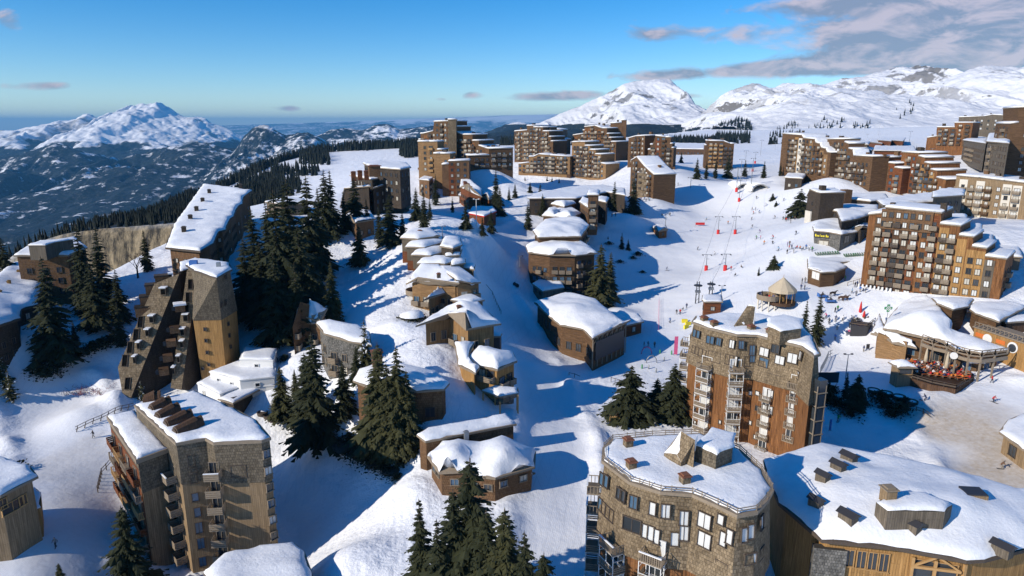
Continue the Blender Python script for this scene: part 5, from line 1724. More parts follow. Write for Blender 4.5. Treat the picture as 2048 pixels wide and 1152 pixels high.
# ---- middle houses right of the village street
b = simple_building('low_building', 'long dark curved building with flat snow roof below the tower cluster', 'building', [(1058, 398), (1150, 398), (1215, 385), (1250, 392), (1248, 380), (1205, 372), (1140, 376), (1075, 388)], 29, 20, SH_DARK, over=.6, snow=.7, step=2.2, seed=120, fac=dict(bay=4, bal=0, gl=[GL_DARK])); b.finish()
for i, (ol, inn, z, h, mat, lab) in enumerate([
    ([(1104, 409), (1128, 414), (1150, 408), (1142, 398), (1118, 401)], [(1128, 403, 29)], 27.5, 6, SH_BROWN, 'small house with rounded snow roof left of the square shingled tower'),
    ([(1160, 405), (1178, 418), (1180, 402), (1165, 396)], [], 29, 7, SH_BROWN, 'dark house with slanting snow edge touching the square shingled tower'),
    ([(1176, 391), (1196, 391), (1198, 383), (1178, 384)], [], 34, 13, SH_BROWN, 'square brown shingled tower with thin snow top among the low houses'),
    ([(1195, 402), (1212, 406), (1216, 398), (1198, 394)], [], 29, 7, SH_DARK, 'small dark house with snow cap right of the square shingled tower'),
    ([(1086, 432), (1108, 434), (1124, 424), (1112, 415), (1098, 420)], [(1106, 423, 27.5)], 26, 5, HP_BROWN, 'small house with two snow humps, left one above the big round roofs'),
    ([(1108, 434), (1142, 436), (1160, 428), (1142, 416), (1115, 420)], [(1132, 423, 28)], 26, 5, HP_BROWN, 'house with a wide snow hump just above the upper big round roof')]):
    b = simple_building('village_house', lab, 'house', ol, z, z - h, mat, inner=[(u, v, zz) for u, v, zz in inn], over=.5, snow=.9, rim=1.4, seed=125 + i, fac=dict(bay=3, bal=.1)); b.finish()
b = simple_building('timber_lodge', 'upper of two wide timber lodges with broad rounded snow roofs beside the street', 'lodge', [(1069, 462, 24.3), (1078, 475, 24), (1159, 473, 24), (1175, 452, 25), (1160, 440, 25.5), (1130, 436, 25.5), (1090, 444, 25)], 24, 17, HP_BROWN,
                    inner=[(1120, 452, 26)], over=.7, snow=1.1, rim=2.2, seed=131, fac=dict(bay=2.2, bal=.5, gl=TG, style='board')); b.finish()
b = simple_building('timber_lodge', 'lower and larger of two wide timber lodges, round snow roof over brown boards', 'lodge', [(1056, 494, 20.3), (1060, 505, 20), (1099, 510, 20), (1150, 511, 20), (1190, 507, 20), (1164, 488, 20.6), (1136, 482, 21), (1081, 483, 21)], 20, 5, HP_BROWN,
                    inner=[(1125, 495, 22)], low=SH_DARK, lowh=8, over=.8, snow=1.3, rim=2.5, seed=132, fac=dict(bay=2.0, bal=.6, gl=[GL_DARK, GL_DARK, GL_BLUE], bw=1.9, st=3.2)); b.finish()
b = simple_building('village_house', 'grey boarded house with a flat snow cap above the big lodge roof', 'house', [(1066, 570), (1086, 584), (1127, 577), (1122, 564), (1088, 556)], 14, 8, PL_GREY, fit=4, over=.3, snow=.9, seed=133, fac=dict(bay=3, bal=0)); b.finish()
olAA = [(1074, 607, 12.5), (1104, 633, 12), (1124, 650, 11.5), (1171, 660, 11.5), (1186, 676, 11.5), (1252, 648, 11.5), (1240, 645, 12), (1189, 603, 12.5), (1131, 589, 13)]
b = simple_building('ski_lodge', 'big dark lodge with a wide snow roof and open timber front beside the piste', 'lodge', olAA, 12, 5, HP_BROWN, inner=[(1150, 620, 14)], over=.7, snow=.9, rim=1.5, seed=134, fac=dict(bay=2.2, bal=0, w=1.5, h=2.0, gl=[GL_DARK], st=3.2))
mb = MB(); ww = inset(olAA if ccw([tuple(at_z(*p))[:2] for p in olAA]) else olAA[::-1], 0) if False else XY(olAA, 12)
i = max(range(len(ww)), key=lambda i: (ww[i][0] + ww[(i + 1) % len(ww)][0]) - (ww[i][1] + ww[(i + 1) % len(ww)][1]) if facing(ww[i], ww[(i + 1) % len(ww)]) > .2 else -1e9)
p, q = ww[i], ww[(i + 1) % len(ww)]
for k in range(8):
    t = k / 7; x, y = p[0] + (q[0] - p[0]) * t, p[1] + (q[1] - p[1]) * t; mb.box((x, y, 8), (.25, .25, 8), TRIM)
    if k < 7:
        t2 = (k + 1) / 7; mb.bar((x, y, 9.5), (p[0] + (q[0] - p[0]) * t2, p[1] + (q[1] - p[1]) * t2, 11.4), .16, .16, TRIM)
b.part('timber_frame', mb)
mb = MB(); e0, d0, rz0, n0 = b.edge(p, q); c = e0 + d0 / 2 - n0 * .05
mb.box((c.x, c.y, 8.0), (d0.length * .86, .5, 4.6), DARK, rz0); b.part('shade_panel', mb); b.finish()  # solid dark panel, stands for the shade behind the open front
b = simple_building('wooden_cabin', 'small cabin with a snow cap tucked behind the big lodge', 'cabin', [(1222, 640), (1252, 652), (1284, 645), (1275, 632), (1240, 626)], 8.5, 4, HP_RUST, fit=3.2, over=.5, snow=.8, seed=135, fac=dict(bay=3, bal=0)); b.finish()
b = simple_building('wooden_cabin', 'little log cabin standing alone on the open piste', 'cabin', [(1305, 456), (1318, 463), (1334, 461), (1330, 452), (1314, 450)], 19.2, 15.5, PL_ORANGE, inner=[(1312, 453, 20.4), (1330, 456, 20.4)], fit=3, over=.4, snow=.35, seed=136, fac=dict(bay=2.5, bal=0)); b.finish()

# ---- chalets on the ridge left of the street
for i, (ol, z) in enumerate([([(803, 477), (835, 479), (878, 473), (862, 460), (835, 460), (815, 466)], 30), ([(813, 495), (848, 496), (890, 486), (872, 475), (845, 476), (825, 482)], 28.5),
                             ([(825, 511), (860, 512), (903, 502), (885, 491), (858, 491), (838, 498)], 27.2), ([(837, 528), (888, 529), (917, 521), (898, 507), (870, 506), (850, 514)], 25.8)]):
    lab = ['rearmost of four curved row houses with lens shaped snow roofs', 'second from the rear of four curved row houses with lens shaped snow roofs', 'third from the rear of four curved row houses with lens shaped snow roofs', 'front one of four curved row houses with lens shaped snow roofs'][i]
    c = [sum(p[0] for p in ol) / len(ol), sum(p[1] for p in ol) / len(ol)]
    b = simple_building('row_house', lab, 'row house', ol, z, z - 6, PL_GREY, inner=[(c[0], c[1], z + .8)], over=.4, snow=.8, rim=1.8, seed=140 + i, group='curved row houses', fac=dict(bay=2.6, bal=.1, gl=[GL_DARK, CURTAIN]), low=HP_RUST, lowh=2.5, chim=[(c[0] + 2, c[1], z, 1.0, .8, SH_GREY)]); b.finish()
for i, (ol, z, h, mat, lab) in enumerate([
    ([(882, 494), (905, 498), (922, 492), (918, 478), (890, 476)], 29, 6, SH_DARK, 'dark house with chimney right behind the curved row houses'),
    ([(893, 514), (918, 512), (922, 500), (905, 490), (888, 494)], 27, 5, PL_GREY, 'snow domed house right of the curved row houses, upper one'),
    ([(905, 532), (928, 528), (928, 520), (910, 512), (898, 518)], 25.5, 5, PL_GREY, 'snow domed house right of the curved row houses, lower one'),
    ([(916, 536), (946, 540), (948, 532), (920, 528)], 24, 5, HP_TAN, 'small pale house with a flat snow cap below the curved row houses')]):
    b = simple_building('village_house', lab, 'house', ol, z, z - h, mat, over=.4, snow=.9, rim=1.6, seed=146 + i, fac=dict(bay=2.8, bal=0)); b.finish()
WD = dict(bay=1.9, bal=.7, bw=2.0, margin=.35, w=1.25, h=1.7, gl=[GL_DARK, GL_BLUE, GL_DARK, CURTAIN], fr=TRIM, sub=True)
b = simple_building('ridge_chalet', 'grey chalet with a large snow roof and a round wooden balcony below the curved row', 'chalet', [(822, 563, 23), (840, 570, 22.4), (912, 575, 22.4), (914, 562, 23.5), (874, 537, 25), (846, 537, 25)], 23, 17, HP_TAN, inner=[(860, 548, 26)], over=.95, snow=1.0, seed=151, fac=WD, chim=[(878, 572, 23, .8, .9)])
q = at_z(822, 584, 19.5)
mb = MB(); mb.lathe((q.x + 1.5, q.y + 1.0, 19), [(0, -.2), (3.0, -.2), (3.0, 1.0), (2.85, 1.0), (2.85, .05), (0, .05)], TRIM, 18, False); b.part('round_balcony', mb); b.finish()
b = simple_building('ridge_chalet', 'chalet with a long snow roof sloping right towards the street below the curved row', 'chalet', [(880, 538, 25), (914, 562, 24), (942, 572, 22.5), (958, 566, 22.5), (915, 536, 24.5)], 24, 16, HP_TAN, over=.4, snow=.8, seed=152, fac=WD); b.finish()
b = simple_building('ridge_chalet', 'tan boarded chalet with a round porthole window and low snow roof on the ridge', 'chalet', [(856, 597, 21), (888, 586, 20.5), (937, 587, 20.3), (912, 573, 21.5), (884, 573, 22)], 20.5, 14.5, PL_HONEY, over=.95, snow=.8, seed=153, fac=WD); b.finish()
b = simple_building('ridge_chalet', 'small porch roofed house stepping down beside the street on the ridge', 'chalet', [(905, 602, 20), (940, 608, 19.5), (966, 602, 19.5), (940, 590, 20)], 20, 14, HP_TAN, over=.3, snow=.7, seed=158, fac=WD); b.finish()
b = simple_building('ridge_chalet', 'two winged chalet of pale and orange boards with folded snow roofs, lowest on the ridge', 'chalet', [(848, 649, 20.4), (900, 640, 20.4), (935, 655, 20.2), (990, 648, 20.0), (955, 613, 22), (922, 610, 23), (898, 621, 21.6)], 20.4, 14.5, PL_HONEY, inner=[(900, 628, 21.9), (930, 628, 23.2)], over=.95, snow=1.1, rim=1.5, seed=154,
                    fac=dict(WD, bal=.5, w=1.2, h=1.9), chim=[(918, 614, 23, .9, 1.0, SH_BROWN)], edges=None); b.finish()
b = simple_building('open_shed', 'small open shed with glazed sides and snow roof right of the two winged chalet', 'shed', [(968, 677), (1000, 675), (1003, 669), (972, 668)], 15.2, 11, DARK, over=.15, snow=.4, seed=155); b.finish()
# amber house in the middle
b = simple_building('amber_chalet', 'amber boarded house with two snow roofs, balcony and timber porch, right of the twin firs', 'chalet', [(934, 724, 14.6), (994, 739, 14.4), (1029, 722, 14.6), (1022, 708, 15.4), (957, 702, 15.6)], 14.6, 7, PL_AMBER, inner=[(985, 714, 16)], over=.5, snow=1.0, rim=1.2, seed=161, low=STONE, lowh=1.2,
                    fac=dict(WD, bal=.6, fr=TRIM_DK, gl=[GL_BLUE, GL_DARK, CURTAIN], w=1.2, h=1.8))
ol = XY([(912, 690, 17.2), (919, 730, 14.4), (950, 747, 14.2), (956, 738, 14.4), (934, 716, 15.6), (946, 688, 17)], 15)
zf = Surf(ol); b.wall(inset(ol, .5), [(5, None, 0, 0, PL_AMBER)], zf); b.roof(ol, (), .3, .35, .8, TRIM, 1.0, 1.0, .1, 3.0)
ol = XY([(966, 783, 9.9), (1000, 800, 9.6), (1036, 788, 9.9), (1034, 778, 10.2), (990, 776, 10.4)], 10)
zf = Surf(ol, [tuple(at_z(1004, 784, 11.4))]); b.roof(ol, [tuple(at_z(1004, 784, 11.4))], .2, .25, .6, TRIM, .9, 1.0, .1, 4.0)
mb = MB()
for p in ol: mb.box((p[0] * .995, p[1] * .995, 8), (.28, .28, p[2] * 2 - 16), TRIM_AM)
b.part('porch_posts', mb); b.finish()
b = simple_building('shingle_house', 'brown shingled house with a wide smooth snow roof behind twin firs', 'house', [(713, 762, 14.6), (752, 779, 14.2), (834, 782, 14.2), (884, 779, 14.2), (892, 770, 14.4), (868, 748, 15), (800, 736, 15.6), (750, 735, 15.8), (722, 745, 15.2)], 14.5, 6, SH_BROWN, inner=[(790, 755, 16.4)], over=.6, snow=1.0, rim=1.8, seed=162,
                    fac=dict(bay=3, bal=0, w=1.8, h=1.8, gl=[GL_DARK, CURTAIN, GL_DARK], sub=True), chim=[(755, 740, 15.6, 1.8, 3.4, SH_BROWN)]); b.finish()
b = simple_building('shingle_house', 'long low brown house with a narrow straight snow roof, behind the twin snow domes', 'house', [(838, 873, 9.6), (852, 884, 9.2), (1028, 850, 9.2), (1010, 834, 9.8), (857, 862, 9.8)], 9.5, 2, SH_BROWN, over=.3, snow=.7, seed=163, low=HP_BROWN, lowh=3, fac=dict(bay=3.4, bal=0, w=1.5, h=1.3, gl=[CURTAIN, GL_DARK], sub=True))
b.finish()
b = simple_building('shingle_house', 'brown shingled house with two big snow domes and bands of windows, middle foreground', 'house', [(861, 914, 7.6), (882, 942, 7.4), (934, 942, 7.4), (962, 952, 7.2), (990, 955, 7.2), (1064, 934, 7.2), (1066, 905, 7.6), (1005, 884, 8), (960, 893, 8), (917, 890, 8.2), (885, 893, 8)], 7.5, 2, SH_BROWN,
                    inner=[(905, 912, 9.4), (950, 925, 7.6), (1010, 912, 9.6), (948, 900, 7.9)], over=.5, snow=1.1, rim=1.3, lump=.2, seed=164, fac=dict(bay=1.7, bal=0, w=1.4, h=1.2, gl=[GL_DARK, CURTAIN, GL_BLUE], st=3.2, first=2.2, fr=TRIM, sub=True), chim=[(933, 890, 8, .7, 2.0, STEEL, STEEL)])
ol = XY([(986, 992, 3.6), (1066, 968, 3.6), (1066, 950, 5.2), (990, 966, 5.2)], 4)
b.roof(ol, (), .2, .25, .25, PL_GREY, .8, 1.0, .1, 3.0, .2); b.finish()
b = simple_building('dark_chalet', 'dark timber house with a pointed gable on the snowy cliff', 'chalet', [(586, 652, 16), (600, 640, 16), (640, 650, 15.6), (650, 620, 18), (620, 600, 21), (600, 602, 21)], 16, 7, HP_BROWN, inner=[(622, 622, 20.5)], over=.4, snow=.7, seed=165, fac=dict(WD, bal=.5)); b.finish()
b = simple_building('dark_chalet', 'grey house with two curved snow roofs and a stone front on the snowy cliff', 'chalet', [(638, 650, 18), (652, 668, 17.4), (700, 683, 16.6), (738, 690, 16.4), (735, 668, 17), (716, 657, 17.6), (660, 646, 18.2)], 17, 7, STONE, over=.5, snow=.9, rim=1.3, seed=166, fac=dict(WD, bal=.4)); b.finish()
# white flat roofed building with terraces
wb = Bld('white_building', 'white flat roofed building with snowy terraces right of the slanted tower', 'building', tuple(at_z(490, 740, 6)))
for ol, z in (([(480, 720), (545, 722), (553, 700), (490, 697)], 10.2), ([(420, 745), (480, 762), (548, 755), (552, 728), (480, 722)], 8.2), ([(395, 768), (440, 790), (478, 776), (548, 772), (550, 758), (430, 748)], 6.4)):
    p = XY(ol, z); wb.wall([q[:2] for q in p], [(-2, z, 0, 0, WHITE)]); wb.roof(p, (), .15, .25, .4, WHITE, .8, 1.2, .1)
    P = [q[:2] for q in p]
    for i in range(len(P)):
        if facing(P[i], P[(i + 1) % len(P)]) > .15: wb.facade(P[i], P[(i + 1) % len(P)], z - 2.8, z, bay=3.2, bal=0, w=1.0, h=.9, gl=[GL_DARK, CURTAIN], fr=WHITE, seed=int(z))
ol = XY([(438, 800), (466, 808), (552, 764), (545, 756), (480, 775)], 5.6); wb.roof(ol, (), .2, .3, .5, TRIM, .9, 1.0); wb.wall(inset(ol, 1.0), [(0, 6.2, 0, 0, SH_DARK)])
wb.finish()
# ================================================================== slanted tower, left side, restaurant, shops, kiosk
def Zs(x, y, ox, oy, s): return (ox + x / s, oy + y / s)


def hull_mesh(pts, mat):
    bm = bmesh.new()
    for p in pts: bm.verts.new(p)
    bmesh.ops.convex_hull(bm, input=bm.verts[:])
    bmesh.ops.recalc_face_normals(bm, faces=bm.faces[:])
    vs = [tuple(v.co) for v in bm.verts]; bm.verts.index_update(); fs = [[v.index for v in f.verts] for f in bm.faces]
    bm.free()
    m = MB(); m.add(vs, fs, mat); return m


tB = Bld('slanted_tower', 'slanted apartment tower with two sloping shingled legs and a golden boarded corner', 'apartment tower', tuple(at_z(350, 785, 3)))
topC = P3([(393, 543), (433, 557), (460, 542), (454, 530), (395, 521), (376, 532)], 29)
topC = topC if ccw(topC) else topC[::-1]
midC = P3([(386, 641), (443, 640), (475, 621), (468, 608), (405, 602), (380, 618)], 18.7)
midC = midC if ccw(midC) else midC[::-1]
# same vertex order for both rings
def roll(a, ref):
    k = min(range(len(a)), key=lambda k: sum((a[(i + k) % len(a)][0] - ref[i][0]) ** 2 + (a[(i + k) % len(a)][1] - ref[i][1]) ** 2 for i in range(len(a))))
    return a[k:] + a[:k]
midC = roll(midC, topC)
mb = MB(); n = len(topC)
mb.add(midC + topC, [(i, (i + 1) % n, (i + 1) % n + n, i + n) for i in range(n)] + [tuple(range(n, 2 * n)), tuple(range(n - 1, -1, -1))], SH_GREY)
tB.part('wall', mb, label='grey shingled upper storeys')
lowC = [p[:2] for p in inset(midC, .12)]
tB.wall(lowC, [(-2, 18.7, .5, 0, PL_AMBER)])
tB.roof(topC, (), .5, .35, .6, TRIM_DK, 1.0, 1.0, .12, 5)
# windows on the battered shingles
def win_tilt(b, p0, p1, q1, q0, lst, fr=TRIM_DK):
    """p0-p1 lower edge, q0-q1 upper edge of an inclined wall"""
    a = (Vector(p1) - Vector(p0)).normalized(); up = (Vector(q0) - Vector(p0)); nrm = a.cross(up).normalized()
    if nrm.dot(Vector(p0) - Vector((0, 0, CAMZ))) > 0: nrm = -nrm
    up = nrm.cross(a).normalized(); 
    if up.z < 0: up = -up
    for u, v, w, h, gl in lst:
        r = ray(u, v); k = (Vector(p0) - Vector((0, 0, CAMZ))).dot(nrm) / r.dot(nrm)
        c = Vector((0, 0, CAMZ)) + r * k + nrm * .02
        f, pn, both = window_mesh(w, h, gl, fr, w > 1)
        o = link('window', f, b.root); o2 = link('pane', pn, o)
        x = up.cross(nrm) * -1
        M = Matrix((( -x.x, -nrm.x, up.x), (-x.y, -nrm.y, up.y), (-x.z, -nrm.z, up.z)))
        if M.determinant() < 0: M = Matrix(((x.x, -nrm.x, up.x), (x.y, -nrm.y, up.y), (x.z, -nrm.z, up.z)))
        o.matrix_local = Matrix.Translation(c - b.o) @ M.to_4x4()
    return nrm, up


iC = max(range(n), key=lambda i: facing(topC[i], topC[(i + 1) % n]) if math.hypot(topC[i][0] - topC[(i + 1) % n][0], topC[i][1] - topC[(i + 1) % n][1]) > 3 else -9)
Zt = lambda x, y: Zs(x, y, 220, 500, 3.715)
def tiltface(u, v):
    best = None
    for i in range(n):
        p0, p1, q1, q0 = Vector(midC[i]), Vector(midC[(i + 1) % n]), Vector(topC[(i + 1) % n]), Vector(topC[i])
        nr = (p1 - p0).cross(q0 - p0).normalized()
        r = ray(u, v)
        if nr.dot(r) >= 0: continue
        k = (p0 - Vector((0, 0, CAMZ))).dot(nr) / r.dot(nr); c = Vector((0, 0, CAMZ)) + r * k
        t = (c - p0).dot((p1 - p0)) / (p1 - p0).length_squared
        if -.15 < t < 1.15 and (best is None or k < best[0]): best = (k, i)
    return best[1] if best else None
for x, y, w, h, g in [(680, 265, 1.5, 1.7, GL_BLUE), (680, 355, 1.5, 1.7, GL_BLUE), (680, 450, 1.5, 1.7, CURTAIN), (825, 225, .6, 1.2, GL_DARK), (860, 195, .6, 1.2, GL_DARK), (825, 410, .6, 1.2, GL_DARK), (860, 390, .6, 1.2, GL_DARK)]:
    i = tiltface(*Zt(x, y))
    if i is not None: win_tilt(tB, midC[i], midC[(i + 1) % n], topC[(i + 1) % n], topC[i], [(*Zt(x, y), w, h, g)])
lowo = lowC
px_windows(tB, lowo, [(*Zt(x, y), .7, .8, GL_DARK) for x, y in ((708, 588), (715, 672), (724, 760), (735, 850), (878, 548), (885, 635), (895, 718), (690, 880))] + [(*Zt(625, 705), .9, .9, GL_DARK), (*Zt(622, 800), .9, .9, GL_DARK), (*Zt(628, 900), 1.0, 1.6, GL_DARK)])


HOLLOW_SHADE = plain('painted hollow shade', (.008, .008, .008), .95, spec=0.0)  # flat black, paints the shade inside leg openings and dormers


def leg(face, zs, feetz, mat):
    """an inclined slab: face outline (first three points fix the plane), filled down to the ground below its top edge"""
    P0 = [at_z(*face[i], zs[i]) for i in range(3)]
    nr = (P0[1] - P0[0]).cross(P0[2] - P0[0]).normalized()
    C = Vector((0, 0, CAMZ))
    pts = [C + ray(*f) * ((P0[0] - C).dot(nr) / ray(*f).dot(nr)) for f in face]
    if nr.dot(pts[0] - C) > 0: nr = -nr
    foot = [Vector((pts[0].x, pts[0].y, feetz)), Vector((pts[1].x, pts[1].y, feetz))]
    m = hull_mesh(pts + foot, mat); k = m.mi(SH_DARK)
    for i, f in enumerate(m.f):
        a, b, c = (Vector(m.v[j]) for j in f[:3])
        if (b - a).cross(c - a).normalized().dot(nr) < .9: m.m[i] = k  # side faces in dark brown shingles, their shade put into the colour
    return pts, nr, m


def on_plane(u, v, p, nr):
    C = Vector((0, 0, CAMZ)); r = ray(u, v); return C + r * ((p - C).dot(nr) / r.dot(nr))


def openings(b, p, nr, lst, w, h):
    a = Vector((0, 0, 1)).cross(nr).normalized(); up = nr.cross(a)
    M = Matrix(((a.x, -nr.x, up.x), (a.y, -nr.y, up.y), (a.z, -nr.z, up.z)))
    for u, v in lst:
        c = on_plane(u, v, p, nr) + nr * .02
        f, pn, both = window_mesh(w, h, HOLLOW_SHADE, TRIM_DK, False)
        o = link('window', f, b.root); link('pane', pn, o)
        o.matrix_local = Matrix.Translation(c - b.o) @ M.to_4x4()


def dormers(b, p, nr, lst, w):
    a = Vector((0, 0, 1)).cross(nr).normalized(); hn = Vector((nr.x, nr.y, 0)).normalized(); rz = math.atan2(a.y, a.x)
    for u, v in lst:
        c = on_plane(u, v, p, nr)
        m = MB(); w *= .8; m.box(c + hn * .3 + Vector((0, 0, -.1)), (w, 1.2, 1.6), PL_GREY, rz); m.box(c + hn * .91 + Vector((0, 0, -.15)), (w * .75, .06, 1.1), HOLLOW_SHADE, rz)
        o = b.part('dormer', m)
        s = MB(); cc = c - b.o + hn * .45 + Vector((0, 0, .78))
        s.box(cc + Vector((0, 0, .06)), (w + .3, 1.5, .2), MSNOW, rz)
        s.build('roof_snow', o)


f1 = [Zt(330, 250), Zt(515, 175), Zt(155, 1100), Zt(95, 1088), Zt(58, 870)]
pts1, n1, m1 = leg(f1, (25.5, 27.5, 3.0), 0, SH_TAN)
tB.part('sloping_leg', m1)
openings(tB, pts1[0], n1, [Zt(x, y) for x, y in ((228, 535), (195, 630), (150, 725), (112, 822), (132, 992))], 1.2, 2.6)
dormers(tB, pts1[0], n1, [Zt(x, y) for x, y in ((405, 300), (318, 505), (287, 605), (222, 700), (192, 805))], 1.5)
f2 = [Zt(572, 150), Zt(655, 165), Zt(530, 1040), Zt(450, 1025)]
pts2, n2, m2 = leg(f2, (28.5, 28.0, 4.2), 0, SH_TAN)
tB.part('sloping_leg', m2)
openings(tB, pts2[0], n2, [Zt(x, y) for x, y in ((597, 255), (580, 352), (568, 445))], 1.0, 2.3)
dormers(tB, pts2[0], n2, [Zt(x, y) for x, y in ((568, 495), (545, 600), (540, 690), (515, 800), (478, 885))], 1.3)
# shingled core behind the two legs, then the stacked loggias between them
core = XY([Zt(515, 175), Zt(575, 150), Zt(800, 120), Zt(640, 70), Zt(520, 100)], 27)
tB.wall([p[:2] for p in core], [(0, 26.8, 0, 0, SH_DARK)])
tB.roof(core, (), .1, .3, .5, TRIM_DK, .9, 1.0, .1, 7)
for x, y, dd in ((520, 430, 149.5), (480, 590, 148.5), (455, 690, 148), (430, 800, 147.5), (400, 900, 147)):
    c = at_depth(*Zt(x, y), dd)
    m = MB(); m.box(c, (1.9, 2.2, 1.3), SH_BROWN, .5); m.box(c + Vector((-.5, -1.0, .2)), (1.4, .5, .9), GL_DARK, .5)
    o = tB.part('loggia', m)
    if y < 500: m = MB(); m.box(c - tB.o + Vector((0, 0, .95)), (2.5, 2.6, .4), MSNOW, .5); m.build('roof_snow', o)
# terraces on top of the left leg
for x, y, dd in ((400, 225, 154.5), (330, 290, 153.5), (290, 375, 152.5), (255, 455, 151.5)):
    c = at_depth(*Zt(x, y), dd)
    m = MB(); m.box(c, (3.4, 3.0, 1.9), SH_BROWN, .45); m.box(c + Vector((-.3, -.2, 1.1)), (3.0, 2.4, .5), SH_DARK, .45)
    o = tB.part('terrace', m); m = MB(); m.box(c - tB.o + Vector((1.2, .9, 1.45)), (1.1, 1.4, .3), MSNOW, .45); m.build('roof_snow', o)
c = at_z(387, 527, 29.9); m = MB(); m.box(c, (1.6, 1.2, 1.4), BLUE, .2); tB.part('roof_box', m)
c = at_z(437, 532, 29.9); m = MB(); m.box(c, (.8, .8, 1.6), STEEL, .2); tB.part('chimney', m)
tB.finish()

# ---- D: long building with one great sloping roof
olD = P3([(333, 498, 28), (400, 505, 28), (425, 490, 28.6), (436, 466, 30), (450, 462, 30.3), (458, 440, 31.6), (466, 436, 31.8), (474, 415, 33.4), (484, 411, 33.6), (486, 396, 34.8), (503, 384, 36), (407, 371, 36.6), (350, 452, 31)])
olD = olD if ccw(olD) else olD[::-1]
bD = Bld('long_building', 'long building with one great tilted snow roof dotted with small chimneys', 'apartment building', (*centre(olD), 20))
zf = Surf(olD); wD = inset(olD, .8)
bD.wall(wD, [(8, None, 0, 0, SH_BROWN)], zf)
bD.roof(olD, (), .3, .5, .9, TRIM_DK, 1.8, 1.6, .2, 8, 0, None, zf)
for i in range(len(wD)):
    p, q = wD[i], wD[(i + 1) % len(wD)]
    if facing(p, q) > .08 and math.hypot(p[0] - q[0], p[1] - q[1]) > 2: bD.facade(p, q, 15, min(zf(*p), zf(*q)), bay=2.8, bal=0, gl=[CURTAIN, GL_DARK, CURTAIN_W], w=1.0, h=1.2, seed=i)
for u, v, z in ((419, 389, 35.5), (406, 408, 34), (394, 428, 32.5), (382, 447, 31.2), (369, 470, 29.8), (482, 382, 36)):
    q = at_z(u, v, z); bD.chimney(q.x, q.y, zf(q.x, q.y) + .8, 1.1, 1.5, SH_DARK, TRIM_DK)
bD.finish()

# ---- E: stepped building on the left edge
olE = P3([(-40, 668, 18), (40, 640, 17.5), (42, 622, 18), (75, 612, 18), (78, 590, 19), (96, 575, 19), (105, 530, 21.5), (60, 524, 22), (25, 532, 21.5), (-40, 580, 21.5)])
olE = olE if ccw(olE) else olE[::-1]
bE = Bld('apartment_building', 'large dark stepped apartment building with a broad snow roof on the left edge', 'apartment building', (*centre(olE), 12))
zf = Surf(olE); wE = inset(olE, .6)
bE.wall(wE, [(2, None, 0, 0, SH_DARK)], zf)
bE.roof(olE, (), .2, .5, 1.2, TRIM_DK, 2.0, 1.4, .2, 12)
for i in range(len(wE)):
    p, q = wE[i], wE[(i + 1) % len(wE)]
    if facing(p, q) > .1 and math.hypot(p[0] - q[0], p[1] - q[1]) > 2.5: bE.facade(p, q, 9, min(zf(*p), zf(*q)), bay=3, bal=.3, gl=[GL_DARK, GL_DARK, CURTAIN], seed=i, bmat=TRIM_DK)
for u, v in ((50, 527), (37, 540), (17, 560), (-2, 575)):
    q = at_z(u, v, 22.6); bE.chimney(q.x, q.y, zf(q.x, q.y) + 1.0, .7, .8, PL_AMBER, PL_AMBER)
bE.finish()
b = simple_building('apartment_building', 'brown building with a flat snow roof behind the large stepped one, left', 'apartment building', [(33, 512, 27.5), (135, 512, 27), (172, 497, 27.5), (150, 478, 29), (62, 492, 29)], 26.5, 12, SH_BROWN, over=.4, snow=.7, seed=171, fac=dict(bay=3.2, bal=0, gl=[GL_DARK]), edges=None)
tp = XY([(57, 492), (90, 492), (108, 486), (146, 480), (80, 483)], 30.6); b.wall([p[:2] for p in tp], [(27, 30.6, 0, 0, PL_GREY)]); b.roof(tp, (), .2, .2, .4); b.finish()
b = simple_building('brown_house', 'round roofed brown house between the tall firs left of the slanted tower', 'house', [(190, 528), (208, 532), (225, 524), (216, 517), (196, 519)], 25, 12, SH_BROWN, over=.5, snow=.6, seed=172, fit=7); b.finish()

# ---- Q: restaurant under broad snow roofs with a terrace
Zq = lambda x, y: Zs(x, y, 1730, 580, 5.236)
bQ = Bld('restaurant', 'mountain restaurant with wide rounded snow roofs and a timber truss rail above a crowded terrace', 'restaurant', tuple(at_z(1870, 720, 7)))
ol = P3([(*Zq(195, 412), 12.3), (*Zq(600, 505), 12.3), (*Zq(860, 575), 12), (*Zq(950, 628), 12), (*Zq(1220, 672), 12), (*Zq(1490, 642), 12), (*Zq(1060, 498), 12.6), (*Zq(890, 440), 13.6), (*Zq(905, 360), 15), (*Zq(825, 270), 16), (*Zq(740, 120), 15), (*Zq(640, 85), 15), (*Zq(480, 105), 14), (*Zq(370, 165), 12.8), (*Zq(230, 330), 11.6)])
ol = ol if ccw(ol) else ol[::-1]
inn = P3([(*Zq(560, 260), 16.2), (*Zq(650, 350), 15.4), (*Zq(420, 300), 14)])
zf = Surf(ol, inn)
bQ.wall(inset(ol, 1.0), [(3, None, 0, 0, HP_BROWN)], zf); bQ.roof(ol, inn, .2, .4, 1.1, TRIM, 2.2, 1.4, .2, 15, 0, None, zf)
ol2 = P3([(*Zq(150, 260), 12), (*Zq(68, 462), 10.4), (*Zq(210, 502), 10.2), (*Zq(290, 557), 10), (*Zq(525, 608), 10), (*Zq(490, 545), 11), (*Zq(330, 465), 11.6), (*Zq(200, 418), 12)])
ol2 = ol2 if ccw(ol2) else ol2[::-1]
zf2 = Surf(ol2); bQ.wall(inset(ol2, 1.2), [(3, None, 0, 0, HP_TAN)], zf2); bQ.roof(ol2, (), .2, .35, .7, TRIM, 1.3, 1.2, .12, 16, 0, None, zf2)
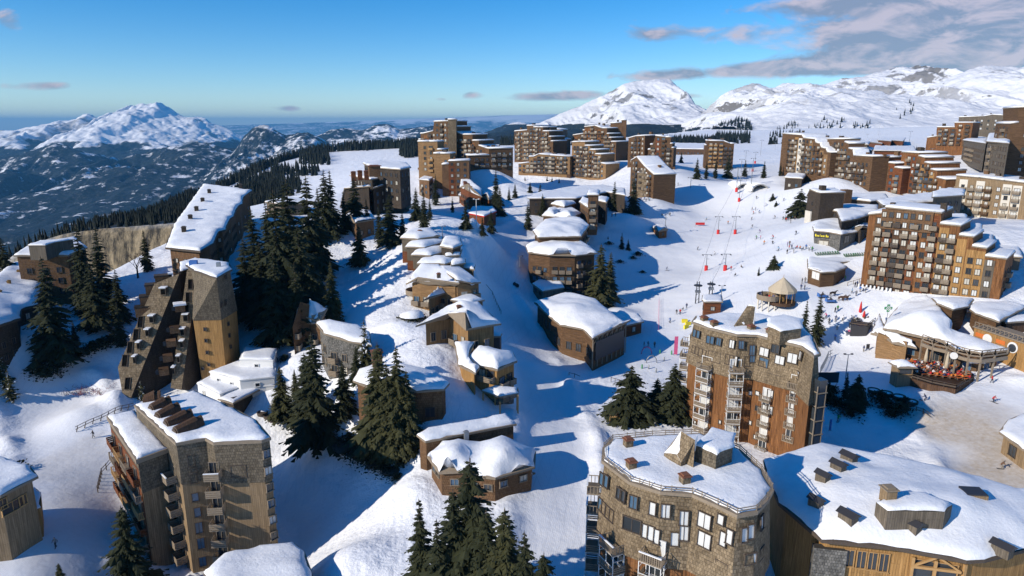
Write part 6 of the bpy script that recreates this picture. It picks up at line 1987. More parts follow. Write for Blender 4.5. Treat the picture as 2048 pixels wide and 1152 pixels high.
for P_ in (inset(ol, 1.0), inset(ol2, 1.2)):
    for i in range(len(P_)):
        p, q = P_[i], P_[(i + 1) % len(P_)]
        if facing(p, q) > .2 and math.hypot(p[0] - q[0], p[1] - q[1]) > 2.5: bQ.facade(p, q, 7.2, 10.5, bay=2.4, bal=0, w=1.8, h=2.0, gl=[GL_DARK, GL_BLUE, GL_DARK], fr=TRIM, first=1.2, topskip=0, seed=i, sub=True)
mb = MB()
rail = [at_z(*Zq(x, y), 12.8) for x, y in ((600, 515), (720, 560), (860, 590), (960, 640), (1090, 675), (1220, 690), (1360, 675), (1495, 655))]
for p, q in zip(rail[:-1], rail[1:]):
    q0, p0 = q.copy(), p.copy(); q0.z -= .2; p0.z -= .2; p1 = p + Vector((0, 0, 1.1)); q1 = q + Vector((0, 0, 1.1)); mid = (p1 + q1) / 2
    mb.bar(p0, q0, .18, .25, TRIM); mb.bar(p1, q1, .16, .18, TRIM); mb.bar(p0, mid, .1, .12, TRIM); mb.bar(mid, q0, .1, .12, TRIM); mb.bar(p0, p1, .16, .16, TRIM); mb.bar(q0, q1, .16, .16, TRIM)
    lo = p0 + Vector((0, 0, -1.0)); mb.bar(lo, q0 + Vector((0, 0, -1.0)), .5, .7, TRIM)
    mb.bar(p0, Vector((p.x, p.y, 5)), .3, .3, TRIM)
bQ.part('truss_rail', mb)
c = at_z(*Zq(912, 672), 11.9); mb = MB(); mb.tube(c + Vector((-.2, -.9, 0)), c + Vector((-.3, -1.1, 0)), .75, .75, WHITE, 18); bQ.part('round_sign', mb)
c = at_z(*Zq(1150, 732), 11.2); mb = MB(); mb.box(c + Vector((-.3, -1.0, 0)), (3.6, .12, .8), WHITE, -.05); mb.box(c + Vector((-.3, -1.07, .0)), (3.0, .05, .3), RED, -.05); bQ.part('sign_board', mb)
for nm, pts, z in (('b', [(705, 97), (760, 150), (920, 215), (1078, 182), (1130, 112), (900, 100)], 17.2), ('c', [(1076, 200), (1160, 255), (1400, 342), (1500, 282), (1680, 192), (1500, 150), (1150, 148)], 16.4)):
    o3 = XY([Zq(*p) for p in pts], z); bQ.wall(inset(o3, .8), [(4, z, 0, 0, HP_BROWN)]); bQ.roof(o3, (), .2, .35, .9, TRIM, 1.8, 1.3, .15, 17 + z)
bQ.finish()
b = Bld('yellow_shop', 'orange yellow boarded shop front with a white disc and arched doorway beside the restaurant roof', 'shop', tuple(at_z(*Zq(1400, 560), 10)))
p, q = at_z(*Zq(1132, 490), 12.3), at_z(*Zq(1720, 690), 12.3)
e0, d0, rz0, n0 = b.edge(p, q); L = d0.length; mid = e0 + d0 / 2
mb = MB(); mb.box((mid.x - n0.x * 3, mid.y - n0.y * 3, 10.8), (L, 6, 7.6), PL_AMBER, rz0); b.part('wall', mb)
mb = MB(); mb.box((mid.x - n0.x * 3, mid.y - n0.y * 3, 14.7), (L + .6, 6.6, .25), TRIM, rz0)
for j in range(14):
    c = e0 + d0 * (j / 13); mb.bar((c.x, c.y, 14.8), (c.x, c.y, 15.9), .12, .12, TRIM)
    if j < 13: c2 = e0 + d0 * ((j + 1) / 13); mb.bar((c.x, c.y, 15.9), (c2.x, c2.y, 15.9), .1, .12, TRIM); mb.bar((c.x, c.y, 14.9), (c2.x, c2.y, 15.9), .07, .07, TRIM)
r = b.part('roof_terrace', mb)
for f0, w_, rad in ((.27, 0, 1.15), (.72, 1, 1.2)):
    c = e0 + d0 * f0 + n0 * .06; d3 = Vector((d0.x, d0.y, 0)).normalized(); mb = MB()
    mb.tube(Vector((c.x, c.y, 12.9)), Vector((c.x + n0.x * .12, c.y + n0.y * .12, 12.9)), rad, rad, WHITE, 22)
    if w_: mb.tube(Vector((c.x + n0.x * .13, c.y + n0.y * .13, 12.8)), Vector((c.x + n0.x * .2, c.y + n0.y * .2, 12.8)), rad * .75, rad * .75, GL_DARK, 22)
    b.part('round_door' if w_ else 'round_sign', mb)
for f0 in (.12, .5):
    c = e0 + d0 * f0 + n0 * .05; mb = MB(); mb.box((c.x, c.y, 13.2), (L * .16, .08, .9), ORANGE, rz0); b.part('painted_panel', mb)
b.finish()
b = simple_building('brown_house', 'brown boarded shed with snow roof above the yellow shop terrace, right edge', 'house', [Zq(1440, 320), Zq(1480, 345), Zq(1700, 330), Zq(1700, 280), Zq(1560, 290)], 18, 12, PL_DARK, over=.5, snow=.6, seed=175, fit=4); b.finish()
b = simple_building('wooden_cabin', 'cabin with bright snow roof cut off by the right edge below the restaurant', 'cabin', [(2006, 868, 7.6), (2050, 900, 7.4), (2110, 925, 7.4), (2140, 860, 8.4), (2060, 830, 8.4), (2022, 846, 8.2)], 7.5, 2, PL_TAN, over=.6, snow=.7, rim=1.2, seed=176, fac=dict(bay=2.5, bal=0, gl=[GL_DARK], w=1.8, h=2.0)); b.finish()

# ---- O: shops and bar by the piste
Zo = lambda x, y: Zs(x, y, 1600, 380, 5.76)
b = simple_building('ski_shop', 'wide low shop building with a sprawling snow roof left of the orange tower', 'shop', [Zo(205, 210), Zo(440, 255), Zo(480, 372), Zo(640, 340), Zo(890, 262), Zo(890, 190), Zo(640, 185), Zo(240, 175)], 30, 22, SH_DARK, over=.5, snow=.8, rim=1.5, seed=181, fac=dict(bay=2.6, bal=0, gl=[GL_DARK, CURTAIN])); 
q = at_z(*Zo(380, 150), 30.5); mb = MB(); mb.lathe((q.x, q.y, 30), [(1.7, 0), (1.7, 3.4), (1.9, 3.4)], PL_TAN, 14); mb.lathe((q.x, q.y, 33.4), [(2.0, 0), (1.9, .5), (1.2, 1.2), (0, 1.9)], MSNOW, 14); b.part('turret', mb)
q = at_z(*Zo(520, 130), 31); mb = MB(); mb.box((q.x, q.y, 32.5), (3.2, 3, 6), SH_BROWN, .2); b.part('roof_house', mb); b.finish()
b = block('dark_tower', 'dark sloping gable wall with pale stone foot beside the piste, left of the low shops', 1615, 248, 1640, 240, [(1615, 392), (1621, 380), (1636, 386), (1640, 400)], 432, SH_DARK, 9, cat='building', seed=183, bay=30, bal=0, snow=.4); 
pl, pr = plan(1615, 247.5), plan(1626, 244); P, d, rz, nr = b.edge(pl, pr); mb = MB(); c = P + d / 2 + nr * .2; mb.box((c.x, c.y, 27), (d.length, .5, 5), CREAM, rz); b.part('stone_foot', mb); b.finish()
b = simple_building('ski_bar', 'low bar with stone front, yellow lettered board and snow roof facing the piste', 'bar', [Zo(172, 478), Zo(340, 492), Zo(470, 520), Zo(650, 490), Zo(560, 410), Zo(380, 372), Zo(200, 390), Zo(160, 430)], 25.2, 19, STONE, fit=5.2, over=.5, snow=.9, rim=1.5, seed=184)
i = edge_at(b.wp, *Zo(255, 525))
if i is not None:
    c, rz, k = b.on_wall(b.wp[i], b.wp[(i + 1) % len(b.wp)], *Zo(255, 525), .1)
    mb = MB(); mb.box(c, (4.8, .12, 1.5), DARK, rz); o = b.part('sign_board', mb)
    mb = MB(); d3 = Vector((math.cos(rz), math.sin(rz), 0)); nn = Vector((math.sin(rz), -math.cos(rz), 0))
    for j, (w_, h_) in enumerate([(.34, .8), (.3, .5), (.3, .5), (.12, .8), (.3, .5), (.3, .5), (.12, .6), (.3, .8), (.34, .5)]):
        mb.box(c - b.o + d3 * (-1.9 + j * .46) + nn * .1 + Vector((0, 0, (h_ - .8) / 2)), (w_, .06, h_), YELLOW, rz)
    mb.build('lettering', o)
px_windows(b, b.wp, [(*Zo(540, 570), 3.2, 2.4, GL_DARK), (*Zo(270, 610), 3.0, 1.6, CURTAIN)], TRIM)
b.finish()
b = simple_building('ski_hut', 'flat snow capped hut with a white garage door and a timber canopy', 'hut', [Zo(95, 795), Zo(102, 912), Zo(240, 958), Zo(400, 950), Zo(530, 900), Zo(440, 842), Zo(640, 828), Zo(560, 800), Zo(300, 775)], 17.2, 12, HP_BROWN, fit=4.2, over=.4, snow=.8, rim=1.4, seed=185)
px_windows(b, b.wp, [(*Zo(185, 970), 3.6, 3.0, WHITE)], TRIM)
mb = MB()
for x, y in ((540, 870), (630, 845), (600, 830)):
    q = at_z(*Zo(x, y), 17.2); mb.box((q.x, q.y, 14.5), (.3, .3, 5.4), TRIM)
b.part('canopy_posts', mb); b.finish()

# ---- P: round kiosk with a canvas tent roof
Zk = lambda x, y: Zs(x, y, 1380, 380, 4.8)
q = at_z(*Zk(892, 925), 17.0); cx, cy = q.x, q.y
g0 = 12.6
b = Bld('carousel', 'round fairground carousel under a beige conical tent roof beside the piste', 'carousel', (cx, cy, g0))
mb = MB(); nn = 12
ring = [Vector((cx + 3.7 * math.cos(2 * math.pi * i / nn), cy + 3.7 * math.sin(2 * math.pi * i / nn), 16.3)) for i in range(nn)]
mb.add(ring + [Vector((cx, cy, 19.6))], [(i, (i + 1) % nn, nn) for i in range(nn)], CANVAS)
dn = [p - Vector((0, 0, .7)) for p in ring]; mb.add(dn + ring, [(i, (i + 1) % nn, (i + 1) % nn + nn, i + nn) for i in range(nn)], CANVAS)
mb.tube((cx, cy, 19.5), (cx, cy, 20.3), .08, .04, TRIM_AM); b.part('tent_roof', mb)
mb = MB(); mb.lathe((cx, cy, g0), [(0, .35), (3.6, .35), (3.6, -.5)], PL_DARK, 20, False); b.part('platform', mb)
mb = MB(); mb.tube((cx, cy, g0), (cx, cy, 16.4), 1.0, 1.0, PL_AMBER, 14); b.part('core', mb)
for i in range(nn):
    a = 2 * math.pi * i / nn; mb = MB(); mb.tube((cx + 3.3 * math.cos(a), cy + 3.3 * math.sin(a), g0), (cx + 3.3 * math.cos(a), cy + 3.3 * math.sin(a), 16), .09, .09, TRIM_AM, 6); b.part('post', mb)
b.finish()
q = at_z(*Zk(760, 985), 15.0)
b = Bld('viewing_deck', 'round timber viewing deck on pale posts in front of the carousel', 'deck', (q.x, q.y, 10.5))
mb = MB(); mb.lathe((q.x, q.y, 13.2), [(0, 0), (3.2, 0), (3.2, 1.4), (3.05, 1.4), (3.05, .25), (0, .25)], TRIM, 18, False); b.part('deck_floor', mb)
for i in range(10):
    a = 2 * math.pi * i / 10; mb = MB(); mb.tube((q.x + 2.8 * math.cos(a), q.y + 2.8 * math.sin(a), 8.5), (q.x + 2.8 * math.cos(a), q.y + 2.8 * math.sin(a), 13.3), .2, .2, CREAM, 8); b.part('post', mb)
b.finish()
DECK = (q.x, q.y, 13.45)
CARO = (cx, cy)
# ---- tunnels under the piste
for u, v, w_, mat, lab in ((1488, 377, 6.0, CONCRETE, 'grey concrete ski tunnel mouth beneath the piste bridge, left of the black one'), (1521, 381, 7.5, DARK, 'black arched ski tunnel mouth with a snowy hood')):
    g = ground(u, v); b = Bld('ski_tunnel', lab, 'tunnel', tuple(g))
    mb = MB(); r0, r1 = w_ / 2, w_ / 2 + .6
    arc = [math.pi * i / 14 for i in range(15)]
    fr = [Vector((g.x + r1 * math.cos(a), g.y, g.z - .5 + r1 * .85 * math.sin(a))) for a in arc]; inn_ = [Vector((g.x + r0 * math.cos(a), g.y, g.z - .5 + r0 * .85 * math.sin(a))) for a in arc]
    fb = [p + Vector((0, 14, 0)) for p in fr]; ib = [p + Vector((0, 14, 0)) for p in inn_]
    k = 15; allv = fr + inn_ + fb + ib
    fs = []
    for i in range(14): fs += [(i, i + 1, k + i + 1, k + i), (i + 1, i, 2 * k + i, 2 * k + i + 1), (k + i, k + i + 1, 3 * k + i + 1, 3 * k + i)]
    mb.add(allv, fs, CONCRETE); b.part('arch', mb)
    mb = MB(); mb.add([p + Vector((0, 9, 0)) for p in inn_], [tuple(range(15))], mat if mat is DARK else STONE); b.part('tunnel_end', mb)
    so_ = [Vector((g.x + (r1 + .1) * 1.08 * math.cos(a), g.y + .4, g.z - .5 + (r1 * .85 + .5) * math.sin(a) + .02)) for a in arc]; sb_ = [p + Vector((0, 15, 0)) for p in so_]
    fi = [p + Vector((0, .35, .015)) for p in fr]
    mb = MB(); mb.add(so_ + sb_ + fi, [(i + 1, i, k + i, k + i + 1) for i in range(14)] + [(i, i + 1, 2 * k + i + 1, 2 * k + i) for i in range(14)], MSNOW, True); b.part('snow_hood', mb); b.finish()
# ================================================================== trees
def needle_mat(name, a, b):
    m = NT(name)
    P = m.pos()
    f = m.noise(P, 0.9, 3, 0.6); g = m.noise(P, 0.09, 2)
    m.color(m.mix(m.math('ADD', m.math('MULTIPLY', f, .7), m.math('MULTIPLY', g, .3)), a, b)); m.rough(0.75)
    m.b.inputs['Specular IOR Level'].default_value = 0.15
    return m.mat


NEEDLE = needle_mat('dark spruce needles', (0.009, 0.014, 0.008), (0.052, 0.056, 0.025))
NEEDLE2 = needle_mat('olive spruce needles', (0.022, 0.027, 0.012), (0.078, 0.076, 0.032))
BARK = plain('bark', (0.075, 0.055, 0.04), 0.9, var=0.3)


def conifer(seed, width=0.24, dens=1.0, needles=NEEDLE, snow=0.0, levels=34, irregular=0.25, droop=0.45):
    """unit-height spruce: (trunk mesh, crown mesh)"""
    rng = random.Random(seed)
    t = MB(); t.tube((0, 0, -0.04), (0, 0, 0.98), 0.016, 0.003, BARK, 7, cap=False)
    c = MB(); lean = rng.uniform(-.01, .01)
    for L in range(levels):
        f = (L + rng.random() * .6) / levels
        z = 0.05 + 0.93 * f
        prof = (1 - f) ** 0.85 * (0.35 + .65 * min(1, f * 7 + .35))
        R0 = width * prof * (1 + irregular * math.sin(seed * 3 + f * 17) * .5) + 0.008
        nb = max(4, int((5 + 4.5 * (1 - f)) * dens))
        a0 = rng.random() * 6.28
        for b in range(nb):
            if rng.random() < .07: continue
            a = a0 + 6.283 * b / nb + rng.uniform(-.3, .3)
            R_ = R0 * rng.uniform(1 - irregular * 1.6, 1 + irregular * .7)
            d = Vector((math.cos(a), math.sin(a), 0)); s = Vector((-d.y, d.x, 0))
            up = rng.uniform(-.05, .12) + .35 * f
            zt = z + rng.uniform(-.01, .01)
            nseg = 4 if R_ > .06 else 3
            pts = []
            for k in range(nseg + 1):
                q = k / nseg
                pts.append(Vector((d.x * R_ * q, d.y * R_ * q, zt + R_ * (up * q - droop * q * q))))
            # drooping sprays either side of the branch
            for k in range(nseg):
                p, q = pts[k], pts[k + 1]
                wv = R_ * (0.30 - .05 * k) + .008
                for sg in (-1, 1):
                    ww = wv * rng.uniform(.7, 1.3)
                    tip = q.lerp(p, .25) + s * (sg * ww) + d * (ww * .55) - Vector((0, 0, ww * rng.uniform(.25, .75)))
                    tip2 = p + s * (sg * ww * .75) + d * (ww * .2) - Vector((0, 0, ww * rng.uniform(.3, .9)))
                    mat = needles
                    if snow and rng.random() < snow: mat = MSNOW
                    c.add([p, q, tip, tip2], [(0, 1, 2, 3)], mat)
                hang = R_ * .22 * rng.uniform(.5, 1.2)
                c.add([p, q, q - Vector((0, 0, hang * .8)) + d * .005, p - Vector((0, 0, hang))], [(0, 1, 2, 3)], needles)
            tp = pts[-1]; ww = R_ * .16 + .006
            c.add([tp, tp + d * ww + s * ww * .4 - Vector((0, 0, ww * .5)), tp + d * ww * 1.3 - Vector((0, 0, ww * .4)), tp + d * ww - s * ww * .4 - Vector((0, 0, ww * .5))], [(0, 1, 2, 3)], needles)
    c.add([(0.006, 0, .95), (-.006, 0, .95), (0, 0, 1.0)], [(0, 1, 2)], needles)
    return t.mesh('trunk'), c.mesh('crown')


PROTO = {'d': [conifer(k, w, dn, NEEDLE, 0.0, lv, ir) for k, w, dn, lv, ir in ((1, .175, .9, 36, .3), (2, .205, .95, 34, .35), (3, .15, .85, 38, .3), (4, .24, 1.0, 32, .4))],
         'o': [conifer(k, w, dn, NEEDLE2, 0.0, lv, ir) for k, w, dn, lv, ir in ((11, .20, 1.0, 36, .3), (12, .25, 1.05, 34, .3))],
         'p': [conifer(k, w, dn, NEEDLE2, 0.12, lv, ir, .3) for k, w, dn, lv, ir in ((21, .22, .7, 26, .35), (22, .24, .75, 24, .4))],
         'b': [conifer(k, w, dn, NEEDLE, 0.0, lv, ir) for k, w, dn, lv, ir in ((31, .40, 1.3, 26, .3), (32, .46, 1.3, 24, .35))]}
ORD = ['first', 'second', 'third', 'fourth', 'fifth', 'sixth', 'seventh', 'eighth', 'ninth', 'tenth', 'eleventh', 'twelfth', 'thirteenth', 'fourteenth', 'fifteenth', 'sixteenth']
NUM = ['', 'one', 'two', 'three', 'four', 'five', 'six', 'seven', 'eight', 'nine', 'ten', 'eleven', 'twelve', 'thirteen', 'fourteen', 'fifteen', 'sixteen']
_tr = random.Random(99)


def plant_tree(u, v, vt, kind, label, group=None, h=None, width=None):
    g = ground(u, v)
    if h is None:
        r = ray(u, vt); h = CAMZ + r.z * (g.y / r.y) - g.z
    h = max(1.2, h)
    pr = PROTO[kind]; t, c = pr[_tr.randrange(len(pr))]
    rz = _tr.random() * 6.28
    e = empty('conifer_tree', (g.x, g.y, g.z - .25), label, 'tree', group, rz)
    s = width if width else _tr.uniform(.9, 1.12)
    for nm, me in (('trunk', t), ('crown', c)):
        link(nm, me, e, scale=(h * s, h * s, h))
    return e


def cluster(what, where, lst, kind='d', group=None):
    """a labelled group of trees, told apart by their order from the left"""
    lst = sorted(lst); n = len(lst)
    for k, q in enumerate(lst):
        kd = q[3] if len(q) > 3 else kind
        hh = [x[1] - x[2] for x in lst]
        if n == 1: lab = '%s %s' % (what, where)
        elif n == 2: lab = '%s, %s of the pair %s' % (what, 'left' if k == 0 else 'right', where)
        else: lab = '%s, %s from left of %s %s' % (what, ORD[k], NUM[n], where)
        plant_tree(q[0], q[1], q[2], kd, lab, group or ('conifers ' + where))


cluster('dark conifer', 'at the left edge before the valley', [(15, 562, 470)])
cluster('very tall dark conifer', 'beside the stepped building at left', [(115, 722, 508, 'd'), (152, 692, 636, 'd')])
cluster('tall dark conifer', 'left of the slanted tower', [(178, 632, 442), (213, 620, 448), (243, 642, 535), (244, 692, 600), (196, 660, 520)])
cluster('slim dark conifer', 'before the cliff behind the slanted tower', [(296, 542, 456)])
cluster('young conifer', 'at the left edge below the stepped building', [(12, 775, 708, 'p'), (24, 800, 735, 'p')])
cluster('small snow dusted conifer', 'at the foot of the slanted tower', [(285, 800, 758, 'p')])
cluster('black green conifer', 'in the wood by the slanted tower',
        [(500, 640, 470), (518, 610, 412), (545, 590, 398), (532, 650, 480), (566, 640, 372), (590, 600, 352), (608, 640, 440), (625, 560, 345), (578, 560, 385), (600, 690, 520), (560, 690, 500), (640, 540, 395)])
cluster('tall dark conifer', 'left of the dark timber hotels', [(655, 478, 335), (666, 470, 336), (640, 470, 372), (690, 465, 380)])
cluster('bright tall spruce', 'behind the dark gabled house', [(634, 612, 525, 'o'), (668, 652, 518, 'o')])
cluster('pale snow dusted spruce', 'beside the stone fronted house', [(732, 735, 634, 'p')])
cluster('slim conifer', 'in front of the dark timber hotels', [(712, 455, 350), (735, 460, 395)])
cluster('broad dark conifer', 'behind the curved row houses', [(782, 492, 384), (760, 488, 405), (806, 480, 420)])
cluster('dark conifer', 'below the small brown chalet', [(720, 530, 446, 'o')])
cluster('dark conifer', 'behind the red lamp post hut', [(849, 460, 380), (872, 410, 345), (833, 440, 372), (932, 458, 400), (982, 466, 418), (965, 470, 432), (992, 418, 335), (1000, 432, 372), (905, 425, 392), (860, 440, 395)])
cluster('huge dark conifer', 'in front of the stone fronted house', [(637, 890, 660, 'd'), (618, 850, 700, 'd')])
cluster('scruffy conifer', 'on the snowy cliff below the dark houses', [(567, 838, 728, 'o'), (592, 790, 735, 'o')])
cluster('dark conifer', 'left of the shingle house', [(690, 830, 715), (715, 765, 688)])
cluster('tall olive spruce', 'hiding the shingle house', [(800, 905, 686, 'o'), (764, 895, 680, 'o'), (780, 912, 720, 'o'), (818, 900, 735, 'o')])
cluster('big foreground conifer', 'cut by the bottom edge', [(846, 1235, 990, 'd'), (912, 1260, 968, 'd'), (945, 1250, 905, 'd'), (1010, 1300, 1008, 'o'), (1048, 1320, 1055, 'd'), (1085, 1330, 1098, 'd'), (880, 1280, 1030, 'd'), (975, 1290, 1010, 'd')])
cluster('dark bushy conifer', 'in front of the five vent tower', [(268, 1195, 1006, 'd')])
cluster('small lone spruce', 'at the bottom edge left of the five vent tower', [(126, 1185, 1122, 'o')])
cluster('broad dark conifer', 'left of the round fronted tower', [(1259, 842, 725, 'b'), (1345, 838, 722, 'b'), (1312, 832, 752, 'b')])
cluster('dark conifer', 'right behind the round fronted tower', [(1632, 690, 583), (1606, 688, 597)])
cluster('dark conifer', 'by the shaded path below the terrace', [(1711, 812, 744, 'b'), (1690, 795, 740, 'd'), (1655, 800, 758, 'b')])
cluster('tall conifer', 'in front of the lower big lodge', [(1199, 612, 484, 'o'), (1219, 600, 500, 'o')])
cluster('small conifer', 'on the shaded bank above the piste', [(1243, 498, 463), (1256, 500, 476), (1216, 478, 470)])
cluster('dark conifer', 'standing alone beside the upper big lodge', [(1056, 459, 398)])
cluster('dark conifer', 'beside the square shingled tower', [(1228, 422, 360), (1246, 425, 385), (1266, 428, 352), (1085, 432, 385)])
cluster('dark fir', 'in the row before the pale timber hotel', [(1393, 358, 313), (1412, 358, 318), (1430, 357, 316), (1455, 356, 308), (1489, 353, 318), (1527, 356, 320)])
cluster('small fir', 'behind the leaning ladder roofed block', [(1362, 326, 302), (1343, 348, 330), (1330, 350, 332)])
cluster('bushy dark fir', 'beside the dark gable wall at the piste', [(1598, 434, 374, 'b')])
cluster('small round fir', 'alone on the piste above the carousel', [(1547, 537, 507, 'b'), (1517, 551, 531, 'd')])
cluster('fir', 'at the left foot of the stepped row', [(1560, 352, 323), (1545, 400, 384, 'b'), (1552, 412, 400, 'b')])
cluster('small fir', 'below the low wide timber block', [(1094, 362, 350), (1104, 363, 352), (1118, 366, 354), (1050, 361, 352), (1080, 400, 364), (1060, 385, 362), (1030, 395, 365), (1018, 400, 372)])
cluster('small fir', 'near the reddish chalets on the slope', [(1832, 303, 290), (1824, 302, 293), (1792, 305, 292), (1797, 312, 301)])
cluster('small fir', 'in front of the flat capped ski hut', [(1666, 566, 535)])


def leafless(u, v, vt, label, cat='tree'):
    g = ground(u, v); r = ray(u, vt); h = CAMZ + r.z * (g.y / r.y) - g.z
    rng = random.Random(int(u)); e = empty('bare_tree', tuple(g), label, cat)
    tk = MB(); tk.tube((0, 0, -.3), (.1, 0, h * .45), h * .035, h * .022, BARK, 6); tk.build('trunk', e)
    br = MB()
    def grow(p, d, L, rad, k):
        q = p + d * L; br.tube(p, q, rad, rad * .6, BARK, 5, cap=False)
        if k:
            for _ in range(3 if k > 2 else 4): grow(q, (d + Vector((rng.uniform(-.8, .8), rng.uniform(-.8, .8), rng.uniform(-.1, .5)))).normalized(), L * rng.uniform(.6, .8), rad * .55, k - 1)
    for j in range(4): grow(Vector((.05, 0, h * (.3 + .05 * j))), Vector((rng.uniform(-.7, .7), rng.uniform(-.7, .7), .8)).normalized(), h * .22, h * .014, 3)
    br.build('crown', e)


leafless(276, 556, 500, 'leafless dark tree on the snow before the cliff behind the slanted tower')


# low dark shrubs and rocks showing through the snow
def shrub_mesh(seed, mat):
    rng = random.Random(seed); m = MB()
    for i in range(620):
        a, r, z = rng.random() * 6.28, abs(rng.gauss(0, .55)), 0
        z = rng.random() * .9 * max(0.1, 1 - r * .6)
        p = Vector((math.cos(a) * r, math.sin(a) * r, z)); s = rng.uniform(.05, .16)
        d = Vector((rng.uniform(-1, 1), rng.uniform(-1, 1), rng.uniform(-.3, 1))).normalized(); e = d.cross(Vector((rng.uniform(-1, 1), .3, .5))).normalized()
        m.add([p, p + d * s + e * s * .5, p + d * s * 2, p + d * s - e * s * .5], [(0, 1, 2, 3)], mat)
    return m.mesh('foliage')


def rock_mesh(seed):
    rng = random.Random(seed); bm = bmesh.new(); bmesh.ops.create_icosphere(bm, subdivisions=2, radius=1)
    for v in bm.verts: v.co *= 1 + .45 * noise.noise(v.co * 1.4 + Vector((seed, 0, 0))); v.co.z *= .6
    me = bpy.data.meshes.new('rock'); bm.to_mesh(me); bm.free(); me.materials.append(ROCK); return me


ROCK = plain('dark wet rock', (0.05, 0.045, 0.04), 0.85, var=0.5)
SHR = [shrub_mesh(k, NEEDLE) for k in (1, 2, 3)]
RKS = [rock_mesh(k) for k in (1, 2, 3)]


def shrubs(where, lst, name='shrub', cat='shrub'):
    lst = sorted(lst); n = len(lst)
    for k, (u, v, s) in enumerate(lst):
        g = ground(u, v)
        what = 'low dark shrub' if name == 'shrub' else 'dark bare rock'
        lab = '%s %s' % (what, where) if n == 1 else '%s, %s from left %s' % (what, ORD[k], where)
        o = link(name, (SHR if name == 'shrub' else RKS)[k % 3], None, (g.x, g.y, g.z - .1), _tr.random() * 6, (s * 1.45, s * 1.3, s * 1.0))
        tag(o, lab, cat, 'shrubs ' + where if name == 'shrub' else 'rocks ' + where)


shrubs('on the shaded bank below the twin spruces', [(604, 868, 2.0), (622, 880, 1.6), (655, 884, 1.7), (676, 896, 2.0), (695, 905, 1.8), (712, 912, 2.2), (730, 920, 2.0), (748, 930, 2.0), (765, 938, 1.8), (780, 948, 1.5), (795, 958, 1.2), (770, 915, 1.6), (800, 930, 1.2), (660, 860, 2.0), (700, 880, 1.6), (740, 895, 1.8)])
shrubs('on the snowy cliff edge below the twin spruces', [(645, 872, 1.6), (686, 890, 1.8), (720, 905, 1.7), (755, 925, 1.5), (786, 940, 1.2)], 'rock', 'rock')
shrubs('left of the slanted tower', [(82, 745, 2.6), (96, 752, 2.2), (185, 700, 2.2), (205, 692, 2.4), (225, 684, 2.2), (160, 712, 1.6), (118, 735, 1.8)])
shrubs('on the bank above the piste', [(1218, 488, 1.3), (1275, 510, 1.6), (1266, 517, 1.2), (1240, 525, 1.3), (1285, 545, 1.0)])
shrubs('beside the shaded path below the terrace', [(1760, 800, 2.2), (1775, 815, 2.0), (1800, 822, 2.0), (1812, 808, 1.6), (1785, 832, 1.5), (1700, 830, 2.0), (1672, 812, 2.2), (1640, 800, 2.0), (1665, 785, 1.8)])
shrubs('in the snow behind the white flat roofed building', [(540, 655, 1.8), (556, 660, 1.6), (562, 648, 1.4), (570, 720, 1.4)])
shrubs('below the half moon window building', [(10, 945, 2.2)])
# snow laden bush below the grey chalet with the round balcony
g = ground(824, 640); e = empty('snowy_bush', tuple(g), 'big round bush under a dome of snow below the round wooden balcony', 'bush')
link('foliage', SHR[0], e, (0, 0, 0), 0, (3.4, 3.0, 2.2)); link('foliage', SHR[1], e, (.5, 0, 0), 2, (3.2, 3.2, 1.8))
ol = [(2.9 * math.cos(2 * math.pi * i / 16), 2.6 * math.sin(2 * math.pi * i / 16)) for i in range(16)]
link('snow_cap', snow_mesh('snow_cap', ol, lambda x, y: 1.0, 1.7, 2.6, .6, .2, None, Vector((0, 0, 0)), 3), e)

# ------------------------------------------------------------------ far woods that read as one mass
WOODS = needle_mat('far forest needles', (0.005, 0.009, 0.008), (0.017, 0.022, 0.016))


def low_conifer(mb_v, mb_f, x, y, z, h, w, rng):
    b = len(mb_v)
    a0 = rng.random() * 6.28
    for (z0, z1, k) in ((.06, .62, 1.0), (.36, .84, .68), (.62, 1.04, .4)):
        b = len(mb_v); n = 6
        for i in range(n):
            a = a0 + 6.283 * i / n; r = w * k * rng.uniform(.7, 1.15)
            mb_v.append((x + math.cos(a) * r, y + math.sin(a) * r, z + h * (z0 + rng.uniform(-.03, .03))))
        mb_v.append((x, y, z + h * z1))
        for i in range(n): mb_f.append((b + i, b + (i + 1) % n, b + n))


def wood_mass(name, pts, label, mat=None, hh=(9, 17), seed=1):
    mat = mat or WOODS
    rng = random.Random(seed); V, Fc = [], []
    for x, y, z in pts:
        h = rng.uniform(*hh) * min(1.0, max(.42, y / 800)); low_conifer(V, Fc, x, y, z - .5, h, h * rng.uniform(.15, .22), rng)
    me = bpy.data.meshes.new(name); me.from_pydata(V, [], Fc); me.materials.append(mat)
    o = link(name, me); tag(o, label, 'forest', kind='stuff'); return o


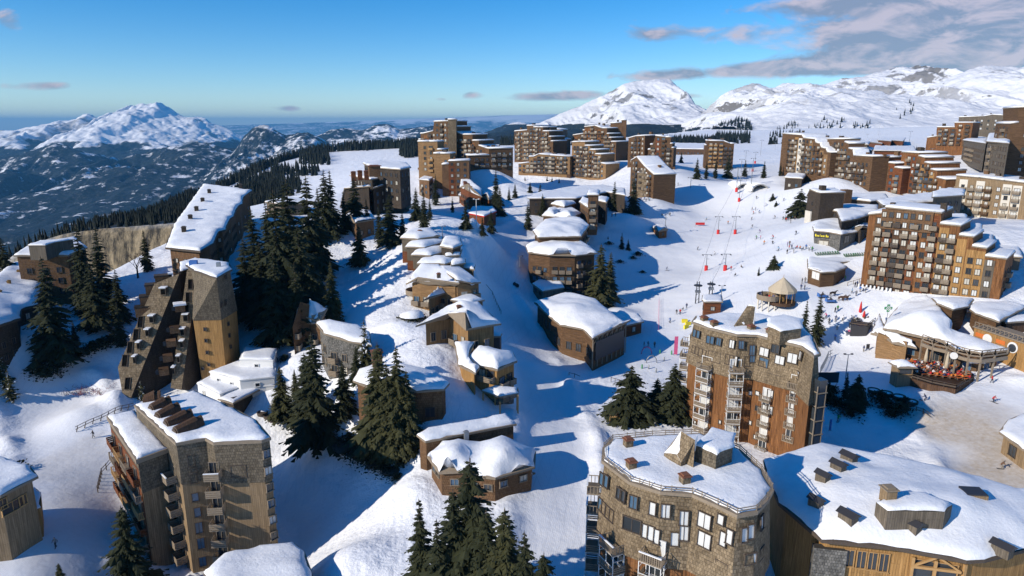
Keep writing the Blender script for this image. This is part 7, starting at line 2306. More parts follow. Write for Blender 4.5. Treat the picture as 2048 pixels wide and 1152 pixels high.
rng = random.Random(5); pts = []
XX = np.array([rng.uniform(-600, -115) for _ in range(52000)]); YY = np.array([rng.uniform(270, 1150) for _ in range(52000)])
tt = edge_t(XX, YY); nn_ = fbm(XX, YY, 90, 3, 6); hh_ = height(XX, YY)
for x, y, t, nz, z in zip(XX, YY, tt, nn_, hh_):
    fl = x < -128 - (y - 285) * .18 and 284 < y < 620
    if t < 260 and (t > 8 or fl) and y > 284 and (nz > -.3 or fl) and rng.random() < .75: pts.append((x, y, z))
wood_mass('forest', pts, 'dark conifer forest covering the steep flank above the valley', hh=(7, 16))
pts = []
for u0, u1, va, vb, n in ((640, 700, 292, 300, 40), (700, 860, 284, 297, 380), (690, 745, 296, 302, 60), (800, 850, 296, 316, 130), (760, 800, 320, 328, 0), (480, 560, 360, 380, 90), (540, 640, 340, 352, 70), (600, 660, 300, 330, 160), (500, 600, 352, 392, 120), (860, 960, 268, 284, 0)):
    for _ in range(n):
        g = ground(rng.uniform(u0, u1), rng.uniform(va, vb)); pts.append(tuple(g))
wood_mass('forest', pts, 'belt of dark conifers along the top of the far white pistes', hh=(10, 16), seed=3)
pts = []
for u0, u1, va, vb, n in ((1325, 1430, 283, 291, 300), (1430, 1500, 272, 288, 160), (1540, 1600, 262, 275, 60), (1000, 1040, 283, 290, 40), (1130, 1150, 268, 276, 10)):
    for _ in range(n):
        g = ground(rng.uniform(u0, u1), rng.uniform(va, vb)); pts.append(tuple(g))
wood_mass('forest', pts, 'band of dark conifers at the foot of the central white peak', hh=(9, 15), seed=4)
bpy.context.view_layer.update()
_dg = bpy.context.evaluated_depsgraph_get()
_mts = [o for o in bpy.data.objects if o.name.startswith('mountain') and o.type == 'MESH']


def hit(u, v):
    best = None; C_ = Vector((0, 0, CAMZ)); d = ray(u, v).normalized()
    for o in _mts:
        ok, p, n_, i_ = o.ray_cast(C_, d, depsgraph=_dg)
        if ok and (best is None or p.y < best.y): best = p
    return best


pts = []
for poly_, n in (([(1398, 276), (1440, 250), (1478, 238), (1500, 246), (1506, 268), (1480, 284), (1440, 284)], 950), ([(1330, 276), (1372, 262), (1400, 280), (1350, 284)], 120), ([(1536, 268), (1590, 244), (1606, 252), (1570, 276)], 60),
                 ([(1612, 262), (1660, 232), (1690, 240), (1650, 266)], 40), ([(1676, 256), (1740, 246), (1745, 268), (1690, 272)], 30), ([(1000, 282), (1030, 268), (1060, 282)], 60), ([(1790, 215), (1840, 196), (1850, 215), (1800, 240)], 16)):
    us = [p[0] for p in poly_]; vs_ = [p[1] for p in poly_]; k = 0
    while k < n:
        u, v = rng.uniform(min(us), max(us)), rng.uniform(min(vs_), max(vs_)); k += 1
        if inside(u, v, poly_):
            p = hit(u, v)
            if p: pts.append(tuple(p))
wood_mass('forest', pts, 'dark conifers on the lower slopes of the right hand mountains', hh=(9, 16), seed=6)
# ================================================================== people, animals, lifts and small things
def skin_mesh(name, verts, edges, radii, sub=1, root=0):
    me = bpy.data.meshes.new(name); me.from_pydata(verts, edges, []); o = bpy.data.objects.new(name, me); COL.objects.link(o)
    md = o.modifiers.new('s', 'SKIN'); md.use_smooth_shade = True
    for i, r in enumerate(radii):
        me.skin_vertices[0].data[i].radius = (r, r) if not isinstance(r, tuple) else r
        me.skin_vertices[0].data[i].use_root = i == root
    if sub: o.modifiers.new('u', 'SUBSURF').levels = sub
    dg = bpy.context.evaluated_depsgraph_get(); dg.update()
    out = bpy.data.meshes.new_from_object(o.evaluated_get(dg)); out.name = name
    bpy.data.objects.remove(o); bpy.data.meshes.remove(me)
    return out


def cloth(name, pants=False):
    m = NT(name); oi = m.n('ShaderNodeObjectInfo')
    if pants: m.color(m.ramp(oi.outputs['Random'], [(0.0, (.015, .015, .02)), (0.45, (.03, .04, .07)), (.7, (.10, .10, .11)), (1.0, (.25, .22, .18))]))
    else: m.color(oi.outputs['Color'])
    m.rough(.8); return m.mat


JACKET, PANTS = cloth('jacket cloth'), cloth('trouser cloth', True)
SKINM = plain('skin', (0.50, 0.32, 0.24), 0.6, var=.05)
HELMET = plain('dark helmet', (0.05, 0.05, 0.055), 0.4)


def person_mesh(pose):
    """one continuous figure about 1.75 m tall facing +y"""
    J = {'hip': (0, 0, .92), 'chest': (0, 0, 1.22), 'neck': (0, 0, 1.46), 'head': (0, .02, 1.60), 'top': (0, .02, 1.70)}
    for s, n in ((-1, 'l'), (1, 'r')):
        J['hp' + n] = (s * .10, 0, .88); J['kn' + n] = (s * .11, .03, .48); J['an' + n] = (s * .12, 0, .09); J['to' + n] = (s * .12, .17, .05)
        J['sh' + n] = (s * .19, 0, 1.40); J['el' + n] = (s * .27, -.03, 1.13); J['wr' + n] = (s * .27, .08, .88); J['hn' + n] = (s * .265, .11, .79)
    if pose == 'walk':
        J['knl'] = (-.11, .18, .50); J['anl'] = (-.11, .20, .09); J['tol'] = (-.11, .36, .07); J['knr'] = (.11, -.02, .48); J['anr'] = (.11, -.28, .14); J['tor'] = (.11, -.14, .05)
        J['ell'] = (-.27, -.14, 1.15); J['wrl'] = (-.25, -.14, .9); J['hnl'] = (-.25, -.12, .81); J['elr'] = (.27, .10, 1.15); J['wrr'] = (.24, .27, .98); J['hnr'] = (.23, .34, .93)
    if pose == 'ski':
        d = -.14
        for k in ('hip', 'chest', 'neck', 'head', 'top'): J[k] = (0, J[k][1] + {'hip': -.16, 'chest': .04, 'neck': .20, 'head': .30, 'top': .33}[k], J[k][2] + d)
        for s, n in ((-1, 'l'), (1, 'r')):
            J['hp' + n] = (s * .11, -.14, .74); J['kn' + n] = (s * .13, .16, .46); J['an' + n] = (s * .13, 0, .11); J['to' + n] = (s * .13, .17, .07)
            J['sh' + n] = (s * .20, .16, 1.22); J['el' + n] = (s * .33, .20, .98); J['wr' + n] = (s * .33, .44, .95); J['hn' + n] = (s * .32, .52, .97)
    if pose == 'sit':
        for k in ('hip', 'chest', 'neck', 'head', 'top'): J[k] = (0, J[k][1], J[k][2] - .42)
        for s, n in ((-1, 'l'), (1, 'r')):
            J['hp' + n] = (s * .10, .02, .48); J['kn' + n] = (s * .13, .42, .50); J['an' + n] = (s * .13, .42, .09); J['to' + n] = (s * .13, .58, .05)
            J['sh' + n] = (s * .19, 0, .98); J['el' + n] = (s * .26, .12, .75); J['wr' + n] = (s * .18, .36, .74); J['hn' + n] = (s * .15, .43, .75)
    names = list(J); ix = {k: i for i, k in enumerate(names)}
    E = [('hip', 'chest'), ('chest', 'neck'), ('neck', 'head'), ('head', 'top')]
    for n in 'lr': E += [('hip', 'hp' + n), ('hp' + n, 'kn' + n), ('kn' + n, 'an' + n), ('an' + n, 'to' + n), ('chest', 'sh' + n), ('sh' + n, 'el' + n), ('el' + n, 'wr' + n), ('wr' + n, 'hn' + n)]
    rad = {'hip': .15, 'chest': .17, 'neck': .075, 'head': .115, 'top': .09, 'hp': .105, 'kn': .078, 'an': .065, 'to': .05, 'sh': .085, 'el': .06, 'wr': .05, 'hn': .05}
    me = skin_mesh('person', [J[k] for k in names], [(ix[a], ix[b]) for a, b in E], [rad[k] if k in rad else rad[k[:2]] for k in names], 1, 0)
    me.materials.clear()
    for m in (JACKET, PANTS, SKINM, HELMET): me.materials.append(m)
    hz_, nz = J['hip'][2] + .02, J['neck'][2] + .05
    hd = Vector(J['head'])
    for p in me.polygons:
        c = p.center
        hip_y = J['hip'][1]
        if c.z > nz: p.material_index = 3 if (c.z > hd.z + .03 or c.y < hd.y - .01) else 2
        elif c.z < hz_ and abs(c.x) < .21 and not (pose == 'ski' and c.y > .34) : p.material_index = 1
        else: p.material_index = 0
        if pose == 'sit' and c.z < .56 and not abs(c.x) > .2: p.material_index = 1
    return me


POSE = {k: person_mesh(k) for k in ('stand', 'walk', 'ski', 'sit')}
_sk = MB()
_sk.box((0, .15, .02), (.10, 1.7, .035), DARK); _sk.bar((0, .98, .03), (0, 1.12, .11), .09, .02, DARK)
SKI = _sk.mesh('ski')
_po = MB(); _po.tube((0, 0, 0), (0, -.25, -1.0), .012, .010, STEEL, 5); POLE = _po.mesh('ski_pole')
CL = {'black': (.015, .015, .018), 'red': (.5, .02, .02), 'navy blue': (.02, .035, .11), 'blue': (.03, .13, .42), 'grey': (.18, .18, .19), 'green': (.06, .30, .06), 'pink': (.6, .08, .22), 'white': (.65, .65, .65),
      'orange': (.62, .20, .03), 'purple': (.12, .04, .2), 'brown': (.13, .07, .04), 'yellow': (.6, .5, .05), 'light blue': (.25, .42, .6)}
_pr = random.Random(31)


def person(loc, pose, col, label, group, rz=None, skis=False):
    o = link('person', POSE[pose], None, loc, _pr.random() * 6.28 if rz is None else rz); c = CL[col]
    k = _pr.uniform(.85, 1.15); o.color = (c[0] * k, c[1] * k, c[2] * k, 1); s = _pr.uniform(.95, 1.05); o.scale = (s, s, s)
    tag(o, label, 'person', group)
    if skis:
        for x in (-.13, .13): link('ski', SKI, o, (x, 0, 0))
        for x in (-.32, .32): link('ski_pole', POLE, o, (x, .5 if pose == 'ski' else .12, .97 if pose == 'ski' else .82))
    return o


def people(where, lst, group=None):
    lst = [q if len(q) > 4 else (*q, None) for q in sorted(lst, key=lambda q: q[0])]
    word = {'stand': 'standing', 'walk': 'walking', 'ski': 'skiing', 'sit': 'sitting'}
    cnt = {}
    for q in lst: cnt[(q[2], q[3])] = cnt.get((q[2], q[3]), 0) + 1
    seen = {}
    for u, v, pose, col, rz in lst:
        k = (pose, col); seen[k] = seen.get(k, 0) + 1
        lab = 'person in %s jacket %s %s' % (col, word[pose], where)
        if cnt[k] > 1: lab = '%s of %s in %s jackets %s %s' % (ORD[seen[k] - 1] + ' person from left', NUM[cnt[k]], col, word[pose], where)
        person(ground(u, v), pose, col, lab, group or ('people ' + where), rz, pose == 'ski')


people('on the sunlit track beside the five vent tower', [(187, 876, 'walk', 'black', 2.4)])
people('on the shaded track below the half moon window', [(112, 1096, 'walk', 'grey', 3.0)])
people('in the shaded snow below the dark houses', [(585, 892, 'ski', 'navy blue', 2.6)])
people('on shaded snow by the big lodge', [(1288, 695, 'stand', 'black'), (1296, 694, 'walk', 'navy blue'), (1309, 695, 'stand', 'brown')])
people('at the lift queue below the little lift hut', [(1353, 629, 'stand', 'black'), (1360, 629, 'stand', 'red'), (1373, 617, 'stand', 'navy blue'), (1366, 622, 'sit', 'grey'), (1340, 645, 'ski', 'blue')])
people('on the upper white piste', [(1513, 398, 'ski', 'black'), (1567, 402, 'ski', 'navy blue'), (1504, 421, 'stand', 'black'), (1507, 428, 'ski', 'red'), (1511, 421, 'stand', 'grey'), (1518, 426, 'ski', 'blue'), (1503, 440, 'ski', 'grey'), (1504, 455, 'ski', 'black'),
                                    (1520, 466, 'ski', 'purple'), (1513, 478, 'ski', 'green'), (1521, 479, 'stand', 'pink'), (1528, 489, 'ski', 'orange'), (1546, 478, 'ski', 'red'), (1545, 488, 'sit', 'black'), (1550, 437, 'ski', 'brown'), (1456, 448, 'ski', 'orange'), (1413, 440, 'ski', 'light blue'), (1532, 412, 'ski', 'white')])
people('in the group beside the bushy fir at the shops', [(1566, 440, 'stand', 'black'), (1572, 443, 'stand', 'red'), (1576, 441, 'stand', 'navy blue'), (1581, 447, 'walk', 'grey'), (1585, 438, 'stand', 'blue'), (1592, 469, 'ski', 'black'), (1590, 440, 'stand', 'brown')])
people('in the crowd before the stone fronted bar', [(1557, 502, 'ski', 'light blue'), (1574, 508, 'stand', 'black'), (1587, 507, 'stand', 'grey'), (1578, 500, 'stand', 'red'), (1583, 499, 'walk', 'navy blue'), (1579, 491, 'stand', 'brown'), (1575, 493, 'stand', 'purple'), (1594, 498, 'sit', 'red'), (1600, 499, 'sit', 'orange'), (1606, 501, 'sit', 'black'), (1612, 498, 'stand', 'blue'), (1618, 501, 'stand', 'white'), (1624, 503, 'stand', 'green')])
people('on the open piste near the pylons', [(1333, 541, 'ski', 'navy blue'), (1471, 553, 'sit', 'black'), (1482, 537, 'sit', 'brown'), (1462, 541, 'stand', 'red'), (1395, 500, 'ski', 'grey'), (1430, 510, 'ski', 'white')])
people('high above the log cabin', [(1356, 371, 'stand', 'black'), (1350, 373, 'walk', 'grey'), (1224, 434, 'stand', 'brown'), (1231, 433, 'stand', 'black'), (1324, 432, 'ski', 'navy blue'), (1340, 431, 'ski', 'black')])
people('below the ladder roofed block', [(1282, 401, 'stand', 'purple'), (1286, 404, 'stand', 'black'), (1289, 400, 'stand', 'blue'), (1292, 403, 'stand', 'navy blue'), (1296, 400, 'walk', 'grey'), (1299, 402, 'stand', 'light blue')])
people('near the flat capped ski hut', [(1604, 567, 'stand', 'black'), (1610, 565, 'stand', 'grey'), (1616, 566, 'walk', 'brown'), (1602, 579, 'stand', 'navy blue'), (1609, 580, 'stand', 'black'), (1690, 562, 'stand', 'green')])
people('outside the arcade of the orange tower', [(1710, 575, 'walk', 'black'), (1714, 573, 'stand', 'navy blue'), (1704, 587, 'walk', 'light blue'), (1712, 592, 'stand', 'grey'), (1720, 584, 'stand', 'blue'), (1726, 583, 'stand', 'white'), (1731, 586, 'stand', 'black')])
people('on the white square beside the red parasols', [(1670, 626, 'walk', 'black'), (1675, 622, 'walk', 'green'), (1641, 628, 'stand', 'brown'), (1652, 636, 'ski', 'pink'), (1658, 647, 'ski', 'black'), (1671, 642, 'ski', 'navy blue'), (1685, 641, 'ski', 'white'), (1674, 658, 'ski', 'light blue'), (1699, 656, 'stand', 'black'), (1693, 671, 'stand', 'navy blue'), (1697, 670, 'stand', 'pink'), (1670, 680, 'stand', 'blue'), (1717, 668, 'stand', 'white'), (1710, 660, 'stand', 'purple'), (1743, 658, 'stand', 'grey')])
people('by the small black board left of the restaurant', [(1727, 703, 'stand', 'navy blue')])
people('in the shaded snow below the restaurant terrace', [(1850, 803, 'ski', 'navy blue')])
people('in front of the restaurant deck at right', [(1983, 766, 'walk', 'red'), (1951, 757, 'stand', 'white'), (1772, 698, 'stand', 'red')])
people('on the brown slushy path', [(1986, 804, 'ski', 'red'), (2003, 938, 'ski', 'brown')])
people('in the shade beside the round fronted tower', [(1676, 843, 'ski', 'green')])
people('beside the snow bank left of the slanted tower', [(122, 755, 'walk', 'black')])


def on_deck(where, n, cx, cy, z, r):
    for k in range(n):
        a = 2.2 + k * .55; c = ['black', 'navy blue', 'grey', 'brown', 'red', 'blue', 'green'][k % 7]
        person((cx + math.cos(a) * r, cy + math.sin(a) * r, z), 'stand', c, 'person in %s jacket %s' % (c, where), 'people on the viewing deck')


on_deck('standing on the round viewing deck by the carousel', 6, DECK[0], DECK[1], DECK[2], 2.2)

# ---- terraces: tables, seated guests, parasols
def table_set(loc, rz, top, label, group):
    e = empty('terrace_table', loc, label, 'table', group, rz)
    if top not in _tb:
        a = MB(); a.box((0, 0, .74), (1.7, .8, .06), top)
        for x in (-.7, .7): a.box((x, 0, .36), (.08, .6, .72), TRIM_DK)
        b_ = MB(); b_.box((0, 0, .45), (1.7, .32, .05), top)
        for x in (-.7, .7): b_.box((x, 0, .22), (.07, .28, .43), TRIM_DK)
        _tb[top] = (a.mesh('tabletop'), b_.mesh('bench'))
    link('tabletop', _tb[top][0], e); link('bench', _tb[top][1], e, (0, .72, 0)); link('bench', _tb[top][1], e, (0, -.72, 0))


_tb = {}


def terrace(quad, z, nx, ny, top, where, fill, cols, rz0):
    A, B, C_, D = [at_z(*p, z) for p in quad]
    for i in range(nx):
        for j in range(ny):
            s, t = (i + .5) / nx, (j + .5) / ny
            p = A.lerp(B, s).lerp(D.lerp(C_, s), t); rz = rz0 + _pr.uniform(-.12, .12)
            table_set((p.x, p.y, z), rz, top, 'long %s table among the seated crowd %s' % ('orange' if top is ORANGE else 'pale topped', where), 'tables ' + where)
            for sx in (-.45, .45):
                for sy in (-.72, .72):
                    if _pr.random() > fill: continue
                    c = _pr.choice(cols)
                    q = Matrix.Rotation(rz, 3, 'Z') @ Vector((sx, sy, 0))
                    person((p.x + q.x, p.y + q.y, z + .02), 'sit', c, 'person in %s jacket sitting at a table %s' % (c, where), '%s jackets at the tables %s' % (c, where), rz + (math.pi if sy > 0 else 0))


def deck(quad, z, lab, mat=PL_DARK):
    P = [at_z(*p, z) for p in quad]; P = P if ccw([(p.x, p.y) for p in P]) else P[::-1]
    e = empty('terrace_deck', (P[0].x, P[0].y, z), lab, 'terrace')
    mb = MB(); mb.prism([(p.x - P[0].x, p.y - P[0].y) for p in P], -3.0, 0, mat); mb.build('deck_floor', e)
    mb = MB()
    for a, b_ in zip(P, P[1:] + P[:1]):
        L = (b_ - a).length; n_ = max(1, int(L / 2)); o = P[0]
        if (a + b_).y / 2 > centre([(p.x, p.y) for p in P])[1] + 1: continue
        for k in range(n_ + 1): c = a.lerp(b_, k / n_) - o; mb.box((c.x, c.y, .5), (.08, .08, 1.0), TRIM_DK)
        mb.bar(a - o + Vector((0, 0, 1)), b_ - o + Vector((0, 0, 1)), .08, .08, TRIM_DK); mb.bar(a - o + Vector((0, 0, .5)), b_ - o + Vector((0, 0, .5)), .05, .3, TRIM_DK)
    mb.build('railing', e)


qd = [Zq(400, 900), Zq(450, 720), Zq(1130, 800), Zq(1140, 940), Zq(950, 1040), Zq(700, 990)]
deck(qd, 7.4, 'dark timber sun terrace full of diners in front of the restaurant')
terrace([Zq(450, 750), Zq(1090, 815), Zq(1080, 965), Zq(430, 890)], 7.43, 9, 3, ORANGE, 'on the restaurant sun terrace', .75, ['red', 'black', 'orange', 'white', 'navy blue', 'brown', 'grey', 'red'], .1)
TZ = ground(1730, 648).z + .4
qd = [(1702, 650), (1703, 612), (1752, 606), (1754, 640), (1735, 654)]
deck(qd, TZ, 'dark terrace crowded with tables at the foot of the orange tower', DARK)
terrace([(1705, 617), (1750, 611), (1751, 640), (1706, 647)], TZ + .03, 3, 4, CREAM, 'below the orange tower arcade', .7, ['black', 'grey', 'navy blue', 'brown', 'black', 'white'], .2)


def parasol(loc, h, mat, label, group):
    e = empty('closed_parasol', loc, label, 'parasol', group)
    m = MB(); m.tube((0, 0, 0), (0, 0, h), .05, .04, TRIM, 6); m.build('pole', e)
    m = MB(); m.lathe((0, 0, 0), [(.10, h * .28), (.42, h * .33), (.36, h * .55), (.22, h * .85), (.05, h)], mat, 10); m.build('canopy', e)


parasol(at_z(*Zq(625, 812), 7.4), 4.6, CANVAS, 'beige closed parasol on the sun terrace, left one of two', 'beige closed parasols')
parasol(at_z(*Zq(838, 888), 7.4), 5.2, CANVAS, 'beige closed parasol on the sun terrace, right one of two', 'beige closed parasols')
parasol(at_z(1719, 636, TZ), 4.6, RED, 'tall red closed parasol on the dark terrace below the orange tower', 'red closed parasols')
parasol(at_z(1727, 640, TZ), 2.6, RED, 'short red closed parasol right of the tall red one', 'red closed parasols')
q = at_z(*Zq(378, 905), 7.3); b = Bld('snack_kiosk', 'small timber kiosk with a snow topped roof at the left end of the sun terrace', 'kiosk', tuple(q))
ol = [(q.x - 1.8, q.y - 1.5, q.z + 2.6), (q.x + 1.8, q.y - 1.5, q.z + 2.6), (q.x + 1.8, q.y + 1.5, q.z + 2.6), (q.x - 1.8, q.y + 1.5, q.z + 2.6)]
b.wall([p[:2] for p in ol], [(q.z - 2, q.z + 2.6, .2, .2, PL_TAN)]); b.roof(ol, [(q.x, q.y, q.z + 3.6)], .4, .15, .35, TRIM, .6, .8)
m = MB(); m.box((q.x, q.y - 1.33, q.z + 1.5), (2.4, .1, .9), GL_DARK); m.box((q.x, q.y - 1.55, q.z + 1.0), (2.6, .45, .08), TRIM_AM); b.part('serving_hatch', m); b.finish()
# green pharmacy cross
q = at_z(*Zq(245, 190), 15.5); g = ground(1777, 640)
e = empty('pharmacy_sign', (q.x, q.y, 12), 'green pharmacy cross sign on a post left of the restaurant roof', 'sign')
m = MB(); m.tube((0, 0, -2), (0, 0, 2.6), .06, .06, STEEL, 6); m.build('post', e)
m = MB(); m.box((0, 0, 3.5), (1.9, .2, .64), GREEN); m.box((0, -.003, 4.13), (.64, .2, .62), GREEN); m.box((0, -.003, 2.87), (.64, .2, .62), GREEN); m.build('cross', e)
m = MB()
for x, z in ((0, 0), (.6, 0), (-.6, 0), (0, .6), (0, -.6), (.3, .3), (-.3, .3), (.3, -.3), (-.3, -.3)): m.box((x * .85, -.13, 3.5 + z * .85), (.24, .05, .24), WHITE)
m.build('lamp_dots', e)

# ---- horses and sleighs on the square
COAT = [plain('bay coat', (.09, .045, .025), .7, var=.3), plain('dark coat', (.03, .02, .016), .7, var=.3)]


def horse_mesh(mat):
    V = [(0, 0, 1.15), (0, .45, 1.18), (0, .72, 1.25), (0, .98, 1.55), (0, 1.12, 1.75), (0, 1.30, 1.66), (0, 1.50, 1.45), (0, -.5, 1.2), (0, -.72, 1.12), (0, -.85, .95), (0, -.9, .6)]
    E = [(0, 1), (1, 2), (2, 3), (3, 4), (4, 5), (5, 6), (0, 7), (7, 8), (8, 9), (9, 10)]
    rd = [.30, .30, .24, .15, .12, .11, .07, .31, .24, .07, .04]
    for s in (-1, 1):
        for y, hock in ((.55, False), (-.6, True)):
            b = len(V); sw = .06 * s
            V += [(s * .16, y, .95), (s * .16, y + (.08 if hock else .02) + sw, .72), (s * .16, y + (-.16 if hock else .02) + sw, .50 if hock else .45), (s * .16, y + (-.10 if hock else 0) + sw, .1), (s * .16, y + sw, .03)]
            E += [(1 if not hock else 7, b), (b, b + 1), (b + 1, b + 2), (b + 2, b + 3), (b + 3, b + 4)]; rd += [.15, .10, .07, .05, .06]
    me = skin_mesh('horse', V, E, rd, 1); me.materials.clear(); me.materials.append(mat); return me


HM = [horse_mesh(c) for c in COAT]
for k, (u, v, lab, rz) in enumerate([(1665, 593, 'dark horse pulling the rear blue sleigh on the white square', -1.5), (1682, 602, 'brown horse on the left of the front pair before the blue sleigh', -1.55), (1690, 602, 'brown horse on the right of the front pair before the blue sleigh', -1.5)]):
    o = link('horse', HM[1 if k == 0 else 0], None, ground(u, v), rz); tag(o, lab, 'horse', 'horses drawing sleighs')
for u, v, lab in ((1643, 595, 'blue horse drawn sleigh, the rear one with a dark horse'), (1659, 605, 'blue horse drawn sleigh behind the pair of brown horses')):
    g = ground(u, v); e = empty('horse_sleigh', tuple(g), lab, 'sleigh', 'horse sleighs', .05)
    m = MB(); m.box((0, 0, .55), (2.2, 1.1, .5), BLUE); m.box((-1.0, 0, 1.0), (.15, 1.1, .6), BLUE); m.box((.2, 0, .85), (.4, 1.0, .12), TRIM_DK); m.build('body', e)
    for y in (-.45, .45):
        m = MB(); m.bar((-1.2, y, .08), (1.3, y, .08), .08, .1, DARK); m.bar((1.3, y, .08), (1.6, y, .4), .08, .1, DARK)
        for x in (-.7, .7): m.bar((x, y, .1), (x, y, .4), .06, .06, DARK)
        m.build('runner', e)
    person((g.x + .2, g.y, g.z + .42), 'sit', 'black', 'person in black jacket sitting in the %s' % ('rear blue sleigh' if u < 1650 else 'front blue sleigh'), 'sleigh riders', -1.57)

# ---- lifts
def pylon(u, v, vt, label, pad=True, arms=2, group='drag lift pylons', hgt=None, side=1):
    g = ground(u, v); r = ray(u, vt); h = hgt or max(3, CAMZ + r.z * (g.y / r.y) - g.z)
    e = empty('lift_pylon', (g.x, g.y, g.z - .2), label, 'lift pylon', group)
    m = MB(); m.tube((0, 0, 0), (0, 0, h), .16, .12, STEEL, 8); m.build('mast', e)
    if pad: m = MB(); m.lathe((0, 0, 0), [(.62, .1), (.62, 2.0), (.2, 2.05)], RED, 12, False); m.build('safety_pad', e)
    m = MB(); m.bar((-1.6 * arms / 2, 0, h), (1.6 * arms / 2, 0, h), .14, .16, STEEL); m.bar((side * .9, 0, h - 1.6), (0, 0, h - 1.6), .1, .12, STEEL); m.build('crossarm', e)
    for s in (-1, 1): m = MB(); m.bar((s * 1.5 * arms / 2, -.7, h - .2), (s * 1.5 * arms / 2, .7, h - .2), .18, .28, DARK); m.build('sheaves', e)


pylon(1436, 468, 432, 'red padded drag lift pylon on the piste, upper left of four')
pylon(1470, 468, 432, 'red padded drag lift pylon on the piste, upper right of four', side=-1)
pylon(1412, 541, 508, 'red padded drag lift pylon on the piste, lower left of four')
pylon(1450, 541, 507, 'red padded drag lift pylon on the piste, lower right of four', side=-1)
pylon(1478, 403, 352, 'tall red padded lift pylon just below the tunnels')
pylon(1334, 400, 366, 'grey lift pylon near the ladder roofed block', False)
pylon(1330, 466, 427, 'grey lift pylon beside the little log cabin', False)
pylon(1381, 376, 354, 'slim grey lift pylon before the firs', False)
for k, (u, v, vt) in enumerate([(1491, 324, 301), (1505, 343, 316), (1510, 327, 304), (1521, 311, 280), (1482, 345, 318)]):
    pylon(u, v, vt, 'distant grey lift pylon above the tunnels, %s from left' % ORD[[1, 2, 3, 4, 0][k]], k in (1, 2), group='distant lift pylons')
for k, (u, v, vt) in enumerate([(1757, 270, 245), (1734, 282, 268), (1818, 288, 262), (1889, 330, 312), (1862, 318, 296), (1550, 300, 284)]):
    pylon(u, v, vt, 'thin lift pole on the upper right slope, %s from left' % ORD[[2, 1, 3, 5, 4, 0][k]], False, group='slope lift poles')
g = ground(1487, 384); e = empty('lift_gantry', tuple(g), 'grey steel lift gantry with red padded feet over the left tunnel', 'gantry')
for s in (-1, 1): m = MB(); m.tube((s * 3.6, 0, 0), (s * 3.6, 0, 12), .2, .18, STEEL, 8); m.build('mast', e); m = MB(); m.lathe((s * 3.6, 0, 0), [(.7, 0), (.7, 2.2), (.2, 2.25)], RED, 10, False); m.build('safety_pad', e)
m = MB(); m.bar((-4.4, 0, 12), (4.4, 0, 12), .3, .4, STEEL); m.build('crossbeam', e)
# bottom station
b = simple_building('lift_station', 'small rust coloured lift hut with flat snow cap below the drag lift', 'lift hut', [(1406, 601, 11.4), (1409, 605, 11.4), (1443, 605, 11.4), (1441, 593, 11.4), (1407, 593, 11.4)], 11.4, 8, HP_RUST, over=.4, snow=.5, seed=190, fac=dict(bay=2.2, bal=0, gl=[GL_DARK, CURTAIN], w=1.2, h=1.2))
b.finish()
for u, v, vt, lab in ((1394, 607, 563, 'dark lift return wheel tower left of the lift hut'), (1421, 594, 563, 'dark lift return wheel tower behind the lift hut')):
    g = ground(u, v); r = ray(u, vt); h = CAMZ + r.z * (g.y / r.y) - g.z; e = empty('lift_tower', tuple(g), lab, 'lift tower', 'return towers')
    m = MB()
    for s in (-1, 1): m.tube((s * .5, 0, 0), (s * .35, 0, h), .16, .12, DARK, 6)
    for k in range(4): m.bar((-.48, 0, h * (k + .5) / 4), (.48, 0, h * (k + 1) / 4), .08, .08, DARK)
    m.build('mast', e); m = MB(); m.lathe((0, 0, h * .8), [(.2, 0), (1.2, 0), (1.3, .15), (1.2, .3), (.2, .3)], DARK, 16, False); m.build('wheel', e); m = MB(); m.box((0, 0, h * .55), (1.5, .8, .7), STEEL); m.build('motor_box', e)


def lamp(u, v, vt, label, heads=2, mat=STEEL, group=None):
    g = ground(u, v); r = ray(u, vt); h = CAMZ + r.z * (g.y / r.y) - g.z; e = empty('lamp_post', (g.x, g.y, g.z - .1), label, 'lamp post', group)
    m = MB(); m.tube((0, 0, 0), (0, 0, h), .13, .09, mat, 8); m.build('pole', e)
    m = MB(); m.bar((-.8, 0, h), (.8, 0, h), .1, .1, mat); m.build('crossbar', e)
    for s in ((-1, 1) if heads == 2 else (1,)): m = MB(); m.box((s * .8, 0, h + .1), (.5, .35, .25), DARK if mat is STEEL else mat); m.build('lamp_head', e)


lamp(1442, 601, 571, 'lamp post with twin heads behind the lift hut')
lamp(1691, 757, 708, 'tall dark lamp post on the shaded snow right of the round fronted tower')
lamp(953, 455, 398, 'white lamp pole in front of the red edged hut', 2, WHITE)
lamp(885, 488, 452, 'thin dark pole beside the curved row houses', 1)
lamp(1040, 535, 512, 'thin dark pole beside the street near the big lodges', 1)
def cable(pts, label):
    P = [at_depth(*p) for p in pts]; e = empty('lift_cable', tuple(P[0]), label, 'cable'); m = MB()
    for a, c in zip(P[:-1], P[1:]):
        prev = a
        for k in range(1, 7):
            t = k / 6; q_ = a.lerp(c, t) - Vector((0, 0, 4 * t * (1 - t) * .9)); m.tube(prev - P[0], q_ - P[0], .035, .035, DARK, 4, cap=False); prev = q_
    m.build('rope', e)


def topd(u, v, vt):
    g_ = ground(u, v); r_ = ray(u, vt); return (u, vt, g_.y / r_.y)


cable([topd(1394, 607, 568), topd(1412, 541, 508), topd(1436, 468, 432), topd(1478, 403, 352)], 'thin dark drag lift cable over the left row of padded pylons')
cable([topd(1421, 594, 568), topd(1450, 541, 507), topd(1470, 468, 432), topd(1500, 384, 336)], 'thin dark drag lift cable over the right row of padded pylons')
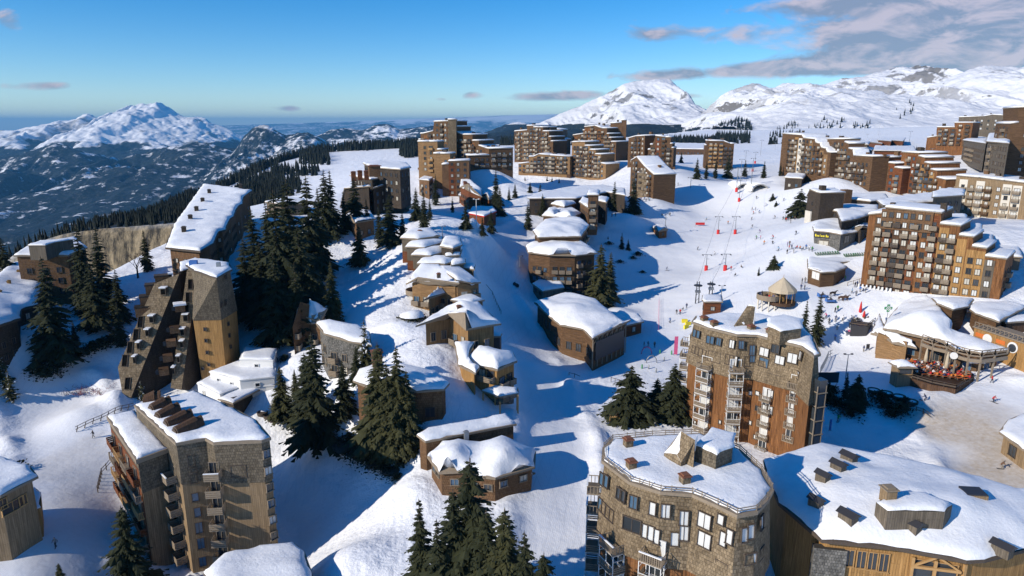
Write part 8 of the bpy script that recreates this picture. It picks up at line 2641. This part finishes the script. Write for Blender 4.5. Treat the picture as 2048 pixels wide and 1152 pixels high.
# banners, boards, nets
def board(u, v, w_, z0, z1, mat, name, label, cat, rz=0.0, post=DARK, parts=True):
    g = ground(u, v); e = empty(name, tuple(g), label, cat, None, rz)
    m = MB()
    for s in (-1, 1): m.box((s * w_ * .45, .05, z1 / 2), (.08, .08, z1), post)
    m.build('posts', e); m = MB(); m.box((0, 0, (z0 + z1) / 2), (w_, .06, z1 - z0), mat); m.build('panel', e)


board(1400, 452, 4.2, .5, 1.6, RED, 'piste_banner', 'red banner stretched across the piste left of the pylons', 'banner')
board(1351, 711, .9, .3, 5.0, PINK, 'feather_flag', 'tall pink feather flag beside the round fronted tower', 'flag')
board(1229, 850, 2.1, 1.6, 3.4, TRIM_AM, 'notice_board', 'wooden notice board on two legs beside the broad conifers', 'notice board', 0, TRIM_AM)
board(1735, 702, .8, .6, 1.8, DARK, 'notice_board', 'small black board standing left of the restaurant', 'notice board')
board(1632, 917, 1.0, .2, 2.0, DARK, 'notice_board', 'dark board standing in the snow behind the bottom right roof', 'notice board', .6)
board(1660, 862, .35, .2, 2.4, BLUE, 'piste_marker', 'slim blue marker post in the shaded snow', 'marker')
board(1653, 772, 5.0, .8, 3.2, DARK, 'notice_board', 'wide dark framed board right of the round fronted tower', 'notice board')
g = ground(1317, 660); g2 = ground(1318, 600); e = empty('safety_net', tuple(g), 'thin reddish safety net fence along the left piste edge', 'net')
m = MB(); n_ = 12
for k in range(n_): 
    a = g.lerp(g2, k / n_); c = g.lerp(g2, (k + 1) / n_); a.z = gz(a.x, a.y); c.z = gz(c.x, c.y); m.box(a - g + Vector((0, 0, .6)), (.06, .06, 1.4), PINK)
    for zz in (.3, .7, 1.1): m.bar(a - g + Vector((0, 0, zz)), c - g + Vector((0, 0, zz)), .03, .03, PINK)
m.build('netting', e)


def fence(pts, label, h=1.1, step=1.1, mat=TRIM_DK, rails=1, lean=0.0):
    P = [ground(*p) for p in pts]; o = P[0]; e = empty('timber_fence', tuple(o), label, 'fence')
    mp_, mr = MB(), MB()
    for a, b_ in zip(P[:-1], P[1:]):
        n_ = max(1, int((b_ - a).length / step))
        for k in range(n_):
            p, q = a.lerp(b_, k / n_), a.lerp(b_, (k + 1) / n_); p.z = gz(p.x, p.y); q.z = gz(q.x, q.y)
            mp_.bar(p - o - Vector((0, 0, .3)), p - o + Vector((lean, 0, h)), .12, .12, mat)
            for r_ in range(rails): z = Vector((0, 0, h * (.9 - .45 * r_))); mr.bar(p - o + z, q - o + z, .08, .1, mat)
    mp_.build('posts', e); mr.build('rails', e)


fence([(1138, 752), (1160, 759)], 'row of short dark posts across the shaded track below the street', .9, .9)
fence([(1222, 764), (1246, 771)], 'row of dark posts left of the broad conifers', 1.2, .9)
fence([(152, 864), (200, 842), (268, 816)], 'dark timber pole fence running up to the five vent tower', 1.2, 1.4, rails=2, lean=.5)
fence([(1730, 795), (1790, 812), (1860, 838)], 'dark fence beside the shaded path below the terrace', 1.1, 1.3, rails=2)
fence([(1002, 628), (985, 590), (972, 575)], 'thin fence along the street beside the ridge chalets', 1.0, 1.6, rails=1)
fence([(1695, 572), (1730, 562)], 'row of posts beside the flat capped ski hut', 1.2, 1.8, TRIM)
fence([(196, 985), (204, 950), (222, 930)], 'dark timber fence in the shade left of the five vent tower', 1.3, 1.2, rails=2)
fence([(1640, 748), (1656, 716), (1664, 712)], 'curved thin net posts right of the round fronted tower', 1.8, 1.0, STEEL, 2)
for k, (u, v) in enumerate([(1747, 785), (1772, 791), (1798, 798), (1822, 808)]):
    g = ground(u, v); e = empty('round_tub', tuple(g), 'round dark tub beside the shaded path, %s from left of four' % ORD[k], 'tub', 'round tubs by the path')
    m = MB(); m.lathe((0, 0, 0), [(1.15, 0), (1.25, .75), (1.1, .78), (1.0, .55), (0, .55)], TRIM_DK, 18, False); m.build('tub', e)
    m = MB(); m.lathe((0, 0, .56), [(.98, 0), (.5, .05), (0, .05)], MSNOW, 16); m.build('snow_fill', e)
for k, (u, v) in enumerate([(525, 830), (538, 836), (548, 842)]):
    g = ground(u, v); e = empty('round_tub', tuple(g), 'round dark tub in the snow behind the five vent tower, %s from left' % ORD[k], 'tub', 'round tubs behind the tower')
    m = MB(); m.lathe((0, 0, 0), [(1.0, 0), (1.1, .7), (.95, .72), (.9, .5), (0, .5)], TRIM_DK, 16, False); m.build('tub', e)
for k, (u, v) in enumerate([(1369, 645), (1376, 651), (1372, 657)]):
    g = ground(u, v); o = MB(); o.box((0, 0, .5), (1.6, .5, 1.0), YELLOW, .3 * k); o = o.build('yellow_mat', None, loc=(g.x, g.y, g.z)); tag(o, 'yellow padded mat left of the round tower roof, %s from top' % ORD[k], 'mat', 'yellow mats')
for k, (u, v, mat, lab) in enumerate([(1293, 708, PINK, 'small pink hoop gate in the beginners area'), (1303, 726, STEEL, 'small grey hoop gate in the beginners area')]):
    g = ground(u, v); m = MB()
    for j in range(10):
        a, c = math.pi * j / 10, math.pi * (j + 1) / 10; m.tube((1.3 * math.cos(a), 0, 1.9 * math.sin(a)), (1.3 * math.cos(c), 0, 1.9 * math.sin(c)), .12, .12, mat, 6)
    o = m.build('hoop_gate', None, loc=tuple(g)); tag(o, lab, 'gate')
for k, (u, v) in enumerate([(1284, 737), (1297, 738), (1320, 707), (1328, 722), (1343, 709), (1312, 745)]):
    g = ground(u, v); m = MB(); m.lathe((0, 0, 0), [(.18, 0), (.16, 1.0), (0, 1.1)], STEEL if k % 2 else GREEN, 8); o = m.build('marker_post', None, loc=tuple(g)); tag(o, '%s short marker post in the beginners area, %s from left' % ('grey' if k % 2 else 'green', ORD[[0, 1, 3, 4, 5, 2][k]]), 'marker', 'beginner markers')
# deck chairs by the bar
m = MB(); m.bar((-.3, -.5, .05), (-.3, .5, .75), .05, .05, TRIM); m.bar((.3, -.5, .05), (.3, .5, .75), .05, .05, TRIM); m.add([(-.3, -.5, .3), (.3, -.5, .3), (.3, .1, .28), (-.3, .1, .28), (.3, .55, .95), (-.3, .55, .95)], [(0, 1, 2, 3), (3, 2, 4, 5)], GREEN); m.add([(-.3, -.5, .27), (.3, -.5, .27), (.3, .1, .25), (-.3, .1, .25), (.3, .56, .92), (-.3, .56, .92)], [(3, 2, 1, 0), (5, 4, 2, 3)], GREEN)
DC = m.mesh('deck_chair')
for a, c, n_ in (((1633, 511), (1677, 508), 10), ((1690, 514), (1731, 511), 10)):
    for k in range(n_):
        t = k / (n_ - 1); g = ground(a[0] + (c[0] - a[0]) * t, a[1] + (c[1] - a[1]) * t); o = link('deck_chair', DC, None, tuple(g), .5 + _pr.uniform(-.2, .2)); tag(o, 'green deck chair in the row outside the stone fronted bar', 'deck chair', 'deck chairs outside the bar')
# snowmobile parked on the street
g = ground(1032, 573); e = empty('snowmobile', tuple(g), 'dark snowmobile parked on the shaded street above the grey boarded house', 'snowmobile', None, .6)
m = MB(); m.box((0, 0, .55), (.9, 2.2, .5), DARK); m.box((0, .8, .8), (.8, .7, .4), DARK); m.bar((0, 1.0, 1.0), (0, .7, 1.3), .7, .05, GL_BLUE); m.build('body', e)
m = MB(); m.box((0, -.3, .9), (.45, 1.1, .25), TRIM_DK); m.build('seat', e)
for x in (-.45, .45): m = MB(); m.bar((x, .4, .1), (x, 1.6, .1), .16, .08, STEEL); m.bar((x, .9, .1), (x * .8, .9, .5), .06, .06, STEEL); m.build('ski', e)
m = MB(); m.box((0, -.6, .2), (.5, 1.4, .35), DARK); m.build('track', e)
# red twig pile beside the slanted tower
rng = random.Random(8); m = MB(); RTW = plain('red stems', (.22, .05, .05), .8, var=.3)
for i in range(260):
    p = Vector((rng.uniform(-4.5, 4.5), rng.uniform(-2.5, 2.5), rng.uniform(0, .6))); m.tube(p, p + Vector((rng.uniform(-1.2, 1.2), rng.uniform(-1, 1), rng.uniform(.1, 1.1))), .035, .015, RTW if rng.random() < .65 else TRIM_DK, 4, cap=False)
g = ground(178, 785); o = m.build('brushwood_pile', None, loc=tuple(g)); tag(o, 'pile of red brushwood in the snow left of the slanted tower', 'brushwood')
